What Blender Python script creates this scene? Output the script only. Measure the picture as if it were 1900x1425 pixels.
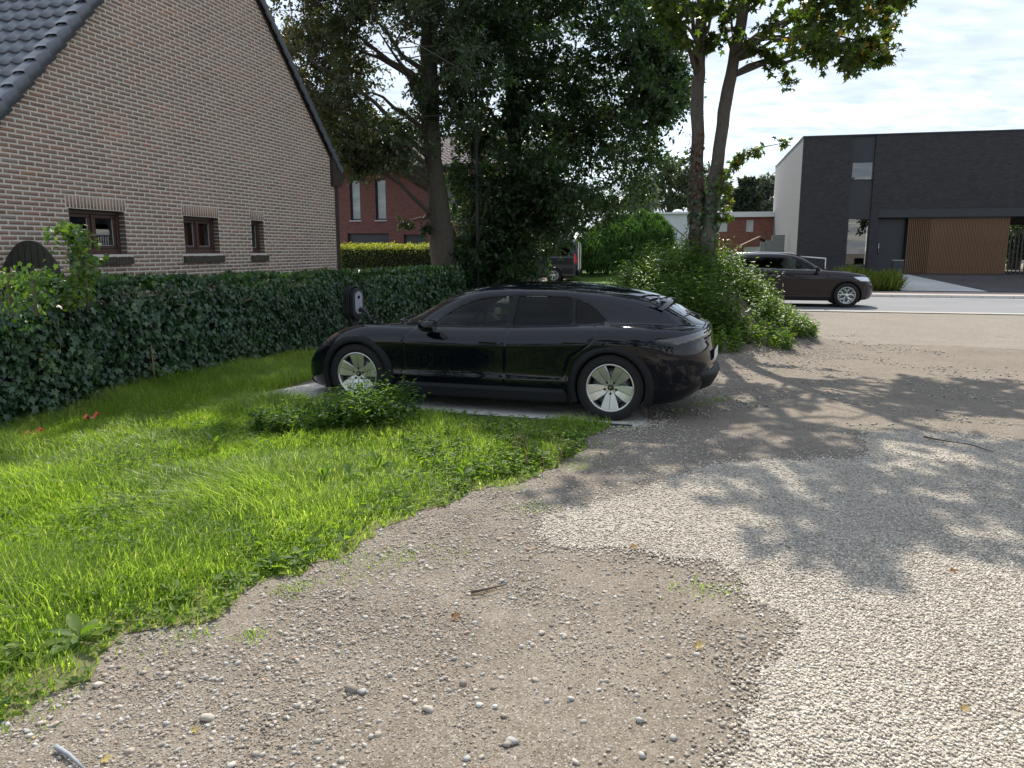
import bpy, math, random
import numpy as np
from mathutils import Vector, Matrix

for o in list(bpy.data.objects):
    bpy.data.objects.remove(o)
SC = bpy.context.scene
COL = SC.collection
rng = np.random.default_rng(11)
random.seed(4)
R = math.radians

# ---------------------------------------------------------------- camera
CAM_H = 1.75
PITCH = R(9.9)
FPX, CX, CY = 1427.0, 950.0, 712.5          # focal length and centre in photo pixels (1900 x 1425)
cam_d = bpy.data.cameras.new('camera')
cam_d.sensor_width = 36.0
cam_d.lens = 36.0 * FPX / 1900.0
cam_d.clip_start = 0.05
cam_d.clip_end = 3000.0
cam = bpy.data.objects.new('camera', cam_d)
COL.objects.link(cam)
cam.location = (0, 0, CAM_H)
cam.rotation_euler = (R(90) - PITCH, 0, 0)
SC.camera = cam

# ---------------------------------------------------------------- daylight
SUN_AZ, SUN_EL = R(5.0), R(47.0)            # clockwise from the view direction (+Y)
sun_d = bpy.data.lights.new('sun', 'SUN')
sun_d.energy = 3.3
sun_d.angle = R(0.55)
sun_d.color = (1.0, 0.92, 0.80)
sun = bpy.data.objects.new('sun', sun_d)
COL.objects.link(sun)
sv = Vector((math.sin(SUN_AZ) * math.cos(SUN_EL), math.cos(SUN_AZ) * math.cos(SUN_EL), math.sin(SUN_EL)))
sun.rotation_euler = sv.to_track_quat('Z', 'Y').to_euler()
sun.location = sv * 60

world = bpy.data.worlds.new('World')
SC.world = world
world.use_nodes = True
wn, wl = world.node_tree.nodes, world.node_tree.links
wn.clear()
w_out = wn.new('ShaderNodeOutputWorld')
w_bg = wn.new('ShaderNodeBackground')
w_bg.inputs['Strength'].default_value = 0.15
w_sky = wn.new('ShaderNodeTexSky')
w_sky.sky_type = 'NISHITA'
w_sky.sun_disc = False
w_sky.sun_elevation = SUN_EL
w_sky.sun_rotation = SUN_AZ
w_sky.air_density = 1.15
w_sky.dust_density = 0.3
# thin broken altocumulus sheet over the blue: noise on the direction projected to a flat layer
w_tc = wn.new('ShaderNodeTexCoord')
w_sep = wn.new('ShaderNodeSeparateXYZ')
wl.new(w_tc.outputs['Generated'], w_sep.inputs[0])
w_z = wn.new('ShaderNodeMath'); w_z.operation = 'MAXIMUM'; w_z.inputs[1].default_value = 0.0
wl.new(w_sep.outputs['Z'], w_z.inputs[0])
w_za = wn.new('ShaderNodeMath'); w_za.operation = 'ADD'; w_za.inputs[1].default_value = 0.16
wl.new(w_z.outputs[0], w_za.inputs[0])
w_com = wn.new('ShaderNodeCombineXYZ')
for ax in 'XY':
    dv = wn.new('ShaderNodeMath'); dv.operation = 'DIVIDE'
    wl.new(w_sep.outputs[ax], dv.inputs[0]); wl.new(w_za.outputs[0], dv.inputs[1])
    wl.new(dv.outputs[0], w_com.inputs[ax])
w_map = wn.new('ShaderNodeMapping')
w_map.inputs['Rotation'].default_value = (0, 0, R(24))
w_map.inputs['Scale'].default_value = (1.0, 1.7, 1.0)
wl.new(w_com.outputs[0], w_map.inputs['Vector'])
w_n1 = wn.new('ShaderNodeTexNoise')
w_n1.inputs['Scale'].default_value = 4.2; w_n1.inputs['Detail'].default_value = 6.0
w_n1.inputs['Roughness'].default_value = 0.55; w_n1.inputs['Distortion'].default_value = 0.5
wl.new(w_map.outputs[0], w_n1.inputs['Vector'])
w_n2 = wn.new('ShaderNodeTexNoise')
w_n2.inputs['Scale'].default_value = 0.9; w_n2.inputs['Detail'].default_value = 3.0
wl.new(w_map.outputs[0], w_n2.inputs['Vector'])
w_add = wn.new('ShaderNodeMath'); w_add.operation = 'MULTIPLY_ADD'
w_add.inputs[1].default_value = 0.75
wl.new(w_n2.outputs['Fac'], w_add.inputs[0]); wl.new(w_n1.outputs['Fac'], w_add.inputs[2])
w_cov = wn.new('ShaderNodeMapRange')
w_cov.inputs['From Min'].default_value = 0.66; w_cov.inputs['From Max'].default_value = 0.92
w_cov.inputs['To Min'].default_value = 0.55; w_cov.inputs['To Max'].default_value = 0.96
wl.new(w_add.outputs[0], w_cov.inputs['Value'])
w_n3 = wn.new('ShaderNodeTexNoise')
w_n3.inputs['Scale'].default_value = 9.0; w_n3.inputs['Detail'].default_value = 5.0
wl.new(w_map.outputs[0], w_n3.inputs['Vector'])
w_cc = wn.new('ShaderNodeMix'); w_cc.data_type = 'RGBA'
w_cc.inputs[6].default_value = (1.75, 2.2, 2.95, 1); w_cc.inputs[7].default_value = (3.4, 3.55, 3.7, 1)
wl.new(w_n3.outputs['Fac'], w_cc.inputs[0])
w_mix = wn.new('ShaderNodeMix'); w_mix.data_type = 'RGBA'
wl.new(w_cov.outputs[0], w_mix.inputs[0]); wl.new(w_sky.outputs[0], w_mix.inputs[6]); wl.new(w_cc.outputs[2], w_mix.inputs[7])
wl.new(w_mix.outputs[2], w_bg.inputs['Color'])
wl.new(w_bg.outputs[0], w_out.inputs[0])

SC.view_settings.view_transform = 'Standard'
SC.view_settings.look = 'None'
SC.view_settings.exposure = 1.10
SC.view_settings.gamma = 1.0
SC.view_settings.use_curve_mapping = False
SC.render.engine = 'CYCLES'
SC.cycles.use_denoising = True
SC.cycles.max_bounces = 8
SC.cycles.transparent_max_bounces = 16
SC.render.resolution_x, SC.render.resolution_y = 1024, 768

# ---------------------------------------------------------------- pixel -> place helpers
def ray(px, py):
    c, s = math.cos(PITCH), math.sin(PITCH)
    a, b = (px - CX) / FPX, (CY - py) / FPX
    return np.array([a, c + b * s, -s + b * c])
ORG = np.array([0, 0, CAM_H])
def ground(px, py, z=0.0):
    d = ray(px, py)
    return ORG + d * (z - CAM_H) / d[2]
def at_y(px, py, y):
    d = ray(px, py)
    return ORG + d * y / d[1]
def proj(p):
    p = np.asarray(p, float) - ORG
    c, s = math.cos(PITCH), math.sin(PITCH)
    fw = p[..., 1] * c - p[..., 2] * s
    up = p[..., 1] * s + p[..., 2] * c
    return CX + FPX * p[..., 0] / fw, CY - FPX * up / fw, fw
# street grid: DV runs away from the camera along the house gable, NV across (along the road)
GA = R(13.39)
DV = np.array([math.sin(GA), math.cos(GA), 0.0])
NV = np.array([math.cos(GA), -math.sin(GA), 0.0])
def G(t, s, z=0.0):
    return NV * t + DV * s + np.array([0, 0, z])
def on_s(px, py, s):                       # pixel on the vertical plane at distance s: (t, z)
    d = ray(px, py)
    q = ORG + d * (s / (d @ DV))
    return float(q @ NV), float(q[2])
def on_t(px, py, t):                       # pixel on the vertical plane at offset t: (s, z)
    d = ray(px, py)
    q = ORG + d * (t / (d @ NV))
    return float(q @ DV), float(q[2])
def sstep(a, b, x):
    k = np.clip((np.asarray(x, float) - a) / (b - a), 0, 1)
    return k * k * (3 - 2 * k)
def vnoise(x, y, seed=0):                  # smooth value noise, vectorised
    x = np.asarray(x, float); y = np.asarray(y, float)
    xi, yi = np.floor(x).astype(int), np.floor(y).astype(int)
    fx, fy = x - xi, y - yi
    fx, fy = fx * fx * (3 - 2 * fx), fy * fy * (3 - 2 * fy)
    def h(i, j):
        n = np.sin(i * 127.1 + j * 311.7 + seed * 74.7) * 43758.5453
        return n - np.floor(n)
    return (h(xi, yi) * (1 - fx) + h(xi + 1, yi) * fx) * (1 - fy) + (h(xi, yi + 1) * (1 - fx) + h(xi + 1, yi + 1) * fx) * fy
def hgt(x, y):                             # height of the land
    x = np.asarray(x, float); y = np.asarray(y, float)
    t = x * NV[0] + y * NV[1]; s = x * DV[0] + y * DV[1]
    z = np.clip((s - 31.2) / 1.0, 0, 1) * .06 + np.clip((s - 33.2) / 4.8, 0, 1) * (.08 + .44 * sstep(-9, -5.6, t))
    near = 1 - sstep(15, 19, s)
    z = z + near * (0.030 * (vnoise(x * .8, y * .8, 3) - .5) + 0.022 * (vnoise(x * 2.3, y * 2.3, 5) - .5))
    return z

# ---------------------------------------------------------------- object helpers
def link(o, parent=None):
    COL.objects.link(o)
    if parent is not None:
        o.parent = parent
    return o
def empty(name, loc=(0, 0, 0), rz=0.0, parent=None):
    o = bpy.data.objects.new(name, None)
    o.empty_display_size = 0.2
    link(o, parent)
    o.location = tuple(loc); o.rotation_euler = (0, 0, rz)
    return o
def tag(o, label=None, cat=None, group=None, kind=None):
    if label: o['label'] = label
    if cat: o['category'] = cat
    if group: o['group'] = group
    if kind: o['kind'] = kind
    return o
def tri_mesh(name, V, T, mat, attrs=None, smooth=False):
    V = np.ascontiguousarray(V, dtype=np.float32); T = np.ascontiguousarray(T, dtype=np.int32)
    k = T.shape[1]
    me = bpy.data.meshes.new(name)
    me.vertices.add(len(V)); me.vertices.foreach_set('co', V.ravel())
    me.loops.add(T.size); me.loops.foreach_set('vertex_index', T.ravel())
    me.polygons.add(len(T))
    me.polygons.foreach_set('loop_start', np.arange(0, T.size, k, dtype=np.int32))
    if smooth:
        me.polygons.foreach_set('use_smooth', np.ones(len(T), dtype=bool))
    if attrs:
        for an, av in attrs.items():
            a = me.attributes.new(an, 'FLOAT', 'POINT')
            a.data.foreach_set('value', np.ascontiguousarray(av, dtype=np.float32))
    me.update(calc_edges=True)
    if mat is not None:
        me.materials.append(mat)
    return me
def tri_obj(name, V, T, mat, parent=None, attrs=None, smooth=False):
    return link(bpy.data.objects.new(name, tri_mesh(name, V, T, mat, attrs, smooth)), parent)
class MB:
    """collects boxes, prisms and tubes, then links them as one mesh object"""
    def __init__(self): self.v = []; self.f = []; self.sm = []
    def add(self, vs, fs, smooth=False):
        b = len(self.v)
        self.v += [tuple(map(float, p)) for p in vs]
        self.f += [tuple(b + i for i in f) for f in fs]
        self.sm += [smooth] * len(fs)
        return self
    def box(self, x0, x1, y0, y1, z0, z1, bev=0.0):
        x0, x1 = min(x0, x1), max(x0, x1); y0, y1 = min(y0, y1), max(y0, y1); z0, z1 = min(z0, z1), max(z0, z1)
        if bev <= 0:
            vs = [(x, y, z) for x in (x0, x1) for y in (y0, y1) for z in (z0, z1)]
            return self.add(vs, [(0, 1, 3, 2), (4, 6, 7, 5), (0, 4, 5, 1), (2, 3, 7, 6), (0, 2, 6, 4), (1, 5, 7, 3)])
        b = min(bev, (x1 - x0) * .45, (y1 - y0) * .45, (z1 - z0) * .45)
        X = (x0, x1); Y = (y0, y1); Z = (z0, z1); sg = (1, -1)
        vs = []; idx = {}
        for i in (0, 1):
            for j in (0, 1):
                for k in (0, 1):
                    for a in range(3):
                        p = [X[i] + sg[i] * b, Y[j] + sg[j] * b, Z[k] + sg[k] * b]
                        p[a] = (X[i], Y[j], Z[k])[a]
                        idx[i, j, k, a] = len(vs); vs.append(p)
        fs = []
        for e in (0, 1):
            fs.append([idx[e, j, k, 0] for j, k in ((0, 0), (1, 0), (1, 1), (0, 1))][::(1 if e else -1)])
            fs.append([idx[i, e, k, 1] for i, k in ((0, 0), (0, 1), (1, 1), (1, 0))][::(1 if e else -1)])
            fs.append([idx[i, j, e, 2] for i, j in ((0, 0), (1, 0), (1, 1), (0, 1))][::(1 if e else -1)])
        for p in (0, 1):
            for q in (0, 1):
                f1 = [idx[0, p, q, 1], idx[1, p, q, 1], idx[1, p, q, 2], idx[0, p, q, 2]]
                f2 = [idx[p, 0, q, 0], idx[p, 1, q, 0], idx[p, 1, q, 2], idx[p, 0, q, 2]]
                f3 = [idx[p, q, 0, 0], idx[p, q, 1, 0], idx[p, q, 1, 1], idx[p, q, 0, 1]]
                fs += [f1 if (p == q) else f1[::-1], f2[::-1] if (p == q) else f2, f3 if (p == q) else f3[::-1]]
        for i in (0, 1):
            for j in (0, 1):
                for k in (0, 1):
                    t = [idx[i, j, k, 0], idx[i, j, k, 1], idx[i, j, k, 2]]
                    fs.append(t if (i + j + k) % 2 else t[::-1])
        return self.add(vs, fs)
    def prism(self, poly, a0, a1, axis):
        """polygon in the plane across `axis`, extruded from a0 to a1"""
        def pt(p, a):
            return {'x': (a, p[0], p[1]), 'y': (p[0], a, p[1]), 'z': (p[0], p[1], a)}[axis]
        n = len(poly)
        vs = [pt(p, a0) for p in poly] + [pt(p, a1) for p in poly]
        fs = [tuple(range(n))[::-1], tuple(range(n, 2 * n))] + [(i, (i + 1) % n, n + (i + 1) % n, n + i) for i in range(n)]
        return self.add(vs, fs)
    def tube(self, pts, rad, n=8, smooth=True, caps=True, sx=1.0):
        pts = [Vector(p) for p in pts]
        rad = [rad] * len(pts) if np.isscalar(rad) else list(rad)
        vs = []; fs = []
        up = Vector((0.13, 0.21, 0.97)).normalized(); prev = None
        for i, p in enumerate(pts):
            dr = (pts[min(i + 1, len(pts) - 1)] - pts[max(i - 1, 0)])
            if dr.length < 1e-9: dr = Vector((0, 0, 1))
            dr.normalize()
            if prev is None:
                ref = up if abs(dr.dot(up)) < .9 else Vector((1, 0, 0))
                u = dr.cross(ref).normalized()
            else:
                u = (prev - dr * prev.dot(dr)).normalized()
            prev = u; w = dr.cross(u)
            for k in range(n):
                a = 2 * math.pi * k / n
                vs.append(p + (u * math.cos(a) * sx + w * math.sin(a)) * rad[i])
        for i in range(len(pts) - 1):
            for k in range(n):
                fs.append((i * n + k, i * n + (k + 1) % n, (i + 1) * n + (k + 1) % n, (i + 1) * n + k))
        if caps:
            fs.append(tuple(range(n))[::-1]); fs.append(tuple((len(pts) - 1) * n + k for k in range(n)))
        return self.add(vs, fs, smooth)
    def lathe(self, prof, n=32, axis='y', smooth=True, close=False):
        """profile [(radius, height)] turned about an axis"""
        vs = []; fs = []
        m = len(prof)
        for k in range(n):
            a = 2 * math.pi * k / n
            for r, h in prof:
                c, s = r * math.cos(a), r * math.sin(a)
                vs.append({'y': (c, h, s), 'z': (c, s, h), 'x': (h, c, s)}[axis])
        for k in range(n):
            k2 = (k + 1) % n
            for i in range(m - 1 + (1 if close else 0)):
                j = (i + 1) % m
                f = (k * m + i, k2 * m + i, k2 * m + j, k * m + j)
                fs.append(f[::-1] if axis == 'y' else f)
        return self.add(vs, fs, smooth)
    def build(self, name, mat, parent=None):
        me = bpy.data.meshes.new(name)
        me.from_pydata(self.v, [], self.f)
        if any(self.sm):
            me.polygons.foreach_set('use_smooth', self.sm)
        if mat is not None: me.materials.append(mat)
        me.update()
        return link(bpy.data.objects.new(name, me), parent)
def copy_tree(o, parent=None):
    c = o.copy(); link(c, None); c.parent = parent
    for ch in o.children: copy_tree(ch, c)
    return c

# ---------------------------------------------------------------- materials
def new_mat(name):
    m = bpy.data.materials.new(name); m.use_nodes = True
    return m, m.node_tree.nodes, m.node_tree.links, m.node_tree.nodes['Principled BSDF']
def rgba(c): return (c[0], c[1], c[2], 1.0)
def tex_noise(n, l, scale, detail=4, rough=.55, coord='Object', dist=0.0, vec=None):
    t = n.new('ShaderNodeTexNoise')
    t.inputs['Scale'].default_value = scale; t.inputs['Detail'].default_value = detail
    t.inputs['Roughness'].default_value = rough; t.inputs['Distortion'].default_value = dist
    if vec is None:
        tc = n.new('ShaderNodeTexCoord'); vec = tc.outputs[coord]
    l.new(vec, t.inputs['Vector'])
    return t
def ramp(n, l, src, stops, interp='LINEAR'):
    r = n.new('ShaderNodeValToRGB'); r.color_ramp.interpolation = interp
    e = r.color_ramp.elements
    while len(e) < len(stops): e.new(0.5)
    for i, (p, c) in enumerate(stops):
        e[i].position = p; e[i].color = rgba(c)
    l.new(src, r.inputs['Fac'])
    return r
def bump(n, l, bsdf, src, strength=.3, dist=.01):
    b = n.new('ShaderNodeBump'); b.inputs['Strength'].default_value = strength; b.inputs['Distance'].default_value = dist
    l.new(src, b.inputs['Height']); l.new(b.outputs[0], bsdf.inputs['Normal'])
    return b
def mat_noise(name, c1, c2, scale=8, rough=.8, bmp=.2, bdist=.01, detail=6, spec=.4, metallic=0.0, c3=None, coat=0.0, anis=None):
    m, n, l, b = new_mat(name)
    vec = None
    if anis:
        tc = n.new('ShaderNodeTexCoord'); mp = n.new('ShaderNodeMapping'); mp.inputs['Scale'].default_value = anis
        l.new(tc.outputs['Object'], mp.inputs['Vector']); vec = mp.outputs[0]
    t = tex_noise(n, l, scale, detail, .6, vec=vec)
    st = [(.3, c1), (.7, c2)] if c3 is None else [(.25, c1), (.5, c2), (.75, c3)]
    r = ramp(n, l, t.outputs['Fac'], st)
    l.new(r.outputs[0], b.inputs['Base Color'])
    b.inputs['Roughness'].default_value = rough
    b.inputs['Specular IOR Level'].default_value = spec
    b.inputs['Metallic'].default_value = metallic
    b.inputs['Coat Weight'].default_value = coat
    if bmp > 0: bump(n, l, b, t.outputs['Fac'], bmp, bdist)
    return m
def mat_leaf(name, stops, trans=.35, rough=.45, spec=.5, tcol=None, nscale=None):
    """leaf: diffuse + gloss on top, light passing through; colour by the leaf's own `tint`"""
    m, n, l, b = new_mat(name)
    a = n.new('ShaderNodeAttribute'); a.attribute_name = 'tint'
    r = ramp(n, l, a.outputs['Fac'], stops)
    l.new(r.outputs[0], b.inputs['Base Color'])
    b.inputs['Roughness'].default_value = rough
    b.inputs['Specular IOR Level'].default_value = spec
    tr = n.new('ShaderNodeBsdfTranslucent')
    hs = n.new('ShaderNodeMix'); hs.data_type = 'RGBA'; hs.blend_type = 'MULTIPLY'; hs.inputs[0].default_value = 1.0
    l.new(r.outputs[0], hs.inputs[6]); hs.inputs[7].default_value = rgba(tcol or (2.2, 2.0, 0.75))
    l.new(hs.outputs[2], tr.inputs['Color'])
    mx = n.new('ShaderNodeMixShader'); mx.inputs[0].default_value = trans
    l.new(b.outputs[0], mx.inputs[1]); l.new(tr.outputs[0], mx.inputs[2])
    l.new(mx.outputs[0], n['Material Output'].inputs['Surface'])
    return m
def mat_plain(name, c, rough=.5, metallic=0.0, spec=.5, coat=0.0, var=.06, vscale=40):
    c1 = tuple(max(0, x * (1 - var)) for x in c); c2 = tuple(x * (1 + var) for x in c)
    m = mat_noise(name, c1, c2, vscale, rough, 0, spec=spec, metallic=metallic, coat=coat)
    return m
def mat_glass(name, tint=(.25, .28, .28), rough=.0, refl=1.0, base=.07):
    """thin tinted pane: lets light straight through and mirrors by angle"""
    m, n, l, b = new_mat(name)
    tr = n.new('ShaderNodeBsdfTransparent'); tr.inputs[0].default_value = rgba(tint)
    gl = n.new('ShaderNodeBsdfGlossy'); gl.inputs['Roughness'].default_value = rough
    gl.inputs['Color'].default_value = (refl, refl, refl, 1)
    lw = n.new('ShaderNodeLayerWeight'); lw.inputs['Blend'].default_value = .5
    pw = n.new('ShaderNodeMath'); pw.operation = 'POWER'; pw.inputs[1].default_value = 4.0
    l.new(lw.outputs['Facing'], pw.inputs[0])
    fr = n.new('ShaderNodeMath'); fr.operation = 'MULTIPLY_ADD'; fr.inputs[1].default_value = .9; fr.inputs[2].default_value = base
    l.new(pw.outputs[0], fr.inputs[0])
    mx = n.new('ShaderNodeMixShader')
    l.new(fr.outputs[0], mx.inputs[0]); l.new(tr.outputs[0], mx.inputs[1]); l.new(gl.outputs[0], mx.inputs[2])
    l.new(mx.outputs[0], n['Material Output'].inputs['Surface'])
    return m
# ================================================================= vehicles
def pchip(tab, x):
    """smooth monotone interpolation through a table {x: value}"""
    ks = sorted(tab); xs = np.array(ks, float); ys = np.array([tab[k] for k in ks], float)
    x = np.clip(np.asarray(x, float), xs[0], xs[-1])
    if len(xs) == 1: return np.full_like(x, ys[0])
    h = np.diff(xs); dl = np.diff(ys) / h
    m = np.zeros_like(ys)
    m[0], m[-1] = dl[0], dl[-1]
    for i in range(1, len(xs) - 1):
        if dl[i - 1] * dl[i] > 0:
            w1, w2 = 2 * h[i] + h[i - 1], h[i] + 2 * h[i - 1]
            m[i] = (w1 + w2) / (w1 / dl[i - 1] + w2 / dl[i])
    i = np.clip(np.searchsorted(xs, x, side='right') - 1, 0, len(h) - 1)
    t = (x - xs[i]) / h[i]
    return ((2 * t**3 - 3 * t**2 + 1) * ys[i] + (t**3 - 2 * t**2 + t) * h[i] * m[i] + (-2 * t**3 + 3 * t**2) * ys[i + 1] + (t**3 - t**2) * h[i] * m[i + 1])
def bspl(ctrl, n_out):
    """uniform cubic B-spline along axis 0; ctrl has one pad row at each end"""
    n = ctrl.shape[0] - 3
    p = np.linspace(0, n, n_out); i = np.minimum(p.astype(int), n - 1); t = (p - i)[:, None, None]
    b0, b1, b2, b3 = (1 - t)**3 / 6, (3 * t**3 - 6 * t**2 + 4) / 6, (-3 * t**3 + 3 * t**2 + 3 * t + 1) / 6, t**3 / 6
    return b0 * ctrl[i] + b1 * ctrl[i + 1] + b2 * ctrl[i + 2] + b3 * ctrl[i + 3]
def in_poly(poly, x, y):
    c = np.zeros(x.shape, bool); n = len(poly)
    for i in range(n):
        x1, y1 = poly[i]; x2, y2 = poly[(i + 1) % n]
        if y1 == y2: continue
        k = ((y1 > y) != (y2 > y)) & (x < (x2 - x1) * (y - y1) / (y2 - y1) + x1)
        c ^= k
    return c
def near_poly(poly, x, y):
    best = np.full(x.shape, 1e9); bx = x.copy(); by = y.copy(); n = len(poly)
    for i in range(n):
        x1, y1 = poly[i]; x2, y2 = poly[(i + 1) % n]
        dx, dy = x2 - x1, y2 - y1; L = dx * dx + dy * dy
        if L == 0: continue
        t = np.clip(((x - x1) * dx + (y - y1) * dy) / L, 0, 1)
        qx, qy = x1 + t * dx, y1 + t * dy; dd = (qx - x)**2 + (qy - y)**2
        k = dd < best
        best = np.where(k, dd, best); bx = np.where(k, qx, bx); by = np.where(k, qy, by)
    return bx, by
def round_poly(poly, r=.03, n=5):
    out = []; m = len(poly)
    for i in range(m):
        p0, p1, p2 = (np.array(poly[(i + k) % m], float) for k in (-1, 0, 1))
        a, b = p0 - p1, p2 - p1; la, lb = np.linalg.norm(a), np.linalg.norm(b)
        q = min(r, la * .45, lb * .45); a, b = p1 + a / la * q, p1 + b / lb * q
        for t in np.linspace(0, 1, n): out.append(tuple((1 - t)**2 * a + 2 * t * (1 - t) * p1 + t * t * b))
    return out
def circle(cx, cz, r, n=40):
    return [(cx + r * math.cos(2 * math.pi * k / n), cz + r * math.sin(2 * math.pi * k / n)) for k in range(n)]

def car_grid(S, nu, nv):
    u = np.linspace(0, 1, 72); c = (1 - np.cos(math.pi * u)) / 2
    rows = []
    for L in S['lines']:
        xf, xr = L['tip']
        x = xf + (xr - xf) * c
        W = pchip(L['W'], x) if isinstance(L['W'], dict) else np.full_like(x, L['W'])
        fs, rs = S['front_taper'], S['rear_taper']
        e = np.ones_like(x)
        k = np.clip((x - fs[0]) / (xf - fs[0]), 0, 1); e *= np.maximum(1 - k**fs[1], 0)**fs[2]
        k = np.clip((rs[0] - x) / (rs[0] - xr), 0, 1); e *= np.maximum(1 - k**rs[1], 0)**rs[2]
        z = L['z'](x) if callable(L['z']) else pchip(L['z'], x)
        rows.append(np.stack([x, W * e, z], -1))
    g = np.array(rows).transpose(1, 0, 2)                    # (u, v, 3)
    m = np.array([1, -1, 1.0])
    g[0, :, 1] = 0; g[-1, :, 1] = 0
    g = np.concatenate([g[1:2] * m, g, g[-2:-1] * m], 0)
    g = bspl(g, nu)
    h = g.transpose(1, 0, 2)
    h = np.concatenate([2 * h[:1] - h[1:2], h, h[-2:-1] * m], 0)
    h = bspl(h, nv)
    return h.transpose(1, 0, 2)                              # (nu, nv, 3)

def build_body(S, root, mats, nu=330, nv=100):
    """cut the lofted skin into parts along outlines drawn in side view ('xz') or plan ('xy')"""
    g = car_grid(S, nu, nv)
    du = np.gradient(g, axis=0); dv = np.gradient(g, axis=1)
    N = np.cross(du, dv); N /= np.linalg.norm(N, axis=2, keepdims=True) + 1e-9
    # outward for the +y half
    if N[nu // 2, nv // 3, 1] < 0: N = -N
    V = g.reshape(-1, 3).copy(); NN = N.reshape(-1, 3)
    ii, jj = np.meshgrid(np.arange(nu - 1), np.arange(nv - 1), indexing='ij')
    Q = np.stack([ii * nv + jj, (ii + 1) * nv + jj, (ii + 1) * nv + jj + 1, ii * nv + jj + 1], -1).reshape(-1, 4)
    C = V[Q].mean(1); CN = NN[Q].mean(1)
    reg = np.zeros(len(Q), int)
    for r, (nm, plane, poly, cond) in enumerate(S['regions'], 1):
        a = C[:, 0]; b = C[:, 2] if plane == 'xz' else C[:, 1]
        k = in_poly(poly, a, b) & cond(C, CN)
        reg[k] = r
    # snap cut edges to the outlines
    vmin = np.full(len(V), 99); vmax = np.zeros(len(V), int)
    for q in range(4):
        np.minimum.at(vmin, Q[:, q], reg); np.maximum.at(vmax, Q[:, q], reg)
    bd = np.where(vmin != vmax)[0]
    for r, (nm, plane, poly, cond) in enumerate(S['regions'], 1):
        k = bd[vmax[bd] == r]
        if not len(k): continue
        if plane == 'xz':
            x2, z2 = near_poly(poly, V[k, 0], V[k, 2]); dx, dz = x2 - V[k, 0], z2 - V[k, 2]
            ok = (np.hypot(dx, dz) < .03) & (np.abs(NN[k, 1]) > .15)
            dy = -(NN[k, 0] * dx + NN[k, 2] * dz) / np.where(ok, NN[k, 1], 1)
            dy = np.clip(dy, -.02, .02)
            V[k[ok]] += np.stack([dx, dy, dz], -1)[ok]
        else:
            x2, y2 = near_poly(poly, V[k, 0], V[k, 1]); dx, dy = x2 - V[k, 0], y2 - V[k, 1]
            ok = (np.hypot(dx, dy) < .03) & (np.abs(NN[k, 2]) > .15) & (V[k, 1] > .012)
            dz = -(NN[k, 0] * dx + NN[k, 1] * dy) / np.where(ok, NN[k, 2], 1)
            V[k[ok]] += np.stack([dx, dy, np.clip(dz, -.02, .02)], -1)[ok]
    # shallow groove along every panel joint
    V[bd] -= NN[bd] * S.get('groove', .004)
    out = {}
    names = ['body'] + [r[0] for r in S['regions']]
    for side in (1, -1):
        for r, nm in enumerate(names):
            k = np.where(reg == r)[0]
            if nm == 'cut' or not len(k): continue
            out.setdefault((nm, side), []).append(Q[k])
    made = {}
    def emit(nm, qs_sides, par):
        vs = []; fs = []; b = 0
        for side, qs in qs_sides:
            q = np.concatenate(qs); uq, inv = np.unique(q, return_inverse=True); inv = inv.reshape(q.shape)
            p = V[uq].copy(); p[:, 1] *= side
            if nm in S['glass']: p -= NN[uq] * np.array([1, side, 1]) * .006
            vs.append(p); fs.append((inv if side < 0 else inv[:, ::-1]) + b); b += len(uq)
        o = tri_obj(nm, np.concatenate(vs), np.concatenate(fs), mats[nm], par, smooth=True)
        # weld the seam on the centre plane
        import bmesh
        bm = bmesh.new(); bm.from_mesh(o.data)
        bmesh.ops.remove_doubles(bm, verts=[v for v in bm.verts if abs(v.co.y) < 1e-4], dist=2e-4)
        bm.to_mesh(o.data); bm.free()
        return o
    pend = []
    for nm in dict.fromkeys(names):
        if nm == 'cut': continue
        sides = [(sd, out[(nm, sd)]) for sd in (1, -1) if (nm, sd) in out]
        if not sides: continue
        if nm in S['single']:
            made[nm] = emit(nm, sides, root)
        else:
            for sd, qs in sides:
                made[(nm, sd)] = emit(nm, [(sd, qs)], root)
    for ch, pa in S.get('nest', {}).items():
        for sd in (1, -1):
            if (ch, sd) in made and (pa, sd) in made: made[(ch, sd)].parent = made[(pa, sd)]
    for k, o in made.items():
        nm = k if isinstance(k, str) else k[0]
        o.name = S.get('rename', {}).get(nm, nm)
    return made

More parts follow.
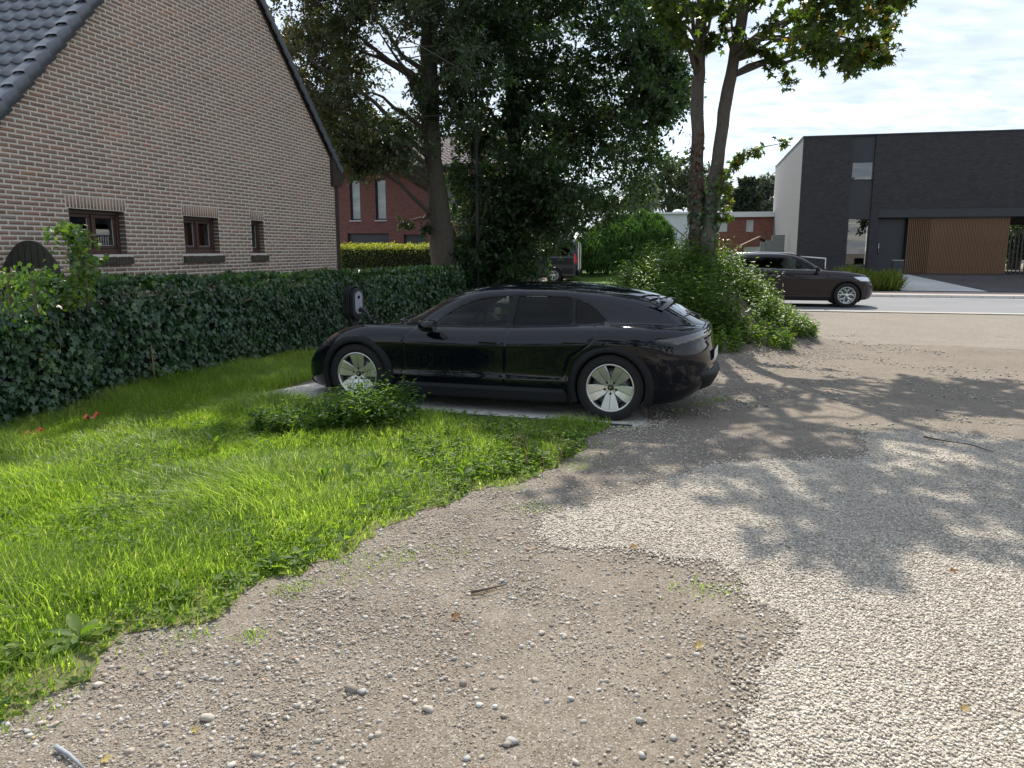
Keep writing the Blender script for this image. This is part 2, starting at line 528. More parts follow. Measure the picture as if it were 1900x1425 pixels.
def make_wheel(root, x, y, side, Rt, rr, width, mats, phase, style='aero', name='wheel'):
    w = empty(name, (x, y * side, Rt), 0, root)
    if side < 0: w.rotation_euler = (0, 0, math.pi)
    hw = width / 2                                            # outer face at local y=+hw
    t = MB()
    prof = [(rr * .93, -hw * .6), (rr * .97, -hw * .97), (rr + .03, -hw * 1.02), (Rt - .035, -hw), (Rt - .012, -hw * .93), (Rt, -hw * .8), (Rt, hw * .8), (Rt - .012, hw * .93), (Rt - .035, hw), (rr + .05, hw * 1.03), (rr + .025, hw * 1.02), (rr + .004, hw * .97), (rr * .93, hw * .6)]
    t.lathe(prof, 56)
    n = 62
    for k in range(n):                                        # tread blocks on the shoulders
        a0, a1 = 2 * math.pi * (k + .12) / n, 2 * math.pi * (k + .84) / n
        for sg in (1, -1):
            vs = []
            for a in (a0, a1):
                for (r, h) in ((Rt - .03, hw * .975), (Rt + .004, hw * .78), (Rt - .002, hw * .93), (Rt + .004, hw * .35)):
                    vs.append((r * math.cos(a), h * sg, r * math.sin(a)))
            f = [(0, 2, 6, 4), (2, 1, 5, 6), (1, 3, 7, 5), (0, 1, 2), (4, 6, 5), (0, 4, 5, 1)]
            t.add(vs, f)
    t.build('tyre', mats['tyre'], w)
    rim = MB()
    yo = hw * .93
    rim.lathe([(rr, yo - .015), (rr + .002, yo), (rr - .012, yo + .003), (rr - .02, yo - .006), (rr - .024, yo - .04), (rr - .03, -hw * .8)], 56)
    def P(r, a, h): return (r * math.cos(a), h, r * math.sin(a))
    if style == 'aero':
        for k in range(5):
            ac = phase + k * 2 * math.pi / 5
            for sg in (1, -1):
                gap = .0022
                st = []
                for r, ha, h in ((.032, R(36), yo - .040), (.075, R(35.6), yo - .036), (.105, R(33.0), yo - .028), (rr * .72, R(26.5), yo - .012), (rr - .018, R(23.0), yo - .004)):
                    a_in = gap / r
                    st.append((P(r, ac + sg * a_in, h), P(r, ac + sg * ha * .93, h - .001), P(r, ac + sg * ha, h - .007), P(r, ac + sg * ha, h - .045), P(r, ac + sg * a_in, h - .012)))
                vs = [p for s_ in st for p in s_]; fs = []
                for i in range(len(st) - 1):
                    for q in range(5):
                        f = (i * 5 + q, i * 5 + (q + 1) % 5, (i + 1) * 5 + (q + 1) % 5, (i + 1) * 5 + q)
                        fs.append(f if sg < 0 else f[::-1])
                rim.add(vs, fs)
        ro = rim.build('rim', mats['rim'], w)
        for k in range(5):
            ac = phase + k * 2 * math.pi / 5
            lug = MB(); cx, cz = .062 * math.cos(ac), .062 * math.sin(ac)
            lug.lathe([(.0, yo - .030), (.0125, yo - .030), (.0125, yo - .05)], 12)
            lug.v = [(v[0] + cx, v[1], v[2] + cz) for v in lug.v]
            lug.build('wheel_nut', mats['dark'], ro)
    else:
        for k in range(5):
            ac = phase + k * 2 * math.pi / 5
            for da in (-R(13), R(13)):
                a = ac + da
                pts = [P(.05, ac + da * .5, yo - .03), P(.12, ac + da * .55, yo - .02), P(rr - .02, a, yo - .006)]
                rim.tube(pts, [.017, .014, .012], 4, smooth=False)
                rim.tube([P(.13, ac + da * .6, yo - .02), P(rr - .02, ac + da * 2.3, yo - .006)], .009, 4, smooth=False)
        rim.lathe([(0, yo - .012), (.055, yo - .014), (.06, yo - .04)], 24)
        ro = rim.build('rim', mats['rim'], w)
    cap = MB(); cap.lathe([(0, yo - .024), (.026, yo - .025), (.030, yo - .030), (.031, yo - .05)], 24)
    co = cap.build('hub_cap', mats['dark'], w)
    if style == 'aero':
        em = MB()                                             # small pale shield on the cap
        em.prism([(-.011, .013), (.011, .013), (.011, -.003), (0, -.015), (-.011, -.003)], yo - .0245, yo - .021, 'y')
        em.build('cap_badge', mats['chrome'], co)
    bd = MB(); bd.lathe([(.05, yo - .075), (rr * .78, yo - .075), (rr * .78, yo - .1), (.05, yo - .1)], 32, close=True)
    bd.lathe([(0, yo - .07), (.07, yo - .07), (.07, yo - .16)], 20)
    bd.build('brake_disc', mats['disc'], w)
    return w

def seat(root, x, y, mats, sc=1.0, z0=.30):
    s = empty('seat', (x, y, z0), 0, root)
    m = MB(); m.box(-.28, .26, -.25, .25, .0, .17, .05); m.build('seat_cushion', mats['seat'], s)
    b = MB()
    prof = [(-.22, .12), (-.36, .45), (-.42, .70), (-.34, .72), (-.24, .45), (-.10, .16)]
    b.prism([(p[0], p[1]) for p in prof], -.24, .24, 'y'); b.build('backrest', mats['seat'], s)
    h = MB(); h.box(-.46, -.36, -.13, .13, .70, .86, .04); h.build('headrest', mats['seat'], s)
    return s

def m_paint(name, c, flake=.02):
    m, n, l, b = new_mat(name)
    b.inputs['Base Color'].default_value = rgba(c)
    b.inputs['Metallic'].default_value = .0
    b.inputs['Roughness'].default_value = .4
    b.inputs['Specular IOR Level'].default_value = 0.0
    b.inputs['Coat Weight'].default_value = 1.0
    b.inputs['Coat IOR'].default_value = 1.45
    b.inputs['Coat Roughness'].default_value = .025
    t = tex_noise(n, l, 3.0, 5, .6)                           # thin road dust
    r = ramp(n, l, t.outputs['Fac'], [(.35, c), (.8, tuple(x * 1.0 + .0025 for x in c))])
    l.new(r.outputs[0], b.inputs['Base Color'])
    return m
CARM = dict(
    tyre=mat_noise('tyre_rubber', (.012, .012, .013), (.022, .022, .022), 60, .78, .15, .002, spec=.3),
    rim=mat_plain('silver_alloy', (.66, .66, .62), .30, .85, var=.04),
    dark=mat_plain('dark_plastic', (.012, .013, .015), .45, var=.1),
    clad=mat_noise('grey_black_cladding', (.008, .0085, .010), (.012, .0125, .014), 90, .55, .05, .001, spec=.18),
    chrome=mat_plain('bright_trim', (.6, .6, .6), .18, 1.0),
    disc=mat_plain('brake_iron', (.16, .16, .16), .45, .8),
    seat=mat_plain('black_leather', (.010, .010, .011), .6),
    cabin=mat_plain('cabin_trim', (.010, .010, .012), .7),
    piano=mat_plain('gloss_black_trim', (.004, .004, .005), .10, 0, .25),
    glass=mat_glass('clear_side_glass', (.36, .42, .40), base=.020),
    glass_dark=mat_glass('privacy_glass', (.02, .022, .024), base=.018),
    red=mat_plain('red_lamp_lens', (.55, .015, .02), .15),
    smoke=mat_plain('smoked_lamp_lens', (.030, .026, .028), .06, coat=1.0),
    lamp=mat_plain('clear_lamp_lens', (.62, .66, .70), .12, .3),
    plate=mat_plain('number_plate_white', (.72, .72, .70), .35),
)

def build_estate():
    """low black estate: all sizes in metres, x forward from the rear axle"""
    z9 = {3.70: .53, 3.62: .575, 3.5: .66, 3.35: .745, 3.1: .85, 2.85: .895, 2.5: .905, 2.0: .897, 1.5: .90, 1.0: .918, .5: .945, .1: .968, -.3: .972, -.6: .962, -.85: .945, -1.0: .93}
    f9 = lambda x: pchip(z9, x)
    frac = lambda g, add=0: (lambda x: .16 + (f9(x) - .16) * g + add)
    zc = {3.70: .53, 3.62: .60, 3.5: .685, 3.3: .77, 3.0: .838, 2.75: .885, 2.58: .925, 2.45: .985, 2.19: 1.135, 1.91: 1.262, 1.70: 1.318, 1.5: 1.347, 1.17: 1.372, .75: 1.376, .4: 1.362, .04: 1.325, -.2: 1.290, -.38: 1.235, -.6: 1.125, -.83: .99, -.95: .94, -1.0: .93}
    zrail = {3.70: .53, 3.5: .67, 3.3: .765, 3.0: .850, 2.7: .89, 2.42: .905, 2.30: .935, 2.129: 1.025, 1.9: 1.155, 1.733: 1.232, 1.477: 1.293, 1.165: 1.312, .62: 1.306, .268: 1.280, -.131: 1.225, -.38: 1.165, -.6: 1.07, -.83: .965, -1.0: .93}
    zwin = {3.70: .53, 3.5: .665, 3.3: .755, 3.0: .852, 2.7: .893, 2.3: .905, 2.09: .945, 1.89: 1.065, 1.63: 1.195, 1.35: 1.252, 1.04: 1.275, .54: 1.268, .30: 1.243, -.13: 1.17, -.38: 1.11, -.6: 1.04, -.83: .955, -1.0: .93}
    zmid = lambda x: .5 * (f9(x) + .02 + pchip(zwin, x))
    T = lambda f, r: (f, r)
    lines = [
        dict(W=.02, z={0: .15}, tip=T(3.60, -.78)),
        dict(W=.55, z={0: .15}, tip=T(3.62, -.80)),
        dict(W=.86, z={3.7: .13, 2.9: .14, 0: .15, -.5: .17, -.9: .21}, tip=T(3.68, -.84)),
        dict(W=.925, z={3.8: .15, 2.9: .165, 0: .18, -.5: .20, -1: .26}, tip=T(3.76, -.92)),
        dict(W=.945, z={3.8: .21, 2.9: .24, 0: .26, -.5: .28, -1: .34}, tip=T(3.81, -1.02)),
        dict(W=.958, z=frac(.28, .005), tip=T(3.835, -1.055)),
        dict(W={3: .955, 2.2: .944, .6: .944, 0: .958}, z=frac(.33, .003), tip=T(3.84, -1.065)),
        dict(W={3: .960, 2.2: .945, 1.4: .940, .6: .946, 0: .968}, z=frac(.47), tip=T(3.84, -1.07)),
        dict(W={3: .972, 2.2: .956, 1.4: .952, .6: .960, 0: .982}, z=frac(.62), tip=T(3.83, -1.065)),
        dict(W={3: .976, 2.2: .966, 1.4: .963, .6: .973, 0: .990, -.6: .975}, z=frac(.745), tip=T(3.81, -1.05)),
        dict(W={3: .972, 2.2: .966, 1.4: .963, .6: .975, 0: .992, -.6: .972}, z=frac(.79), tip=T(3.79, -1.04)),
        dict(W={3.1: .942, 2.6: .945, 2.0: .938, 1.4: .934, .6: .950, 0: .972, -.6: .945}, z=frac(.89), tip=T(3.76, -1.03)),
        dict(W={3.1: .895, 2.6: .900, 2.0: .893, 1.4: .888, .6: .905, 0: .925, -.6: .90}, z=frac(.965), tip=T(3.72, -1.02)),
        dict(W={3.1: .82, 2.6: .82, 2.0: .835, 1.4: .835, .6: .845, 0: .845, -.6: .80}, z=lambda x: f9(x) + .006 * sstep(2.3, 2.1, x) + .012 * sstep(2.4, 2.7, x), tip=T(3.70, -1.0)),
        dict(W={3.1: .72, 2.6: .72, 2.2: .795, 2.0: .803, 1.4: .806, .6: .80, 0: .775, -.6: .72}, z=lambda x: f9(x) + .03 * sstep(2.3, 2.1, x) * sstep(-.5, .1, x) - .014 * sstep(2.4, 2.8, x), tip=T(3.70, -1.0)),
        dict(W={3.1: .66, 2.6: .66, 2.2: .76, 1.9: .765, 1.4: .755, .6: .745, 0: .715, -.6: .66}, z=lambda x: zmid(x) * sstep(2.5, 2.2, x) + (1 - sstep(2.5, 2.2, x)) * (pchip(zwin, x) - .01), tip=T(3.70, -1.0)),
        dict(W={3.1: .60, 2.6: .60, 2.3: .70, 2.1: .725, 1.9: .715, 1.6: .69, 1.35: .675, .6: .66, 0: .64, -.4: .62, -.8: .60}, z=zwin, tip=T(3.70, -1.0)),
        dict(W={3.1: .54, 2.6: .54, 2.3: .66, 2.1: .672, 1.9: .655, 1.6: .632, 1.35: .615, .6: .60, 0: .58, -.4: .565, -.8: .55}, z=zrail, tip=T(3.70, -1.0)),
        dict(W={3: .46, 2.3: .56, 1.9: .54, 1.3: .51, 0: .48, -.8: .46}, z=lambda x: pchip(zrail, x) * .50 + pchip(zc, x) * .50, tip=T(3.70, -1.0)),
        dict(W={3: .28, 2.3: .32, 1.5: .30, 0: .28, -.8: .28}, z=lambda x: pchip(zrail, x) * .12 + pchip(zc, x) * .88, tip=T(3.70, -1.0)),
        dict(W=.12, z=zc, tip=T(3.70, -1.0)),
        dict(W=.0, z=zc, tip=T(3.70, -1.0)),
    ]
    for L in lines: L['tip'] = (L['tip'][0] + .03, L['tip'][1] + .10)
    side = lambda C, N: (N[:, 1] > .25)
    glass = lambda C, N: (C[:, 2] > .895) & (C[:, 1] > .5)
    top = lambda C, N: (N[:, 2] > .2)
    rw = .372
    fw_ = round_poly([(2.03, .918), (1.90, 1.025), (1.68, 1.148), (1.50, 1.208), (1.33, 1.233), (1.13, 1.246), (1.165, .937), (1.6, .922)], .035)
    rwn = round_poly([(1.065, 1.248), (.80, 1.250), (.535, 1.245), (.475, 1.225), (.44, .972), (.7, .955), (1.10, .938)], .03)
    qw = round_poly([(.435, 1.222), (.30, 1.180), (.19, 1.105), (.095, 1.020), (.16, .993), (.30, .981), (.405, .974)], .025)
    fdoor = round_poly([(2.315, .80), (2.21, .905), (2.03, .905), (1.90, 1.05), (1.68, 1.172), (1.50, 1.232), (1.33, 1.256), (1.10, 1.268), (1.125, .95), (1.165, .60), (1.165, .26), (2.33, .26)], .03)
    rdoor = round_poly([(1.10, 1.268), (.80, 1.274), (.52, 1.268), (.40, 1.235), (.28, 1.15), (.20, .96), (.165, .90), (.20, .80), (.42, .63), (.50, .42), (.50, .26), (1.165, .26), (1.165, .60), (1.125, .95)], .03)
    S = dict(lines=lines, front_taper=(2.90, 2.9, .42), rear_taper=(-.30, 2.8, .42),
        regions=[
            ('front_door', 'xz', fdoor, lambda C, N: side(C, N) & (C[:, 1] > .55)),
            ('rear_door', 'xz', rdoor, lambda C, N: side(C, N) & (C[:, 1] > .55)),
            ('bonnet', 'xy', [(3.42, -.1), (3.40, .35), (3.25, .56), (2.9, .63), (2.52, .66), (2.42, .58), (2.56, .3), (2.60, -.1)], top),
            ('windscreen', 'xy', [(2.57, -.1), (2.54, .25), (2.42, .52), (2.27, .635), (2.0, .61), (1.62, .545), (1.60, .3), (1.585, -.1)], top),
            ('tailgate_glass', 'xy', [(-.40, -.1), (-.405, .50), (-.62, .485), (-.86, .44), (-.875, -.1)], top),
            ('pillar_trim', 'xz', [(2.06, .905), (1.90, 1.043), (1.68, 1.166), (1.50, 1.226), (1.33, 1.250), (1.04, 1.265), (.54, 1.259), (.42, 1.235), (.29, 1.194), (.18, 1.116), (.07, 1.018), (.15, .982), (.42, .962), (.7, .944), (1.12, .924), (1.6, .910)], glass),
            ('front_side_window', 'xz', fw_, glass), ('rear_side_window', 'xz', rwn, glass), ('quarter_window', 'xz', qw, glass),
            ('tail_lamp_strip', 'xz', [(-.40, .848), (-.62, .872), (-.85, .915), (-1.3, .930), (-1.3, .868), (-.9, .845), (-.66, .802)], lambda C, N: C[:, 0] < -.3),
            ('headlamp', 'xz', [(3.13, .80), (3.24, .80), (3.42, .70), (3.58, .59), (3.56, .53), (3.36, .62)], lambda C, N: (C[:, 1] > .45) & (C[:, 1] < .9)),
            ('cut', 'xz', circle(2.904, .345, rw, 48), lambda C, N: C[:, 1] > .60),
            ('cut', 'xz', circle(0, .345, rw, 48), lambda C, N: C[:, 1] > .60),
        ],
        glass={'front_side_window', 'rear_side_window', 'quarter_window', 'windscreen', 'tailgate_glass'},
        single={'body', 'bonnet', 'windscreen', 'tailgate_glass', 'tail_lamp_strip'},
        nest={'front_side_window': 'front_door', 'rear_side_window': 'rear_door'},
        rename={'front_door': 'front_door', 'front_side_window': 'window', 'rear_side_window': 'window'}, groove=.005)
    paint = m_paint('night_black_paint', (.0016, .0025, .0065))
    pm = dict(CARM); pm.update(body=paint, front_door=paint, rear_door=paint, bonnet=paint, windscreen=CARM['glass'], tailgate_glass=CARM['glass_dark'], front_side_window=CARM['glass'], rear_side_window=CARM['glass_dark'], quarter_window=CARM['glass_dark'], pillar_trim=CARM['piano'], tail_lamp_strip=CARM['smoke'], headlamp=CARM['smoke'])
    root = empty('parked_estate_car')
    made = build_body(S, root, pm)
    for sd in (1, -1):
        for x, ph in ((2.904, R(90)), (0.0, R(-90))):
            make_wheel(root, x, .858, sd, .345, .25, .235, CARM, ph if sd > 0 else R(20))
            # arch cladding: flared band round the opening
            vs = []; fs = []; K = 44
            for k in range(K):
                a = R(-24) + (R(204) + R(24)) * k / (K - 1)
                flare = .995 if x == 0 else .985
                for r, y in ((.362, flare - .09), (.366, flare + .008), (.374, flare + .014), (.405, flare + .008), (.446, flare - .022), (.450, flare - .045)):
                    vs.append((x + r * math.cos(a), y * sd, .345 + r * math.sin(a)))
            for k in range(K - 1):
                for q in range(5):
                    f = (k * 6 + q, k * 6 + q + 1, (k + 1) * 6 + q + 1, (k + 1) * 6 + q)
                    fs.append(f if sd < 0 else f[::-1])
            MB().add(vs, fs, True).build('wheel_arch_trim', CARM['clad'], root)
            lin = MB(); vs = []; fs = []                                  # dark wheel-house liner
            for k in range(24):
                a = R(-30) + R(240) * k / 23
                for y in (.95, .50): vs.append((x + .385 * math.cos(a), y * sd, .345 + .385 * math.sin(a)))
            for k in range(23): fs.append((2 * k, 2 * k + 1, 2 * k + 3, 2 * k + 2))
            b0 = len(vs); vs.append((x, .50 * sd, .345))
            for k in range(23): fs.append((2 * k + 1, 2 * k + 3, b0))
            lin.add(vs, fs).build('wheel_housing', CARM['dark'], root)
        # side skirt
        sk = MB()
        prof = [(.80, .135), (.955, .150), (.972, .175), (.968, .255), (.945, .300), (.85, .30)]
        xs = [2.47, 2.40, 1.8, 1.0, .52, .45]
        vs = [(x, (y - (.03 if i in (0, 5) else 0)) * sd, z + .012 * (2.4 - x) / 2) for i, x in enumerate(xs) for y, z in prof]; n6 = len(prof); fs = []
        for i in range(len(xs) - 1):
            for q in range(n6):
                f = (i * n6 + q, i * n6 + (q + 1) % n6, (i + 1) * n6 + (q + 1) % n6, (i + 1) * n6 + q)
                fs.append(f if sd > 0 else f[::-1])
        fs += [tuple(range(n6)), tuple((len(xs) - 1) * n6 + q for q in range(n6))]
        sk.add(vs, fs).build('side_skirt', CARM['clad'], root)
        # mirror on its stalk
        mr = empty('wing_mirror', (1.99, .92 * sd, .915), 0, root)
        hs = MB(); vs = []; fs = []; nn = 14
        for i, (x, s) in enumerate(((.105, .25), (.09, .62), (.04, .92), (-.02, 1.0), (-.075, .98), (-.085, .90))):
            for k in range(nn):
                a = 2 * math.pi * k / nn
                c_, s_ = math.cos(a), math.sin(a)
                c_ = math.copysign(abs(c_)**.75, c_); s_ = math.copysign(abs(s_)**.75, s_)
                vs.append((x - .02 * c_ * s, (.115 + .105 * c_ * s) * sd, .012 + .068 * s_ * s))
        for i in range(5):
            for k in range(nn):
                fs.append((i * nn + k, i * nn + (k + 1) % nn, (i + 1) * nn + (k + 1) % nn, (i + 1) * nn + k))
        fs += [tuple(range(nn))]
        hs.add(vs, fs, True).build('mirror_housing', paint, mr)
        mg = MB(); mg.add([v for v in vs[-nn:]], [tuple(range(nn))]); mg.v = [(v[0] + .003, v[1], v[2]) for v in mg.v]; mg.build('mirror_glass', CARM['chrome'], mr)
        MB().tube([(.0, -.06 * sd, -.035), (.02, .03 * sd, -.04), (.01, .10 * sd, -.03)], [.02, .018, .02], 8).build('mirror_foot', CARM['piano'], mr)
        # handles, flush pads standing just off the door skin
        for door, xh, zh in (('front_door', 1.33, .765), ('rear_door', .40, .795)):
            h = MB(); h.box(xh - .10, xh + .10, (.962 if xh > 1 else .972) * sd, (.972 if xh > 1 else .984) * sd, zh - .011, zh + .011, .008)
            h.build('door_handle', paint, made[(door, sd)])
    # roof-edge spoiler over the tailgate glass
    sp = MB(); vs = []; fs = []; K = 25
    for k in range(K):
        y = -.60 + 1.2 * k / (K - 1); e = abs(y) / .60
        x0 = -.28 + .02 * e * e; xt = -.535 + .075 * e**3
        zt = 1.248 - .085 * e**2.2
        vs += [(x0, y, zt + .008), (.5 * (x0 + xt), y, zt - .014), (xt, y, zt - .040), (xt + .004, y, zt - .052), (x0 - .09, y, zt - .056 - .01 * e), (x0 - .04, y, zt - .065)]
    for k in range(K - 1):
        for q in range(5): fs.append((k * 6 + q, k * 6 + q + 1, (k + 1) * 6 + q + 1, (k + 1) * 6 + q))
    sp.add(vs, fs, True).build('roof_spoiler', paint, root)
    # wiper pod and arm on the glass
    wp = MB(); wp.box(-.80, -.74, -.035, .035, .99, 1.045, .012); wp.tube([(-.77, 0, 1.04), (-.71, .10, 1.072), (-.68, .36, 1.075)], [.012, .009, .006], 6)
    wp.build('rear_wiper', CARM['dark'], root)
    # rear bumper: cladding band, diffuser, plate
    band = MB(); vs = []; fs = []; K = 41
    for k in range(K):
        a = -1 + 2 * k / (K - 1); y = .93 * math.sin(a * math.pi / 2); e = abs(y) / .93
        x = -1.005 + .47 * e**2.9
        z0 = .455 + .06 * e**2
        vs += [(x + .05, y * .97, z0 + .035), (x - .005, y, z0 + .018), (x - .016, y, z0 - .02), (x + .004, y, z0 - .075), (x + .06, y * .98, z0 - .125 - .05 * (1 - e)), (x + .16, y * .95, .255), (x + .24, y * .93, .215)]
    for k in range(K - 1):
        for q in range(6): fs.append((k * 7 + q, k * 7 + q + 1, (k + 1) * 7 + q + 1, (k + 1) * 7 + q))
    band.add(vs, fs, True).build('rear_bumper_trim', CARM['clad'], root)
    pl = MB(); pl.box(-.982, -.974, -.26, .26, .575, .685, .003); po = pl.build('number_plate', CARM['plate'], root)
    po.rotation_euler = (0, R(0), 0)
    # front lip and lower grille
    lip = MB(); vs = []; fs = []
    for k in range(K):
        a = -1 + 2 * k / (K - 1); y = .90 * math.sin(a * math.pi / 2); e = abs(y) / .90
        x = 3.90 - .60 * e**3.0
        vs += [(x - .10, y * .97, .235), (x - .012, y, .20), (x + .004, y, .180), (x - .01, y, .160), (x - .14, y * .95, .150)]
    for k in range(K - 1):
        for q in range(4): fs.append((k * 5 + q, (k + 1) * 5 + q, (k + 1) * 5 + q + 1, k * 5 + q + 1))
    lip.add(vs, fs, True).build('front_lip', CARM['clad'], root)
    # cabin
    tub = MB(); tub.box(-.35, 2.05, -.74, .74, .24, .30); tub.box(-.60, -.25, -.62, .62, .62, .70); tub.build('cabin_floor', CARM['cabin'], root)
    db = MB(); db.prism([(2.42, .60), (2.42, .90), (2.25, .945), (1.85, .935), (1.74, .86), (1.80, .60)], -.72, .72, 'y'); db.build('dashboard', CARM['cabin'], root)
    sw = MB()
    ring = [(1.66 - .06 * math.sin(a), .36 + .18 * math.cos(a), .90 + .165 * math.sin(a)) for a in np.linspace(0, 2 * math.pi, 25)]
    sw.tube(ring, .016, 6, caps=False); sw.tube([(1.80, .36, .86), (1.67, .36, .90)], .05, 8); sw.box(1.655, 1.675, .20, .52, .885, .915)
    sw.build('steering_wheel', CARM['cabin'], root)
    for x, y in ((1.20, .37), (1.20, -.37), (.28, .36), (.28, -.36)): seat(root, x, y, CARM)
    return root, made

def generic_spec(z9, zc, zrail, zwin, floor, W, tipf, tipr, uf, ur, glassW, railW, roofW, cab):
    """lofted skin for a taller car: belt z9, centre line zc, roof rail and window-top lines"""
    f9 = lambda x: pchip(z9, x)
    frac = lambda g: (lambda x: floor + (f9(x) - floor) * g)
    c0, c1 = cab                                              # cabin starts / is full
    def blendW(h, g): return {c0 + .5: h, c0: h, c1: g, -2: g}
    zmid = lambda x: .5 * (f9(x) + pchip(zwin, x))
    T = lambda df, dr: (tipf - df, tipr + dr)
    U = (uf, ur)
    return [
        dict(W=.02, z={0: floor - .03}, tip=T(.22, .22)), dict(W=W * .6, z={0: floor - .03}, tip=T(.2, .2)),
        dict(W=W * .92, z={0: floor - .02}, tip=T(.14, .14)), dict(W=W * .975, z={0: floor + .03}, tip=T(.06, .05)),
        dict(W=W * .985, z=frac(.18), tip=T(.015, .01)), dict(W=W * .98, z=frac(.36), tip=T(0, 0)),
        dict(W=W * .99, z=frac(.55), tip=T(0, 0)), dict(W=W, z=frac(.72), tip=T(.01, .01)),
        dict(W=W * .995, z=frac(.80), tip=T(.02, .015)), dict(W=W * .97, z=frac(.90), tip=T(.05, .03)),
        dict(W=W * .93, z=frac(.97), tip=U), dict(W=W * .885, z=lambda x: f9(x) + .01, tip=U),
        dict(W=blendW(W * .80, glassW), z=lambda x: f9(x) + .03, tip=U),
        dict(W=blendW(W * .72, .5 * (glassW + railW) + .015), z=lambda x: zmid(x), tip=U),
        dict(W=blendW(W * .64, railW + .02), z=zwin, tip=U), dict(W=blendW(W * .58, railW - .045), z=zrail, tip=U),
        dict(W=blendW(W * .46, roofW), z=lambda x: .5 * pchip(zrail, x) + .5 * pchip(zc, x), tip=U),
        dict(W=roofW * .5, z=lambda x: .1 * pchip(zrail, x) + .9 * pchip(zc, x), tip=U),
        dict(W=roofW * .2, z=zc, tip=U), dict(W=0., z=zc, tip=U)]

def build_suv():
    z9 = {3.72: .70, 3.62: .83, 3.5: .92, 3.25: .99, 2.9: 1.035, 2.4: 1.075, 2.0: 1.09, 1.0: 1.115, 0: 1.15, -.6: 1.17, -.9: 1.15}
    zc = {3.72: .72, 3.62: .87, 3.45: .965, 3.1: 1.045, 2.7: 1.095, 2.35: 1.13, 2.2: 1.18, 1.9: 1.36, 1.6: 1.52, 1.35: 1.60, 1.0: 1.645, .5: 1.66, 0: 1.645, -.4: 1.615, -.62: 1.56, -.78: 1.35, -.88: 1.15}
    zrail = {3.72: .71, 3.5: .94, 3.0: 1.045, 2.5: 1.09, 2.25: 1.105, 2.1: 1.165, 1.9: 1.29, 1.6: 1.46, 1.35: 1.545, 1.0: 1.585, .5: 1.595, 0: 1.58, -.4: 1.545, -.62: 1.48, -.8: 1.27, -.88: 1.15}
    zwin = {3.72: .70, 3.5: .93, 3.0: 1.04, 2.5: 1.08, 2.2: 1.095, 2.0: 1.18, 1.8: 1.32, 1.55: 1.43, 1.3: 1.505, 1.0: 1.535, .5: 1.54, 0: 1.525, -.4: 1.48, -.6: 1.40, -.8: 1.2, -.88: 1.15}
    lines = generic_spec(z9, zc, zrail, zwin, .24, .95, 3.735, -.955, 3.62, -.88, .80, .68, .50, (2.35, 2.0))
    side = lambda C, N: (N[:, 1] > .25)
    glass = lambda C, N: (C[:, 2] > 1.06) & (C[:, 1] > .5)
    top = lambda C, N: N[:, 2] > .2
    fwn = round_poly([(2.02, 1.115), (1.80, 1.28), (1.55, 1.405), (1.35, 1.475), (1.13, 1.50), (1.10, 1.13)], .03)
    rwn = round_poly([(1.05, 1.505), (.5, 1.515), (.20, 1.505), (.10, 1.165), (.6, 1.14), (1.03, 1.13)], .03)
    qw = round_poly([(.13, 1.50), (-.2, 1.475), (-.50, 1.30), (-.40, 1.20), (.04, 1.17)], .04)
    S = dict(lines=lines, front_taper=(2.75, 2.8, .42), rear_taper=(-.45, 3.2, .40),
        regions=[('front_door', 'xz', round_poly([(2.30, .95), (2.12, 1.09), (1.80, 1.31), (1.55, 1.43), (1.35, 1.50), (1.08, 1.53), (1.07, .36), (2.30, .36)], .04), lambda C, N: side(C, N) & (C[:, 1] > .5)),
                 ('rear_door', 'xz', round_poly([(1.08, 1.53), (.2, 1.53), (.05, 1.15), (.12, 1.0), (.42, .75), (.48, .36), (1.07, .36)], .04), lambda C, N: side(C, N) & (C[:, 1] > .5)),
                 ('bonnet', 'xy', [(3.42, -.1), (3.40, .45), (3.2, .62), (2.42, .68), (2.38, .3), (2.40, -.1)], top),
                 ('windscreen', 'xy', [(2.36, -.1), (2.33, .3), (2.18, .60), (1.9, .60), (1.42, .56), (1.40, -.1)], top),
                 ('tailgate_glass', 'xy', [(-.60, -.1), (-.60, .52), (-.83, .55), (-.83, -.1)], lambda C, N: C[:, 2] > 1.1),
                 ('front_side_window', 'xz', fwn, glass), ('rear_side_window', 'xz', rwn, glass), ('quarter_window', 'xz', qw, glass),
                 ('headlamp', 'xz', [(3.02, .925), (3.3, .93), (3.70, .87), (3.70, .78), (3.25, .80), (3.14, .86)], lambda C, N: (C[:, 1] > .5)),
                 ('grille', 'xz', [(3.55, .82), (3.9, .82), (3.9, .52), (3.55, .52)], lambda C, N: (C[:, 1] < .5) & (C[:, 0] > 3.5)),
                 ('tail_lamp', 'xz', [(-.70, 1.5), (-.78, 1.5), (-1.1, 1.1), (-1.1, .98), (-.72, .98), (-.86, 1.1)], lambda C, N: (C[:, 1] > .5)),
                 ('cut', 'xz', circle(2.865, .37, .41, 48), lambda C, N: C[:, 1] > .6), ('cut', 'xz', circle(0, .37, .41, 48), lambda C, N: C[:, 1] > .6)],
        glass={'front_side_window', 'rear_side_window', 'quarter_window', 'windscreen', 'tailgate_glass'},
        single={'body', 'bonnet', 'windscreen', 'tailgate_glass', 'grille'},
        nest={'front_side_window': 'front_door', 'rear_side_window': 'rear_door'}, rename={'front_side_window': 'window', 'rear_side_window': 'window'}, groove=.005)
    paint = m_paint('plum_brown_paint', (.017, .010, .013))
    pm = dict(CARM); pm.update(body=paint, front_door=paint, rear_door=paint, bonnet=paint, windscreen=CARM['glass'], tailgate_glass=CARM['glass_dark'], front_side_window=CARM['glass'], rear_side_window=CARM['glass_dark'], quarter_window=CARM['glass_dark'], headlamp=CARM['lamp'], grille=CARM['dark'], tail_lamp=CARM['red'])
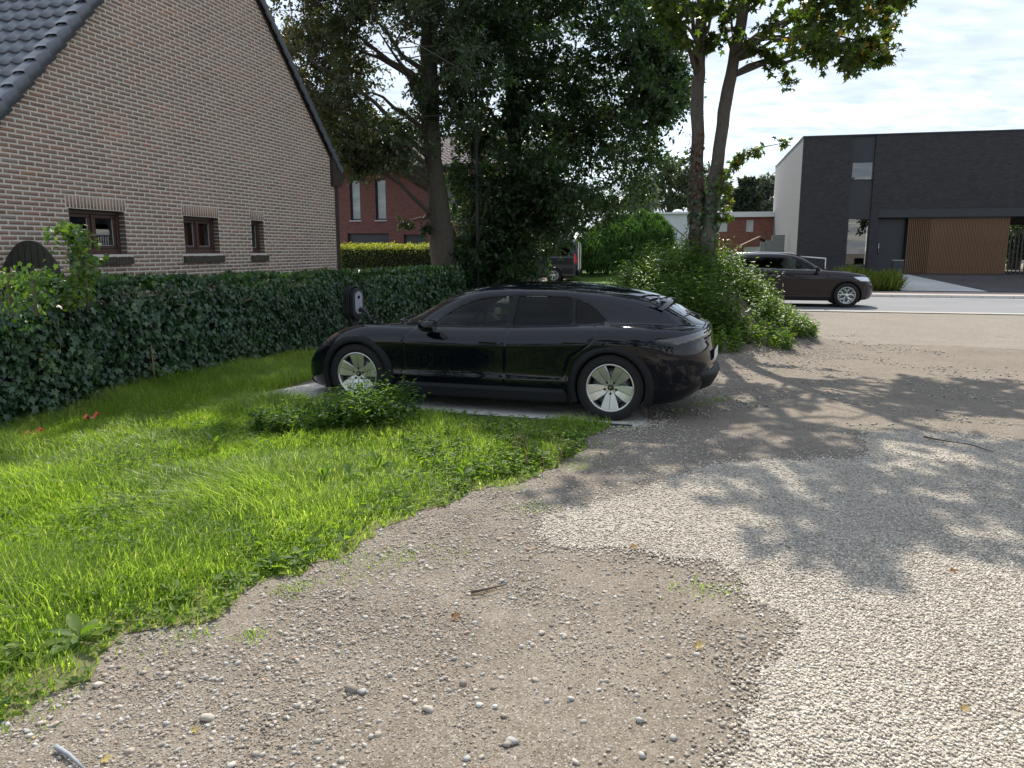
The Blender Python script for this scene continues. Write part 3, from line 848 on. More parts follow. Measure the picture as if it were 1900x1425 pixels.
    root = empty('driving_suv')
    made = build_body(S, root, pm, 240, 84)
    for sd in (1, -1):
        for x in (2.865, 0.):
            make_wheel(root, x, .84, sd, .37, .255, .235, CARM, R(90), 'star')
            vs = []; fs = []
            for k in range(24):
                a = R(-30) + R(240) * k / 23
                for y in (.93, .50): vs.append((x + .415 * math.cos(a), y * sd, .37 + .415 * math.sin(a)))
            for k in range(23): fs.append((2 * k, 2 * k + 1, 2 * k + 3, 2 * k + 2))
            b0 = len(vs); vs.append((x, .50 * sd, .37))
            for k in range(23): fs.append((2 * k + 1, 2 * k + 3, b0))
            MB().add(vs, fs).build('wheel_housing', CARM['dark'], root)
            vs = []; fs = []; K = 36
            for k in range(K):
                a = R(-20) + R(220) * k / (K - 1)
                for r, y in ((.405, .88), (.408, .962), (.432, .962), (.446, .935)): vs.append((x + r * math.cos(a), y * sd, .37 + r * math.sin(a)))
            for k in range(K - 1):
                for q in range(3):
                    f = (k * 4 + q, k * 4 + q + 1, k * 4 + q + 5, k * 4 + q + 4); fs.append(f if sd < 0 else f[::-1])
            MB().add(vs, fs, True).build('wheel_arch_trim', CARM['clad'], root)
        mr = empty('wing_mirror', (1.98, .93 * sd, 1.12), 0, root)
        h = MB(); h.box(-.06, .07, .02 * sd, .22 * sd, -.03, .10, .035); h.build('mirror_housing', paint, mr)
        h = MB(); h.tube([(0, -.06 * sd, -.03), (0, .06 * sd, -.02)], .025, 8); h.build('mirror_foot', CARM['dark'], mr)
        tr = MB(); tr.tube([(2.10, .845 * sd, 1.115), (1.5, .842 * sd, 1.122), (1.0, .842 * sd, 1.135), (.0, .842 * sd, 1.172), (-.42, .80 * sd, 1.19)], .008, 6); tr.build('window_trim', CARM['chrome'], root)
        for door, xh in (('front_door', 1.25), ('rear_door', .30)):
            h = MB(); h.box(xh - .1, xh + .1, .945 * sd, .972 * sd, .955, .985, .012); h.build('door_handle', paint, made[(door, sd)])
        rl = MB(); rl.tube([(1.35, .56 * sd, 1.595), (1.2, .575 * sd, 1.635), (.3, .575 * sd, 1.65), (-.35, .565 * sd, 1.61), (-.45, .55 * sd, 1.56)], .016, 8); rl.build('roof_rail', CARM['chrome'], root)
        sk = MB(); sk.box(.46, 2.40, .86 * sd, .955 * sd, .20, .30, .02); sk.build('side_skirt', CARM['clad'], root)
    tub = MB(); tub.box(-.5, 2.1, -.72, .72, .38, .44); tub.build('cabin_floor', CARM['cabin'], root)
    db = MB(); db.prism([(2.35, .8), (2.35, 1.08), (1.85, 1.12), (1.72, 1.03), (1.8, .8)], -.7, .7, 'y'); db.build('dashboard', CARM['cabin'], root)
    sw = MB(); sw.tube([(1.62 - .06 * math.sin(a), .36 + .18 * math.cos(a), 1.08 + .165 * math.sin(a)) for a in np.linspace(0, 2 * math.pi, 21)], .016, 6, caps=False); sw.build('steering_wheel', CARM['cabin'], root)
    for x, y in ((1.15, .37), (1.15, -.37), (.2, .36), (.2, -.36)): seat(root, x, y, CARM, z0=.52)
    return root

def build_van():
    z9 = {3.9: .62, 3.8: .80, 3.6: .98, 3.3: 1.06, 3.0: 1.12, 2.6: 1.17, 0: 1.18, -1.0: 1.18}
    zc = {3.9: .62, 3.8: .84, 3.6: 1.02, 3.3: 1.11, 3.05: 1.20, 2.7: 1.48, 2.35: 1.80, 2.1: 1.93, 1.7: 1.97, 0: 1.98, -.7: 1.97, -.86: 1.93, -.95: 1.7, -1.02: 1.2}
    zrail = {3.9: .62, 3.6: 1.0, 3.3: 1.08, 3.05: 1.15, 2.7: 1.40, 2.35: 1.70, 2.1: 1.83, 1.7: 1.88, 0: 1.89, -.7: 1.88, -.86: 1.83, -.95: 1.6, -1.02: 1.2}
    zwin = {3.9: .62, 3.6: .99, 3.3: 1.07, 3.0: 1.13, 2.7: 1.30, 2.35: 1.55, 2.1: 1.69, 1.7: 1.74, 0: 1.75, -.8: 1.74, -.95: 1.5, -1.02: 1.2}
    lines = generic_spec(z9, zc, zrail, zwin, .25, .97, 3.92, -1.06, 3.85, -1.03, .88, .82, .62, (3.15, 2.5))
    glass = lambda C, N: (C[:, 2] > 1.1) & (C[:, 1] > .5)
    top = lambda C, N: N[:, 2] > .2
    S = dict(lines=lines, front_taper=(2.9, 2.6, .42), rear_taper=(-.80, 4, .30),
        regions=[('front_door', 'xz', round_poly([(2.95, 1.1), (2.55, 1.42), (2.2, 1.70), (1.9, 1.76), (1.88, .40), (2.5, .40), (2.95, .8)], .04), lambda C, N: (N[:, 1] > .25) & (C[:, 1] > .5)),
                 ('sliding_door', 'xz', round_poly([(1.86, 1.78), (.62, 1.78), (.60, .40), (1.86, .40)], .04), lambda C, N: (N[:, 1] > .25) & (C[:, 1] > .5)),
                 ('windscreen', 'xy', [(3.06, -.1), (2.98, .5), (2.75, .74), (2.25, .70), (2.22, -.1)], top),
                 ('front_side_window', 'xz', round_poly([(2.78, 1.22), (2.45, 1.47), (2.2, 1.62), (1.95, 1.67), (1.95, 1.20)], .04), glass),
                 ('rear_side_window', 'xz', round_poly([(1.78, 1.70), (.70, 1.70), (.70, 1.20), (1.78, 1.20)], .05), glass),
                 ('quarter_window', 'xz', round_poly([(.52, 1.70), (-.70, 1.70), (-.74, 1.20), (.52, 1.20)], .05), glass),
                 ('headlamp', 'xz', [(3.3, .98), (3.75, .84), (3.75, .66), (3.4, .76)], lambda C, N: C[:, 1] > .5),
                 ('tail_lamp', 'xz', [(-.90, 1.28), (-1.2, 1.28), (-1.2, .90), (-.90, .90)], lambda C, N: C[:, 1] > .70),
                 ('cut', 'xz', circle(2.95, .34, .385, 40), lambda C, N: C[:, 1] > .6), ('cut', 'xz', circle(0, .34, .385, 40), lambda C, N: C[:, 1] > .6)],
        glass={'front_side_window', 'rear_side_window', 'quarter_window', 'windscreen'}, single={'body', 'windscreen'},
        nest={'front_side_window': 'front_door', 'rear_side_window': 'sliding_door'}, rename={'front_side_window': 'window', 'rear_side_window': 'window'}, groove=.006)
    paint = m_paint('charcoal_paint', (.030, .032, .036))
    pm = dict(CARM); pm.update(body=paint, front_door=paint, sliding_door=paint, windscreen=CARM['glass'], front_side_window=CARM['glass'], rear_side_window=CARM['glass_dark'], quarter_window=CARM['glass_dark'], headlamp=CARM['lamp'], tail_lamp=CARM['red'])
    root = empty('parked_van')
    build_body(S, root, pm, 200, 72)
    for sd in (1, -1):
        for x in (2.95, 0.): make_wheel(root, x, .84, sd, .34, .215, .215, CARM, R(90), 'star')
        m = MB(); m.box(2.30, 2.42, .90 * sd, 1.14 * sd, 1.18, 1.38, .04); m.build('wing_mirror', CARM['dark'], root)
    m = MB(); m.box(-1.12, -1.0, -.90, .90, .34, .56, .04); m.build('rear_bumper', CARM['clad'], root)
    # pale chequered marking strip on the rear corner, and tail doors
    wm = mat_plain('white_marking', (.70, .70, .68), .4)
    for sd in (1, -1):
        m = MB(); m.box(-1.082, -1.058, .40 * sd, .80 * sd, .60, 1.80, .006); m.build('rear_door_panel', wm, root)
    return root
# ================================================================= ground, road, pavement
def mat_ground(name, c_lo, c_mid, c_hi, fine=70, mid=9, big=.9, bmp=.5, bd=.012, rough=.95, peb=None):
    m, n, l, b = new_mat(name)
    tc = n.new('ShaderNodeTexCoord'); vec = tc.outputs['Object']
    t1 = tex_noise(n, l, big, 5, .6, vec=vec); t2 = tex_noise(n, l, mid, 8, .7, vec=vec); t3 = tex_noise(n, l, fine, 4, .7, vec=vec)
    ad = n.new('ShaderNodeMath'); ad.operation = 'MULTIPLY_ADD'; ad.inputs[1].default_value = .8
    l.new(t1.outputs['Fac'], ad.inputs[0]); l.new(t2.outputs['Fac'], ad.inputs[2])
    ad2 = n.new('ShaderNodeMath'); ad2.operation = 'MULTIPLY_ADD'; ad2.inputs[1].default_value = .7
    l.new(t3.outputs['Fac'], ad2.inputs[0]); l.new(ad.outputs[0], ad2.inputs[2])
    mr = n.new('ShaderNodeMapRange'); mr.inputs['From Min'].default_value = .8; mr.inputs['From Max'].default_value = 1.7
    l.new(ad2.outputs[0], mr.inputs['Value'])
    r = ramp(n, l, mr.outputs[0], [(.18, c_lo), (.5, c_mid), (.82, c_hi)])
    b.inputs['Roughness'].default_value = rough
    b.inputs['Specular IOR Level'].default_value = .2
    if not peb:
        l.new(r.outputs[0], b.inputs['Base Color']); bump(n, l, b, ad2.outputs[0], bmp, bd)
        return m
    # embedded grit: small cells, each its own grey or brown, in patches
    vo = n.new('ShaderNodeTexVoronoi'); vo.inputs['Scale'].default_value = peb; vo.inputs['Randomness'].default_value = 1.0
    l.new(vec, vo.inputs['Vector'])
    sx = n.new('ShaderNodeSeparateColor'); l.new(vo.outputs['Color'], sx.inputs[0])
    cr = ramp(n, l, sx.outputs[0], [(0, (.085, .068, .052)), (.3, (.17, .145, .115)), (.6, (.27, .235, .19)), (.85, (.22, .21, .20)), (1, (.42, .39, .345))])
    t4 = tex_noise(n, l, 2.6, 6, .7, vec=vec)
    th = n.new('ShaderNodeMath'); th.operation = 'MULTIPLY_ADD'; th.inputs[1].default_value = .9; l.new(sx.outputs[1], th.inputs[0]); l.new(t4.outputs['Fac'], th.inputs[2])
    ms = n.new('ShaderNodeMapRange'); ms.inputs['From Min'].default_value = .86; ms.inputs['From Max'].default_value = .98; l.new(th.outputs[0], ms.inputs['Value'])
    mx = n.new('ShaderNodeMix'); mx.data_type = 'RGBA'; l.new(ms.outputs[0], mx.inputs[0]); l.new(r.outputs[0], mx.inputs[6]); l.new(cr.outputs[0], mx.inputs[7])
    l.new(mx.outputs[2], b.inputs['Base Color'])
    iv = n.new('ShaderNodeMath'); iv.operation = 'MULTIPLY_ADD'; iv.inputs[1].default_value = -60 / peb * .9; iv.inputs[2].default_value = 1.0; l.new(vo.outputs['Distance'], iv.inputs[0])
    pm = n.new('ShaderNodeMath'); pm.operation = 'MULTIPLY'; l.new(iv.outputs[0], pm.inputs[0]); l.new(ms.outputs[0], pm.inputs[1])
    hh = n.new('ShaderNodeMath'); hh.operation = 'MULTIPLY_ADD'; hh.inputs[1].default_value = .9; l.new(pm.outputs[0], hh.inputs[0]); l.new(ad2.outputs[0], hh.inputs[2])
    bump(n, l, b, hh.outputs[0], bmp, bd)
    return m
M_DIRT = mat_ground('trodden_dirt', (.105, .085, .064), (.180, .150, .116), (.275, .238, .192), peb=170)
M_FARG = mat_ground('pale_grit', (.235, .21, .175), (.33, .30, .255), (.43, .40, .35), 160, 30, 1.2, .6, .008)
M_MOUND = mat_ground('mound_soil', (.085, .070, .055), (.145, .122, .098), (.21, .18, .15), peb=60)
M_SOIL = mat_ground('verge_soil', (.10, .105, .045), (.14, .14, .065), (.19, .175, .10), 60, 8, 1.0)
M_ASPH = mat_ground('grey_asphalt', (.17, .175, .185), (.20, .205, .215), (.235, .24, .25), 120, 18, .4, .2, .004)
M_CONC = mat_ground('pale_concrete', (.40, .39, .37), (.47, .46, .44), (.54, .53, .51), 90, 10, .6, .2, .004)
M_EDGC = mat_ground('dusty_edge_concrete', (.30, .29, .27), (.36, .35, .325), (.42, .41, .385), 90, 10, .6, .2, .004)
M_DUST = mat_ground('pale_dust', (.19, .17, .142), (.25, .228, .195), (.31, .287, .25), peb=120)
M_PAVE = mat_ground('pink_paving', (.33, .27, .24), (.40, .335, .30), (.47, .40, .365), 60, 14, .8, .2, .004)
M_DRIVE = mat_ground('dark_forecourt', (.055, .050, .050), (.085, .078, .078), (.12, .11, .11), 90, 20, .8, .6, .01)  # one dark tone over the whole forecourt
M_LAWN = mat_ground('far_lawn', (.055, .10, .018), (.085, .15, .028), (.12, .19, .04), 40, 8, .6, .6, .03)
M_PADS = mat_ground('pad_grit', (.40, .385, .36), (.50, .485, .455), (.60, .585, .555), 190, 40, 1.0, .6, .006)

def sheet(name, poly, z_off, mat, step=.25, follow=True, kind='structure'):
    """ground sheet cut to an outline, following the land"""
    P = np.array(poly, float); x0, y0 = P.min(0); x1, y1 = P.max(0)
    nx, ny = max(2, int((x1 - x0) / step) + 2), max(2, int((y1 - y0) / step) + 2)
    X, Y = np.meshgrid(np.linspace(x0, x1, nx), np.linspace(y0, y1, ny), indexing='ij')
    ii, jj = np.meshgrid(np.arange(nx - 1), np.arange(ny - 1), indexing='ij')
    Q = np.stack([ii * ny + jj, (ii + 1) * ny + jj, (ii + 1) * ny + jj + 1, ii * ny + jj + 1], -1).reshape(-1, 4)
    XY = np.stack([X.ravel(), Y.ravel()], -1)
    C = XY[Q].mean(1); k = in_poly(poly, C[:, 0], C[:, 1]); Q = Q[k]
    cnt = np.zeros(len(XY), int); np.add.at(cnt, Q.ravel(), 1)
    bd = (cnt > 0) & (cnt < 4)
    bx, by = near_poly(poly, XY[:, 0], XY[:, 1]); XY[bd, 0] = bx[bd]; XY[bd, 1] = by[bd]
    Z = hgt(XY[:, 0], XY[:, 1]) + z_off if follow else np.full(len(XY), z_off)
    uq, inv = np.unique(Q, return_inverse=True)
    V = np.column_stack([XY, Z])[uq]
    o = tri_obj(name, V, inv.reshape(Q.shape), mat, smooth=True)
    if kind: o['kind'] = kind
    return o
def gpoly(pix, z=0.0): return [tuple(ground(x, y, z)[:2]) for x, y in pix]
# main ground: fine near the camera, coarse to the horizon
xs = np.unique(np.concatenate([np.linspace(-900, -60, 15), np.linspace(-60, -9, 26), np.linspace(-9, 9, 91), np.linspace(9, 60, 40), np.linspace(60, 900, 15)]))
ys = np.unique(np.concatenate([np.linspace(-300, -4, 12), np.linspace(-4, 20, 121), np.linspace(20, 60, 41), np.linspace(60, 900, 16)]))
X, Y = np.meshgrid(xs, ys, indexing='ij'); ny = len(ys)
ii, jj = np.meshgrid(np.arange(len(xs) - 1), np.arange(ny - 1), indexing='ij')
Q = np.stack([ii * ny + jj, (ii + 1) * ny + jj, (ii + 1) * ny + jj + 1, ii * ny + jj + 1], -1).reshape(-1, 4)
ground_o = tri_obj('ground', np.column_stack([X.ravel(), Y.ravel(), hgt(X, Y).ravel()]), Q, M_DIRT, smooth=True)
ground_o['kind'] = 'structure'
# white gravel spread, outline traced on the ground
GRAVEL_PX = [(1320, 1440), (1370, 1370), (1400, 1290), (1418, 1240), (1470, 1195), (1480, 1160), (1440, 1125), (1405, 1105), (1385, 1070), (1330, 1042), (1240, 1030), (1180, 1018), (1110, 1014), (1040, 1010), (1000, 990), (1015, 962), (1090, 940), (1170, 920), (1240, 893), (1300, 873), (1400, 858), (1500, 857), (1590, 856), (1612, 840), (1606, 815), (1640, 804), (1700, 801), (1780, 806), (1860, 816), (1990, 832)]
g_out = gpoly(GRAVEL_PX)
# ragged rim: subdivide and jitter
_r = []
for (p, q) in zip(g_out[:-1], g_out[1:]):
    for f in np.linspace(0, 1, 9)[:-1]:
        a = np.array(p) * (1 - f) + np.array(q) * f
        k = .10 * (vnoise(a[0] * 5, a[1] * 5, 91) - .5) + .06 * (vnoise(a[0] * 16, a[1] * 16, 92) - .5) + rng.normal(0, .008)
        dd = np.array(q) - np.array(p); dd = np.array([-dd[1], dd[0]]) / (np.linalg.norm(dd) + 1e-9)
        _r.append(tuple(a + dd * k))
g_out = _r
GRAVEL = g_out + [(7.5, 5.2), (7.5, -1.5), (float(g_out[0][0]) - .05, -1.5)]
sheet('gravel_spread', GRAVEL, .004, M_FARG, .06)
# verge: soil under the grass
GRASS_PX = [(-250, 1400), (0, 1312), (60, 1275), (110, 1250), (200, 1200), (330, 1152), (400, 1125), (500, 1082), (620, 1035), (700, 990), (760, 952), (860, 922), (930, 905), (1000, 880), (1060, 850), (1085, 825), (1120, 806)]
_e = gpoly(GRASS_PX); _r = []
for (p, q) in zip(_e[:-1], _e[1:]):
    for f in np.linspace(0, 1, 8)[:-1]:
        a = np.array(p) * (1 - f) + np.array(q) * f
        k = .26 * (vnoise(a[0] * 2.6, a[1] * 2.6, 93) - .5) + .16 * (vnoise(a[0] * 8, a[1] * 8, 94) - .5) + rng.normal(0, .012)
        dd = np.array(q) - np.array(p); dd = np.array([-dd[1], dd[0]]) / (np.linalg.norm(dd) + 1e-9)
        _r.append(tuple(a + dd * k))
VERGE_EDGE = _r + [_e[-1]]
GRASS = VERGE_EDGE + [(1.0, 7.47), (-1.21, 8.23), (-3.26, 8.77), (-2.7, 10.4)] + [tuple(G(-6.0, 12.4)[:2]), tuple(G(-6.75, 12.4)[:2]), tuple(G(-6.75, 3.0)[:2])]
sheet('grass_verge_soil', GRASS, .003, M_SOIL, .08)
# parking pad: resin-bound grit slab with a thin metal edging
PADA = [(-3.26, 8.77), (1.10, 7.41)]
pdir = np.array([1.10 + 3.26, 7.41 - 8.77]); pdir /= np.linalg.norm(pdir); pnrm = np.array([-pdir[1], pdir[0]])
A0 = np.array([-3.30, 8.80]); A1 = A0 + pdir * 4.75
PAD = [tuple(A0), tuple(A1), tuple(A0 + pdir * 4.82 + pnrm * .35), tuple(A0 + pdir * 4.62 + pnrm * .8), tuple(A0 + pdir * 4.7 + pnrm * 2.0), tuple(A0 + pdir * 5.2 + pnrm * 4.4), tuple(A0 + pdir * .9 + pnrm * 3.4), tuple(A0 + pdir * .25 + pnrm * 1.4)]
sheet('parking_pad', PAD, .016, M_PADS, .2)
M_EDGE = mat_plain('dark_metal_edging', (.06, .06, .06), .6)
em_ = MB()
q0, q1 = A0 + pdir * 1.9, A0 + pdir * 4.7
for q in (0,):
    a, b = q0, q1; nn = pnrm * .006
    z = .05
    em_.add([(a[0] - nn[0], a[1] - nn[1], -.02), (b[0] - nn[0], b[1] - nn[1], -.02), (b[0] + nn[0], b[1] + nn[1], -.02), (a[0] + nn[0], a[1] + nn[1], -.02), (a[0] - nn[0], a[1] - nn[1], z), (b[0] - nn[0], b[1] - nn[1], z), (b[0] + nn[0], b[1] + nn[1], z), (a[0] + nn[0], a[1] + nn[1], z)], [(0, 1, 5, 4), (2, 3, 7, 6), (4, 5, 6, 7), (1, 2, 6, 5), (3, 0, 4, 7)])
tag(em_.build('pad_edging', M_EDGE), kind='structure')
# road and its edges run along NV
def strip(name, s0, s1, t0, t1, z, mat, seg=30):
    m = MB()
    for a, b in zip(np.linspace(t0, t1, seg + 1)[:-1], np.linspace(t0, t1, seg + 1)[1:]):
        m.add([G(a, s0, z), G(b, s0, z), G(b, s1, z), G(a, s1, z)], [(0, 1, 2, 3)])
    o = m.build(name, mat); o['kind'] = 'structure'
    return o
strip('road', 23.9, 30.9, -90, 120, .020, M_ASPH)
strip('road_edge_strip', 23.45, 23.895, -90, 120, .024, M_EDGC)
strip('road_gutter', 30.55, 30.85, -90, 120, .026, M_CONC)
pv = MB(); pm_ = [G(t, s, z) for t in (-90, 120) for s in (30.9, 33.3) for z in (-.05, .13)]
pv.add(pm_, [(0, 2, 3, 1), (4, 5, 7, 6), (0, 1, 5, 4), (2, 6, 7, 3), (1, 3, 7, 5)])
pave = pv.build('pavement', M_PAVE); pave['kind'] = 'structure'
kb = MB()
for i in range(0, 46):
    kb.box(-6 + i * 1.0 + .006, -6 + (i + 1) * 1.0 - .006, 30.84, 30.95, -.03, .135, .012)
kerb = kb.build('kerb', M_CONC); kerb['kind'] = 'structure'; kerb.rotation_euler = (0, 0, -GA)
_d = [(2.2, 15.6), (3.4, 15.0), (5, 15.4), (7, 14.6), (9.5, 15.2), (13, 14.4), (18, 15.0), (30, 14.5), (30, 23.44), (2.4, 23.44), (2.0, 19.5)]
_q = []
for (p, q) in zip(_d, _d[1:] + _d[:1]):
    L_ = math.hypot(q[0] - p[0], q[1] - p[1]); m_ = max(1, int(L_ / .25))
    for f in np.linspace(0, 1, m_ + 1)[:-1]:
        a = np.array(p) * (1 - f) + np.array(q) * f
        if a[1] < 23.3: a = a + (np.array([vnoise(a[0] * .9, a[1] * .9, 95), vnoise(a[0] * 1.1, a[1] * 1.1, 96)]) - .5) * 1.6 + (np.array([vnoise(a[0] * 4, a[1] * 4, 97), vnoise(a[0] * 4, a[1] * 4, 98)]) - .5) * .5
        _q.append(tuple(G(*a)[:2]))
sheet('dusty_verge', _q, .003, M_DUST, .15)
# concrete path and dark forecourt in front of the modern house, climbing to it
def ramp_sheet(name, poly_ts, off, mat):
    P = [G(t, s) for t, s in poly_ts]
    return sheet(name, [tuple(p[:2]) for p in P], off, mat, .4)
ramp_sheet('forecourt', [(8.2, 33.35), (40, 33.35), (40, 44), (8.2, 44)], .075, M_DRIVE)
ramp_sheet('house_path', [(7.9, 33.35), (11.0, 33.35), (9.2, 38.0), (7.9, 38.0)], .081, M_CONC)
ramp_sheet('far_lawn', [(-6, 33.4), (3.3, 33.4), (3.3, 60), (-6, 60)], .02, M_LAWN)
ramp_sheet('near_lawn', [(-6.4, 17.0), (1.4, 17.0), (2.4, 23.2), (-6.4, 23.2)], .012, M_LAWN)
# ================================================================= brick house with the gable wall
def mat_brick(name, stops, scale=30):
    m, n, l, b = new_mat(name)
    a = n.new('ShaderNodeAttribute'); a.attribute_name = 'tint'
    r = ramp(n, l, a.outputs['Fac'], stops)
    t = tex_noise(n, l, scale, 6, .7)
    mx = n.new('ShaderNodeMix'); mx.data_type = 'RGBA'; mx.blend_type = 'MULTIPLY'
    mx.inputs[0].default_value = .75
    rr = ramp(n, l, t.outputs['Fac'], [(.25, (.55, .55, .56)), (.75, (1.3, 1.28, 1.25))])
    l.new(r.outputs[0], mx.inputs[6]); l.new(rr.outputs[0], mx.inputs[7])
    t9 = tex_noise(n, l, .8, 5, .6)
    r9 = ramp(n, l, t9.outputs['Fac'], [(.3, (.82, .82, .84)), (.7, (1.12, 1.1, 1.06))])
    m9 = n.new('ShaderNodeMix'); m9.data_type = 'RGBA'; m9.blend_type = 'MULTIPLY'; m9.inputs[0].default_value = 1.0
    l.new(mx.outputs[2], m9.inputs[6]); l.new(r9.outputs[0], m9.inputs[7]); l.new(m9.outputs[2], b.inputs['Base Color'])
    b.inputs['Roughness'].default_value = .88; b.inputs['Specular IOR Level'].default_value = .25
    bump(n, l, b, t.outputs['Fac'], .35, .004)
    return m
M_BRICK = mat_brick('gable_brick', [(0, (.260, .178, .134)), (.35, (.325, .222, .166)), (.7, (.360, .245, .182)), (.92, (.40, .228, .160)), (1, (.315, .258, .215))])
M_MORTAR = mat_noise('pale_mortar', (.56, .51, .44), (.68, .63, .55), 25, .95, .3, .004)
M_FRAME = mat_noise('brown_window_wood', (.050, .022, .017), (.085, .040, .030), 14, .42, .08, .002, anis=(1, 1, 12))
M_DARKROOM = mat_plain('dark_room', (.02, .022, .022), .9)
M_PANE = mat_glass('window_glass', (.55, .6, .6), base=.10)
M_CURT = mat_noise('net_curtain', (.42, .42, .40), (.55, .54, .52), 30, .9, .1, .004, anis=(1, 40, 1))
M_TILE = mat_noise('blue_grey_roof_tile', (.075, .085, .100), (.115, .125, .145), 9, .38, .10, .003, c3=(.14, .15, .165), spec=.55)
M_JAMB_SHADE = mat_noise('shade_tinted_jamb_brick', (.10, .075, .062), (.16, .118, .098), 20, .9, .3, .004)  # darker copy of the gable brick, the reveals' shade painted in
M_MOSS = mat_noise('mossy_sill_brick', (.045, .042, .028), (.10, .085, .065), 30, .9, .4, .004)

TW = -8.2
house = empty('gable_house', G(TW, 0), -GA)
tag(house, 'brown brick gable house with three small windows and blue-grey tiled roof', 'house')
RS, RZ = 12.30, 7.85                                        # ridge
S_L, S_R = 6.9, 16.78                                       # ends of the gable
def zroof(s):
    return np.where(np.asarray(s) < RS, RZ - (RS - s) * 1.006, RZ - (s - RS) * .905)
WIN = [(8.86, 9.90, 1.685, 2.300), (11.25, 12.20, 1.685, 2.300), (13.24, 13.66, 1.685, 2.300)]
def wall_piece(s0, s1, z0, z1):
    w = MB()
    poly = [(s0, z0), (s1, z0)]
    if z1 is None:
        poly += [(s1, float(zroof(s1)) - .03)]
        if s0 < RS < s1: poly += [(RS, RZ - .03)]
        poly += [(s0, float(zroof(s0)) - .03)]
    else: poly += [(s1, z1), (s0, z1)]
    return poly
gw = MB()
cuts = sorted([S_L, S_R] + [w[0] for w in WIN] + [w[1] for w in WIN])
for a, b in zip(cuts[:-1], cuts[1:]):
    w = [q for q in WIN if abs(q[0] - a) < 1e-6]
    if w:
        gw.prism(wall_piece(a, b, 0, w[0][2]), -.30, 0, 'x'); gw.prism(wall_piece(a, b, w[0][3], None), -.30, 0, 'x')
    else: gw.prism(wall_piece(a, b, 0, None), -.30, 0, 'x')
gable = gw.build('gable_wall', M_MORTAR, house)
# ---- bricks: stretcher bond, each with its own edges, joints recessed
CH, BL, JT = .0615, .247, .0145
SOLD = [(w[0] - .035, w[1] + .035, w[3], w[3] + 3 * CH) for w in WIN]
SILL = [(w[0] - .07, w[1] + .07, w[2] - 2 * CH, w[2]) for w in WIN]
bricks = []
k = 0
while True:
    z0 = 2.300 - 28 * CH + k * CH; z1 = z0 + CH - JT
    if z1 > RZ - .1: break
    off = (BL / 2 if k % 2 else 0) + rng.uniform(-.012, .012)
    s = S_L + .02 - BL + off
    blocks = []
    for (a, b, c, d) in [(w[0], w[1], w[2], w[3]) for w in WIN] + SOLD + SILL:
        if z1 > c + .004 and z0 < d - .004: blocks.append((a, b))
    lim0 = max(S_L, RS - (RZ - z1 - .06) / 1.006); lim1 = min(S_R, RS + (RZ - z1 - .06) / .905)
    while s < S_R:
        a, b = max(s, lim0), min(s + BL - JT, lim1)
        segs = [(a, b)]
        for (p, q) in blocks:
            nx = []
            for (u, v) in segs:
                if v <= p or u >= q: nx.append((u, v))
                else:
                    if u < p - JT: nx.append((u, p - JT * .6))
                    if v > q + JT: nx.append((q + JT * .6, v))
            segs = nx
        for (u, v) in segs:
            if v - u > .03: bricks.append((u + rng.uniform(0, .004), v - rng.uniform(0, .004), z0 + rng.uniform(-.0015, .0015), z1 + rng.uniform(-.0015, .0015), 0))
        s += BL
    k += 1
for (a, b, c, d) in SOLD:
    n = max(3, round((b - a) / .0625)); p = (b - a) / n
    for i in range(n): bricks.append((a + i * p + JT / 2, a + (i + 1) * p - JT / 2, c + .006, d - JT, 1))
BR = np.array(bricks)
BT = np.clip(rng.normal(.5, .25, len(BR)), 0, 1)
mid = np.array([G(TW, (a + b) / 2, (c + d) / 2) for a, b, c, d, _ in bricks])
bx_, by_, bf_ = proj(mid)
vis = (bx_ > -12) & (bx_ < 1900) & (by_ > -8) & (by_ < 520) & (BR[:, 1] - BR[:, 0] > .12) | (BR[:, 4] == 1)
size_px = FPX * (BR[:, 1] - BR[:, 0]) * (BR[:, 3] - BR[:, 2]) / np.maximum(bf_, 1)**2
size_px[~vis] = 0
order = np.argsort(-size_px)
single = set(order[:300].tolist())
def brick_geo(w, h, jit):
    x1 = .0035
    e = .004
    vs = [(-.01, 0, 0), (-.01, w, 0), (-.01, w, h), (-.01, 0, h), (x1 + jit[0], e, e), (x1 + jit[1], w - e, e), (x1 + jit[2], w - e, h - e), (x1 + jit[3], e, h - e)]
    fs = [(4, 5, 6, 7), (0, 1, 5, 4), (1, 2, 6, 5), (2, 3, 7, 6), (3, 0, 4, 7)]
    return vs, fs
variants = {}
V, F, TI = [], [], []
for i, (a, b, c, d, sold) in enumerate(bricks):
    if i in single:
        key = (round(b - a, 3), round(d - c, 3), int(BT[i] * 5))
        if key not in variants:
            vs, fs = brick_geo(b - a, d - c, rng.uniform(-.0015, .0015, 4))
            variants[key] = tri_mesh('brick', vs, fs, M_BRICK, {'tint': [BT[i]] * 8})
        o = link(bpy.data.objects.new('brick', variants[key]), gable)
        o.location = (rng.uniform(0, .0012), a, c)
    else:
        vs, fs = brick_geo(b - a, d - c, rng.uniform(-.0015, .0015, 4))
        q = len(V); V += [(x, y + a, z + c) for x, y, z in vs]; F += [tuple(q + j for j in f) for f in fs]; TI += [BT[i]] * 8
tag(tri_obj('brick_courses', np.array(V), np.array(F), M_BRICK, gable, {'tint': TI}), kind='stuff')
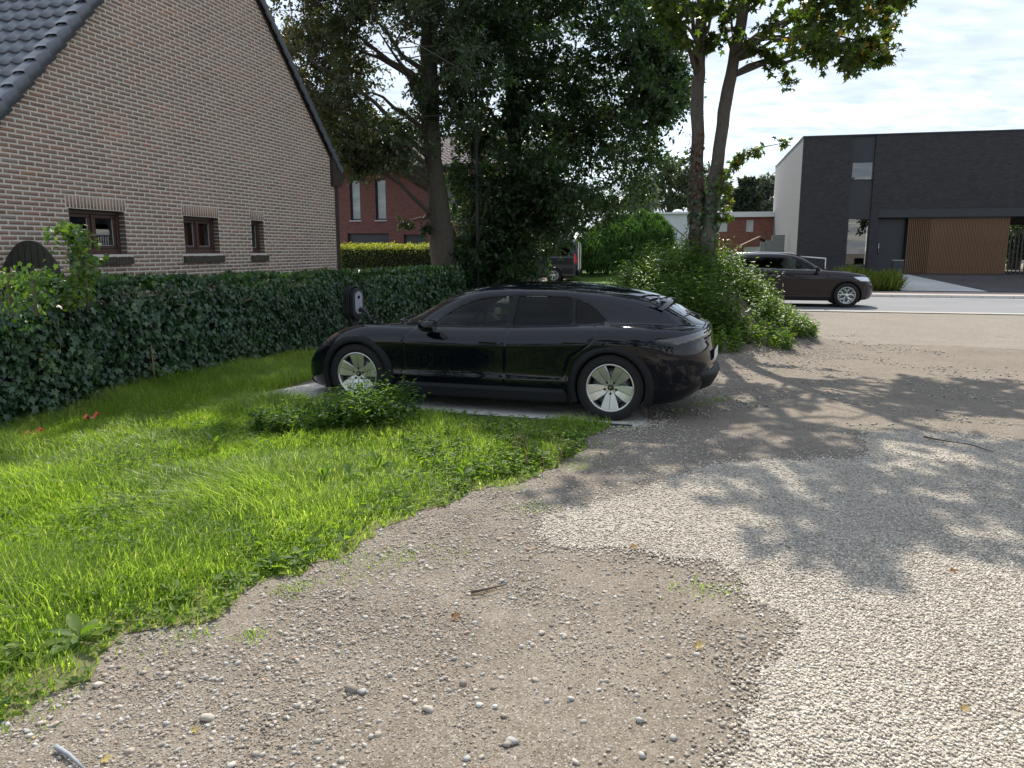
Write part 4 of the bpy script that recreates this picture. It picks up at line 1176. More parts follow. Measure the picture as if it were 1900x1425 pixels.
# ---- windows
for wi, (a, b, c, d) in enumerate(WIN):
    wn_ = empty('window', (-.13, a, c), 0, house)
    W_, H_ = b - a, d - c
    fr = MB(); t = .062
    for (y0, y1, z0, z1) in ((0, W_, 0, t * 1.25), (0, W_, H_ - t, H_), (0, t, t * 1.25, H_ - t), (W_ - t, W_, t * 1.25, H_ - t)):
        fr.box(-.05, .035, y0 + .001, y1 - .001, z0 + .001, z1 - .001, .006)
    fr.build('window_frame', M_FRAME, wn_)
    bays = [(t, W_ / 2 - .025), (W_ / 2 + .025, W_ - t)] if wi < 2 else [(t, W_ - t)]
    if wi < 2:
        mu = MB(); mu.box(-.05, .038, W_ / 2 - .026, W_ / 2 + .026, t * 1.25, H_ - t, .006); mu.build('mullion', M_FRAME, wn_)
    for (y0, y1) in bays:
        z0, z1 = t * 1.25, H_ - t
        sh = empty('sash', (0, 0, 0), 0, wn_); sf = MB(); q = .048 if wi < 2 else .03
        for (p0, p1, r0, r1) in ((y0, y1, z0, z0 + q), (y0, y1, z1 - q, z1), (y0, y0 + q, z0 + q, z1 - q), (y1 - q, y1, z0 + q, z1 - q)):
            sf.box(-.03, .018, p0 + .002, p1 - .002, r0 + .001, r1 - .001, .005)
        sf.build('sash_frame', M_FRAME, sh)
        gl = MB(); gl.add([(-.008, y0 + q - .004, z0 + q - .004), (-.008, y1 - q + .004, z0 + q - .004), (-.008, y1 - q + .004, z1 - q + .004), (-.008, y0 + q - .004, z1 - q + .004)], [(0, 1, 2, 3)])
        gl.build('pane', M_PANE, sh)
        be = MB(); e = .006                                    # pale glazing bead
        for (p0, p1, r0, r1) in ((y1 - q - e, y1 - q, z0 + q, z1 - q), (y0 + q, y1 - q, z0 + q, z0 + q + e)): be.box(-.006, .006, p0, p1, r0, r1)
        be.build('glazing_bead', mat_plain('pale_bead', (.42, .42, .40), .5) if wi == 0 and y0 < .2 else bpy.data.materials['pale_bead'], sh)
    rm = MB(); rm.box(-1.6, -1.58, -.8, W_ + .8, -.7, H_ + .5); rm.box(-1.6, -.2, -.8, -.78, -.7, H_ + .5); rm.box(-1.6, -.2, W_ + .78, W_ + .8, -.7, H_ + .5); rm.box(-1.6, -.2, -.8, W_ + .8, H_ + .48, H_ + .5); rm.box(-1.6, -.2, -.8, W_ + .8, -.7, -.68)
    rm.build('room_lining', M_DARKROOM, wn_)
    if wi == 2:
        cu = MB(); cu.prism([(.04, .12), (W_ - .05, .12), (W_ - .05, .20), (.10, H_ - .06), (.04, H_ - .06)], -.11, -.10, 'x')
        cu.prism([(.05, .42), (.16, .48), (.30, .30), (.33, .12), (W_ - .06, .10), (W_ - .06, H_ - .08), (.05, H_ - .08)], -.13, -.125, 'x'); cu.build('curtain', M_CURT, wn_)
    elif wi == 1:
        cu = MB(); cu.box(-.35, -.34, .16, .36, .08, H_ - .08); cu.box(-.35, -.34, .56, .74, .08, H_ - .08); cu.build('curtain', mat_noise('amber_curtain', (.30, .20, .10), (.42, .30, .17), 20, .9, .1, anis=(1, 30, 1)), wn_)
    # brick returns of the opening, right and left, with their shade in the colour
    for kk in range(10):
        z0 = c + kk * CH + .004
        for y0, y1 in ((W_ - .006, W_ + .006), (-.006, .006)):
            jb = MB(); jb.box(-.11, .004, a + y0, a + y1, z0, z0 + CH - JT); jb.build('shade_tinted_jamb_brick', M_JAMB_SHADE, gable)
    # rowlock sill: bricks on edge, sloped, mossy
    sb = empty('window_sill', (0, 0, 0), 0, house)
    n = max(4, round((W_ + .14) / .0625)); p = (W_ + .14) / n
    for i in range(n):
        y0 = a - .07 + i * p + .004; y1 = y0 + p - .009
        zz = c - .012 + rng.uniform(-.003, .003)
        MB().prism([(-.12, zz + .005), (-.12, zz - .10), (.055, zz - .135), (.060, zz - .035)], y0, y1, 'y').build('brick', M_MOSS, sb)
# ---- side walls, roof slabs
MB().box(-9.0, -.302, S_L + .05, S_L + .3, 0, float(zroof(S_L)) - .05).build('side_wall', M_MORTAR, house)
MB().box(-9.0, -.302, S_R - .3, S_R - .02, 0, 3.12).build('side_wall', M_BRICK, house)
MB().box(-9.2, -9.0, S_L + .05, S_R, 0, 3.0).build('rear_wall', M_MORTAR, house)
roof = empty('roof', (0, 0, 0), 0, house)
uL = np.array([0, 1, 1.006]); uL /= np.linalg.norm(uL); nL = np.array([0, -uL[2], uL[1]])
uR = np.array([0, 1, -.905]); uR /= np.linalg.norm(uR); nR = np.array([0, -uR[2], uR[1]]); nR = nR if nR[2] > 0 else -nR
eaveL, eaveR = 6.45, 17.18
sl = MB()
for (s0, z0, u, nn, Ls) in ((RS, RZ, -uL, nL, (RS - eaveL) / uL[1]), (RS, RZ, uR, nR, (eaveR - RS) / uR[1])):
    p = [np.array([x, s0, z0]) + u * q - nn * h for x in (.02, -9.3) for q in (0, Ls) for h in (.045, .12)]
    sl.add(p, [(0, 2, 3, 1), (4, 5, 7, 6), (0, 4, 6, 2), (1, 3, 7, 5), (2, 6, 7, 3), (0, 1, 5, 4)])
sl.build('roof_deck', mat_plain('roof_deck_wood', (.05, .04, .035), .9), roof)
# pantile: shallow trough with a rolled edge, thick lower edge
TWd, TEx = .215, .268
prof = [(0.0, .026), (.018, .034), (.040, .024), (.075, .006), (.120, 0.0), (.170, .004), (.205, .016), (.222, .022)]
def tile_mesh(flip=1):
    vs = []; fs = []; m = len(prof)
    for (b, lift) in ((-.005, .030), (.14, .014), (TEx + .05, -.004)):
        for a, c in prof: vs.append((a, b, c + lift))
    for r in range(2):
        for i in range(m - 1): fs.append((r * m + i, r * m + i + 1, (r + 1) * m + i + 1, (r + 1) * m + i))
    q = len(vs)
    for a, c in prof: vs.append((a, -.003, c + .030 - .022))
    for i in range(m - 1): fs.append((q + i, q + i + 1, i + 1, i))
    return vs, fs
tv, tf = tile_mesh()
tile_me = tri_mesh('roof_tile', tv, np.array(tf), M_TILE, smooth=False)
def place_basis(o, origin, ex, ey, ez):
    o.matrix_local = Matrix(((ex[0], ey[0], ez[0], origin[0]), (ex[1], ey[1], ez[1], origin[1]), (ex[2], ey[2], ez[2], origin[2]), (0, 0, 0, 1)))
rows = int((RS - eaveL) / uL[1] / TEx)
cand = []
for r in range(rows):
    for c in range(30):
        org = np.array([-.10 - (c + 1) * TWd, RS, RZ]) - uL * (rows - r) * TEx
        w = G(TW + org[0], org[1], org[2]); px, py, fwd = proj(w)
        inside = -30 < px < 260 and -40 < py < 240
        cand.append((fwd if inside else fwd + 100, r, c, org, inside))
cand.sort(key=lambda q: q[0])
VV, FF = [], []
TV = np.array(tv)
for i, (fwd, r, c, org, inside) in enumerate(cand):
    if inside and i < 300:
        o = link(bpy.data.objects.new('roof_tile', tile_me), roof)
        place_basis(o, org + nL * rng.uniform(-.002, .003), np.array([1., 0, 0]), uL, nL)
    else:
        q = len(VV); FF += [tuple(q + j for j in f) for f in tf]
        VV += [tuple(org + np.array([1., 0, 0]) * a + uL * b + nL * cc) for a, b, cc in tv]
# right-hand slope in one go
rr_ = int((eaveR - RS) / uR[1] / TEx)
for r in range(rr_):
    for c in range(8):
        org = np.array([-.10 - (c + 1) * TWd, RS, RZ]) + uR * (r + 1) * TEx
        q = len(VV); FF += [tuple(q + j for j in f) for f in tf]
        VV += [tuple(org + np.array([1., 0, 0]) * a - uR * b + nR * cc) for a, b, cc in tv]
tag(tri_obj('tile_field', np.array(VV), np.array(FF), M_TILE, roof), kind='stuff')
# verge tiles: cover the edge and turn down over the gable
def verge(nm, origin, u, nn, count):
    vs = []; fs = []
    for (b, l_) in ((-.012, .046), (TEx + .03, .004)):
        for (a, c) in ((-.11, .028 + l_), (-.03, .036 + l_), (.075, .036 + l_), (.090, .026 + l_), (.092, -.125 + l_), (.078, -.125 + l_), (.076, .0 + l_)): vs.append((a, b, c))
    for i in range(6): fs.append((i, i + 1, 7 + i + 1, 7 + i))
    fs.append((0, 6, 5, 4)); fs.append((0, 4, 3, 1)); fs.append((1, 3, 2))
    me = tri_mesh(nm, vs, np.array([f if len(f) == 4 else f + (f[0],) for f in fs][:6]), M_TILE)
    for k in range(count):
        o = link(bpy.data.objects.new(nm, me), roof)
        place_basis(o, np.array(origin) + u * k * TEx, np.array([1., 0, 0]), u, nn)
rows_v = int((RS - eaveL) / uL[1] / TEx)
verge('verge_tile', np.array([0, RS, RZ]) - uL * rows_v * TEx, uL, nL, rows_v)
verge('verge_tile', np.array([0, RS, RZ]) + uR * int((eaveR - RS) / uR[1] / TEx) * TEx, -uR, nR, int((eaveR - RS) / uR[1] / TEx))
MB().tube([(.10, RS, RZ + .03), (-9.3, RS, RZ + .03)], .11, 10).build('ridge_tiles', M_TILE, roof)
# boxed eave end on the right, gutter and downpipe
M_EAVE = mat_noise('dark_brown_eave_board', (.035, .022, .020), (.055, .038, .034), 10, .6, .05)
ev = MB(); ev.prism([(16.60, 3.93), (16.60, 3.18), (17.02, 3.18), (17.20, 3.42)], -.25, .07, 'x'); ev.build('eave_box', M_EAVE, house)
MB().tube([(-.4, 17.22, 3.42), (-9.2, 17.22, 3.40)], .065, 8).build('gutter', M_EAVE, house)
MB().box(-.30, .02, S_R + .003, S_R + .16, 0, 3.17, .01).build('corner_board', M_EAVE, house)
MB().tube([(-.06, 17.02, 3.17), (-.06, 17.02, 0)], .022, 8).build('downpipe', mat_plain('pale_grey_pipe', (.50, .50, .50), .4), house)

# ================================================================= arched garden gate beside the house
M_GATE = mat_noise('weathered_green_grey_plank', (.030, .032, .024), (.060, .060, .046), 9, .9, .3, .004, anis=(6, 6, 1))
gate = empty('garden_gate', G(-7.79, 7.76), -GA)
tag(gate, 'weathered arched garden gate of vertical planks between hedge and house wall', 'gate')
def arch(x): return 1.86 - .34 * (abs(x) / .42)**2.2
xs = np.linspace(-.44, .415, 10)
for a, b in zip(xs[:-1], xs[1:]):
    b -= .012
    MB().prism([(a, .04), (b, .04), (b, arch(b)), ((a + b) / 2, arch((a + b) / 2)), (a, arch(a))], -.012, .012, 'y').build('plank', M_GATE, gate)
for z in (.45, 1.42):
    m = MB(); m.box(-.41, .41, -.045, -.013, z, z + .10, .006); m.build('rail', M_GATE, gate)
m = MB(); m.box(-.41, .41, .0125, .016, .05, 1.5); m.build('backing_board', mat_plain('dark_board', (.012, .012, .010), .9), gate)
# ================================================================= red brick house beyond the hedge
def mat_brickface(name, c1, c2, mort, scale=1.0, bw=.21, rh=.062, axis='xz'):
    """far brickwork: procedural courses (each brick under two pixels)"""
    m, n, l, b = new_mat(name)
    tc = n.new('ShaderNodeTexCoord'); sp = n.new('ShaderNodeSeparateXYZ'); cb = n.new('ShaderNodeCombineXYZ')
    l.new(tc.outputs['Object'], sp.inputs[0])
    l.new(sp.outputs['X' if axis[0] == 'x' else 'Y'], cb.inputs['X']); l.new(sp.outputs['Z'], cb.inputs['Y'])
    t = n.new('ShaderNodeTexBrick'); t.inputs['Scale'].default_value = scale
    t.inputs['Brick Width'].default_value = bw; t.inputs['Row Height'].default_value = rh; t.inputs['Mortar Size'].default_value = .006
    t.inputs['Color1'].default_value = rgba(c1); t.inputs['Color2'].default_value = rgba(c2); t.inputs['Mortar'].default_value = rgba(mort)
    l.new(cb.outputs[0], t.inputs['Vector'])
    nz = tex_noise(n, l, 5, 5, .6, vec=tc.outputs['Object'])
    an = n.new('ShaderNodeMapping'); an.inputs['Scale'].default_value = (2.5, 2.5, 16); l.new(tc.outputs['Object'], an.inputs['Vector'])
    nz2 = tex_noise(n, l, 2.2, 4, .7, vec=an.outputs[0])
    mx = n.new('ShaderNodeMix'); mx.data_type = 'RGBA'; mx.blend_type = 'MULTIPLY'; mx.inputs[0].default_value = .8
    r = ramp(n, l, nz2.outputs['Fac'], [(.3, (.5, .5, .5)), (.7, (1.5, 1.5, 1.5))])
    l.new(t.outputs['Color'], mx.inputs[6]); l.new(r.outputs[0], mx.inputs[7]); l.new(mx.outputs[2], b.inputs['Base Color'])
    b.inputs['Roughness'].default_value = .9
    bump(n, l, b, nz.outputs['Fac'], .2, .004)
    return m
M_RED = mat_brickface('red_brickwork', (.185, .070, .055), (.130, .052, .043), (.15, .09, .08))
M_RTILE = mat_noise('brown_pink_roof_tile', (.30, .235, .215), (.40, .33, .31), 6, .8, .2, .01)
M_ANTH = mat_plain('anthracite_frame', (.022, .024, .028), .5)
M_BLIND = mat_noise('pale_blind', (.50, .50, .49), (.62, .62, .61), 20, .8, .1, .004, anis=(30, 1, 1))
SR = 33.0
red = empty('red_brick_house', G(0, SR), -GA)
tag(red, 'red brick two-storey house with tall narrow windows and pinkish tiled roof', 'house')
RX0, RX1, RB = -18.5, -8.3, -.4
RWIN = [(-15.38, -14.88, 3.07, 4.88, 'w'), (-14.15, -13.64, 3.07, 4.86, 'w'), (-10.94, -10.38, 3.00, 4.80, 'w'), (-15.56, -13.55, .10, 2.49, 'g'), (-12.85, -11.8, .10, 2.42, 'd'), (-10.9, -9.9, .9, 2.4, 'w')]
def cut_wall(x0, x1, z0, z1, wins):
    """rectangles of wall left round the openings"""
    xs = sorted({x0, x1, *[w[0] for w in wins], *[w[1] for w in wins]}); out = []
    for a, b in zip(xs[:-1], xs[1:]):
        m = (a + b) / 2; hs = sorted([(w[2], w[3]) for w in wins if w[0] < m < w[1]])
        z = z0
        for (c, d) in hs:
            if c > z: out.append((a, b, z, c))
            z = max(z, d)
        if z < z1: out.append((a, b, z, z1))
    return out
w = MB()
for a, b, c, d in cut_wall(RX0, RX1, RB, 5.33, RWIN): w.box(a, b, 0, .30, c, d)
w.box(RX0, RX0 + .3, .301, 9, RB, 5.3); w.box(RX1 - .3, RX1, .301, 9, RB, 5.3); w.box(RX0, RX1, 9, 9.3, RB, 5.3)
w.build('wall', M_RED, red)
for (a, b, c, d, kd) in RWIN:
    r_ = empty({'w': 'window', 'g': 'garage_door', 'd': 'front_door'}[kd], (a, .12, c), 0, red); W_, H_ = b - a, d - c
    f = MB(); t = .055
    for (p, q, u, v) in ((0, W_, 0, t), (0, W_, H_ - t, H_), (0, t, t, H_ - t), (W_ - t, W_, t, H_ - t)): f.box(p, q, -.03, .05, u, v)
    f.build('frame', M_ANTH, r_)
    if kd == 'w':
        g = MB(); g.add([(t, .01, t), (W_ - t, .01, t), (W_ - t, .01, H_ - t), (t, .01, H_ - t)], [(0, 1, 2, 3)]); g.build('pane', M_PANE, r_)
        bl = MB(); bl.box(t, W_ - t, .06, .07, t + .02, H_ - t); bl.build('blind', M_BLIND, r_)
        s_ = MB(); s_.box(-.05, W_ + .05, -.18, -.01, -.06, -.005); s_.build('sill', mat_plain('pale_stone_sill', (.42, .42, .41), .7) if 'pale_stone_sill' not in bpy.data.materials else bpy.data.materials['pale_stone_sill'], r_)
    else:
        n = 5 if kd == 'g' else 1
        for i in range(n):
            p = MB(); p.box(t, W_ - t, .01, .05, t + i * (H_ - 2 * t) / n + .008, t + (i + 1) * (H_ - 2 * t) / n - .008); p.build('panel', mat_plain('door_anthracite', (.035, .037, .045), .5) if 'door_anthracite' not in bpy.data.materials else bpy.data.materials['door_anthracite'], r_)
rf = empty('roof', (0, 0, 0), 0, red)
PITCHR = R(20); Lr = 5.2
MB().prism([(-.55, 5.30), (4.6, 5.30 + 5.15 * math.tan(PITCHR)), (9.9, 5.30), (9.9, 5.2), (-.55, 5.2)], RX0 - .3, RX1 + .3, 'x').build('roof_deck', M_ANTH, rf)
# courses of small tiles, each with its own lower edge
uu = np.array([0, math.cos(PITCHR), math.sin(PITCHR)]); nn_ = np.array([0, -math.sin(PITCHR), math.cos(PITCHR)])
VV, FF = [], []
for r in range(17):
    for c in range(46):
        x = RX0 - .28 + c * .232; o = np.array([x, -.62, 5.30]) + uu * r * .33 + nn_ * .02
        q = len(VV)
        for (a, b, h) in ((0, 0, .045), (.06, 0, .075), (.15, 0, .045), (.228, 0, .05), (0, .36, .01), (.06, .36, .04), (.15, .36, .01), (.228, .36, .015)):
            VV.append(tuple(o + np.array([a, 0, 0]) + uu * b + nn_ * h))
        FF += [(q, q + 1, q + 5, q + 4), (q + 1, q + 2, q + 6, q + 5), (q + 2, q + 3, q + 7, q + 6)]
        VV += [tuple(np.array(VV[q + i]) - nn_ * .035) for i in range(4)]
        FF += [(q + 8 + i, q + 9 + i, q + i + 1, q + i) for i in range(3)]
tag(tri_obj('tile_field', np.array(VV), np.array(FF), M_RTILE, rf), kind='stuff')
MB().tube([(RX0 - .3, 4.6, 5.3 + 5.15 * math.tan(PITCHR) + .05), (RX1 + .3, 4.6, 5.3 + 5.15 * math.tan(PITCHR) + .05)], .13, 8).build('ridge_tiles', M_RTILE, rf)
m = MB(); m.box(RX0 - .3, RX1 + .3, -.72, -.56, 5.20, 5.33, .02); m.build('gutter', M_ANTH, red)
m = MB(); m.box(RX0 - .2, RX1 + .2, -.56, 0.001, 5.13, 5.20); m.build('eave_board', M_ANTH, red)
MB().tube([(-8.5, -.06, 5.2), (-8.5, -.06, RB)], .05, 8).build('downpipe', M_ANTH, red)

# ================================================================= modern dark house across the road
SB = 38.0
M_DBR = mat_brickface('charcoal_brick', (.044, .042, .045), (.028, .028, .032), (.025, .026, .029), bw=.24, rh=.055)
M_LBR = mat_noise('pale_wall_and_sunlit_side', (.20, .20, .205), (.27, .27, .275), 6, .9, .2, .01, anis=(1, 1, 4))  # garden wall's own pale; on the house side, grazing sunlight put into colour
M_STEEL = mat_plain('blue_black_panel', (.017, .021, .028), .45, var=.12, vscale=2)
M_SLAT = mat_noise('cedar_slat', (.085, .046, .024), (.165, .092, .048), 7, .7, .2, .003, c3=(.12, .066, .034), anis=(5, 5, .8))
mod = empty('modern_house', G(0, SB), -GA)
tag(mod, 'modern flat-roofed house of charcoal brick with cedar slat garage front', 'house')
X0, X1, ZB, ZT = 4.43, 24.0, .2, 6.72
MW = [(6.52, 7.47, ZB, ZT + .0), (7.80, 24.0, ZB, 3.16)]     # panel strip, recessed ground floor
w = MB()
for a, b, c, d in cut_wall(X0, X1, ZB, ZT, [(6.52, 7.47, ZB - 1, ZT + 1), (7.80, 24.0, ZB - 1, 3.16)]): w.box(a, b, 0, .35, c, d)
w.build('front_wall', M_DBR, mod)
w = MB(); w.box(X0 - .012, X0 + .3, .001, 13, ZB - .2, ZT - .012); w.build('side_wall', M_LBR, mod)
w = MB(); w.box(X0 + .3, X1, .36, 13, ZT - .5, ZT - .1); w.box(X1 - .3, X1, .36, 13, 3.16, ZT - .5); w.box(X0 + .3, X1, 12.7, 13, 3.16, ZT - .5); w.build('roof_slab', M_STEEL, mod)
w = MB(); w.box(X0 - .03, X1 + .03, -.03, 13.03, ZT + .002, ZT + .06); w.build('parapet_cap', M_STEEL, mod)
# panel strip with two windows
for (c, d) in ((ZB, 1.05), (3.16, 4.80), (5.62, ZT)):
    pn = MB(); pn.box(6.53, 7.46, .10, .16, c + .004, d - .004); pn.build('cladding_panel', M_STEEL, mod)
for (c, d) in ((4.80, 5.62), (1.05, 3.16)):
    r_ = empty('window', (6.53, .08, c), 0, mod); W_, H_ = .93, d - c; t = .05; f = MB()
    for (p, q, u, v) in ((0, W_, 0, t), (0, W_, H_ - t, H_), (0, t, t, H_ - t), (W_ - t, W_, t, H_ - t)): f.box(p, q, -.02, .06, u, v)
    f.build('frame', M_ANTH, r_)
    g = MB(); g.add([(t, .02, t), (W_ - t, .02, t), (W_ - t, .02, H_ - t), (t, .02, H_ - t)], [(0, 1, 2, 3)]); g.build('pane', mat_glass('reflective_pane', (.30, .33, .33), base=.14) if 'reflective_pane' not in bpy.data.materials else bpy.data.materials['reflective_pane'], r_)
    q = MB(); q.box(0, W_, .5, .52, 0, H_); q.build('room_lining', M_DARKROOM, r_)
# ground floor recess: steel lintel, dark door, slats
m = MB(); m.box(7.80, X1, -.012, .36, 3.16, 3.52, .01); m.build('lintel', M_STEEL, mod)
m = MB(); m.box(7.47, 7.80, .02, .34, ZB, 3.155); m.build('door_pier', M_STEEL, mod)
m = MB(); m.box(7.8, 13.3, 1.5, 1.6, ZB, 3.16); m.box(13.1, 13.2, .5, 1.5, ZB, 3.16); m.build('recess_wall', M_STEEL, mod)
m = MB(); m.box(7.83, 9.02, .42, .50, .66, 3.14, .01); fd = m.build('front_door', M_STEEL, mod)
MB().tube([(7.98, .38, 1.55), (7.98, .38, 2.1)], .018, 8).build('handle', CARM['chrome'], fd)
m = MB(); m.box(9.06, 13.14, .12, .20, .62, .70); m.build('bottom_rail', M_STEEL, mod)
m = MB(); m.box(9.06, 13.14, .12, .20, 3.10, 3.155); m.build('top_rail', M_STEEL, mod)
m = MB(); m.box(9.9, 13.13, .16, .20, .71, 3.09); m.build('backing_board', mat_plain('dark_wood_backing', (.035, .022, .014), .9), mod)
slat_me = {}
x = 9.08; i = 0
while x < 13.10:
    wdt = .042 if x < 9.95 else .046; gap = .034 if x < 9.95 else .012
    if wdt not in slat_me:
        sb_ = MB(); sb_.box(0, wdt, 0, .055, 0, 2.395, .004); o = sb_.build('slat', M_SLAT, mod); slat_me[wdt] = o.data
    else: o = link(bpy.data.objects.new('slat', slat_me[wdt]), mod)
    o.location = (x, .10 + rng.uniform(-.004, .004), .702); x += wdt + gap
# railing beside the house, letter-box pillar, fence on the right
rail = empty('hand_railing', G(4.55, 37.0, .45), -GA)
tag(rail, 'short white-topped metal railing at the corner of the dark house', 'railing')
a_ = on_s(1487, 455, 37.0); b_ = on_s(1519, 462, 36.0)
MB().tube([(.05, 1.0, 1.0), (.95, -.4, .92)], .03, 8).build('handrail', mat_plain('white_rail', (.75, .75, .75), .4), rail)
for f in np.linspace(0, 1, 9):
    p = np.array([.05, 1.0, 1.0]) * (1 - f) + np.array([.95, -.4, .92]) * f
    MB().tube([tuple(p), (p[0], p[1], 0)], .012 if 0 < f < 1 else .022, 6).build('post' if f in (0, 1) else 'bar', CARM['chrome'] if f == 1 else M_ANTH, rail)
pil = empty('letterbox_pillar', ground(1661, 539, .12), -GA)
tag(pil, 'dark metal letterbox pillar at the foot of the concrete path', 'pillar')
m = MB(); m.box(-.20, .20, -.16, .16, 0, 1.20, .012); m.build('pillar_body', M_STEEL, pil)
m = MB(); m.box(-.205, .205, -.165, .165, 1.202, 1.225); m.build('cap', mat_plain('grey_cap', (.35, .36, .37), .4), pil)
m = MB(); m.box(-.12, .12, -.172, -.161, .92, .95); m.build('letter_slot', CARM['dark'], pil)
fen = empty('bar_fence', G(13.6, 39.2, .45), -GA)
tag(fen, 'black metal bar fence at the right end of the modern house', 'fence')
for z in (.12, 2.08):
    m = MB(); m.box(0, 7, -.02, .02, z, z + .06); m.build('fence_rail', M_ANTH, fen)
bar = None
for k in range(44):
    if bar is None: m = MB(); m.box(-.02, .02, -.03, .03, .0, 2.1); bar = m.build('bar', M_ANTH, fen)
    else: o = link(bpy.data.objects.new('bar', bar.data), fen); o.location = (k * .16, 0, 0)
# ================================================================= low white house and red extension behind
M_WHITE = mat_noise('pale_blue_white_render', (.56, .58, .61), (.66, .68, .70), 4, .85, .05)
SWH = 50.0
wh = empty('white_house', G(0, SWH), -GA)
tag(wh, 'low flat-roofed white house with dark doorway and outside steps', 'house')
w = MB()
for a, b, c, d in cut_wall(-4.6, .25, 0, 3.95, [(-2.36, -1.90, 2.44, 3.54)]): w.box(a, b, 0, .3, c, d)
w.box(-4.6, .25, .301, 8, 3.6, 3.9)
w.build('wall', M_WHITE, wh)
m = MB(); m.box(-4.7, .27, -.15, 8, 3.952, 4.05); m.build('roof_edge', mat_plain('white_fascia', (.72, .73, .74), .5), wh)
m = MB(); m.lathe([(0, 4.33), (.25, 4.28), (.36, 4.16), (.38, 4.05)], 16, axis='z'); m.v = [(v[0] - 1.35, v[1] + 2, v[2]) for v in m.v]; m.build('roof_light', bpy.data.materials['white_fascia'], wh)
m = MB(); m.box(-2.36, -1.90, .1, .14, 2.44, 3.54); m.build('door', M_STEEL, wh)
st = MB(); st.box(-2.6, -1.6, -1.2, -.002, 0, 2.40)
for k in range(8): st.box(-1.598, -1.598 + .28 * (k + 1), -1.2, -.002, 2.40 - .26 * (k + 1) - .2, 2.40 - .26 * (k + 1)) if k == 0 else st.box(-1.598 + .28 * k, -1.598 + .28 * (k + 1) - .002, -1.2, -.002, 0, 2.40 - .26 * k)
st.build('steps', M_WHITE, wh)
rl = MB(); rl.tube([(-2.5, -1.15, 3.2), (-1.6, -1.15, 3.2), (.3, -1.15, 1.6)], .03, 6)
for k in range(7): p = -1.6 + k * .3; rl.tube([(p, -1.15, 3.2 - (p + 1.6) * .84), (p, -1.15, 2.3 - (p + 1.6) * .84)], .015, 5)
rl.build('stair_railing', M_ANTH, wh)
rx = empty('red_extension', G(0, SWH), -GA)
tag(rx, 'low red brick building with white roof edge and two blank windows', 'house')
REX = [(.9, 1.70, 2.85, 3.55), (2.82, 3.24, 2.84, 3.55)]
w = MB()
for a, b, c, d in cut_wall(.26, 6.5, 0, 3.72, REX): w.box(a, b, .05, .35, c, d)
w.box(.26, 6.5, .36, 8, 3.4, 3.7)
w.build('wall', mat_brickface('orange_red_brickwork', (.24, .085, .06), (.20, .07, .05), (.2, .12, .1)), rx)
m = MB(); m.box(.272, 6.55, -.12, 8, 3.722, 4.03); m.build('roof_edge', bpy.data.materials['white_fascia'], rx)
for (a, b, c, d) in REX:
    r_ = empty('window', (a, .12, c), 0, rx); W_, H_ = b - a, d - c
    m = MB()
    for (p, q, u, v) in ((0, W_, 0, .05), (0, W_, H_ - .05, H_), (0, .05, .05, H_ - .05), (W_ - .05, W_, .05, H_ - .05)): m.box(p, q, -.02, .05, u, v)
    m.build('frame', M_WHITE, r_)
    m = MB(); m.box(.05, W_ - .05, .02, .04, .05, H_ - .05); m.build('blind', M_BLIND, r_)
# little shed roof and stepped pale garden wall beside the modern house
SHD = 44.0
sh = empty('garden_shed', G(0, SHD), -GA)
tag(sh, 'low garden shed with brown pitched roof behind the car', 'shed')
a_ = on_s(1385, 462, SHD)[0]; b_ = on_s(1420, 455, SHD)[0]; zt = on_s(1408, 446, SHD)[1]; ze = on_s(1385, 458, SHD)[1]
m = MB(); m.box(a_, b_ + .5, .3, 2.5, .3, ze); m.build('shed_wall', M_WHITE, sh)
m = MB(); m.prism([(a_ - .25, ze - .02), ((a_ + b_ + .5) / 2, zt + .12), (b_ + .75, ze - .02), (b_ + .75, ze + .10), ((a_ + b_ + .5) / 2, zt + .24), (a_ - .25, ze + .10)], -.05, 2.8, 'y'); m.build('shed_roof', mat_noise('brown_felt', (.13, .075, .055), (.20, .12, .09), 8, .9, .2), sh)
gwl = empty('stepped_garden_wall', G(0, 41.5), -GA)
tag(gwl, 'pale stepped garden wall joining the side of the dark house', 'wall')
for (p0, p1, top) in ((1411, 1421, 449), (1421, 1432, 446), (1432, 1456, 436)):
    a = on_s(p0, 450, 41.5)[0]; b = on_s(p1, 450, 41.5)[0]; zt = on_s(p0, top, 41.5)[1]
    m = MB(); m.box(a + .004, b - .004, 0, .2, .3, zt); m.build('wall_step', M_LBR, gwl)
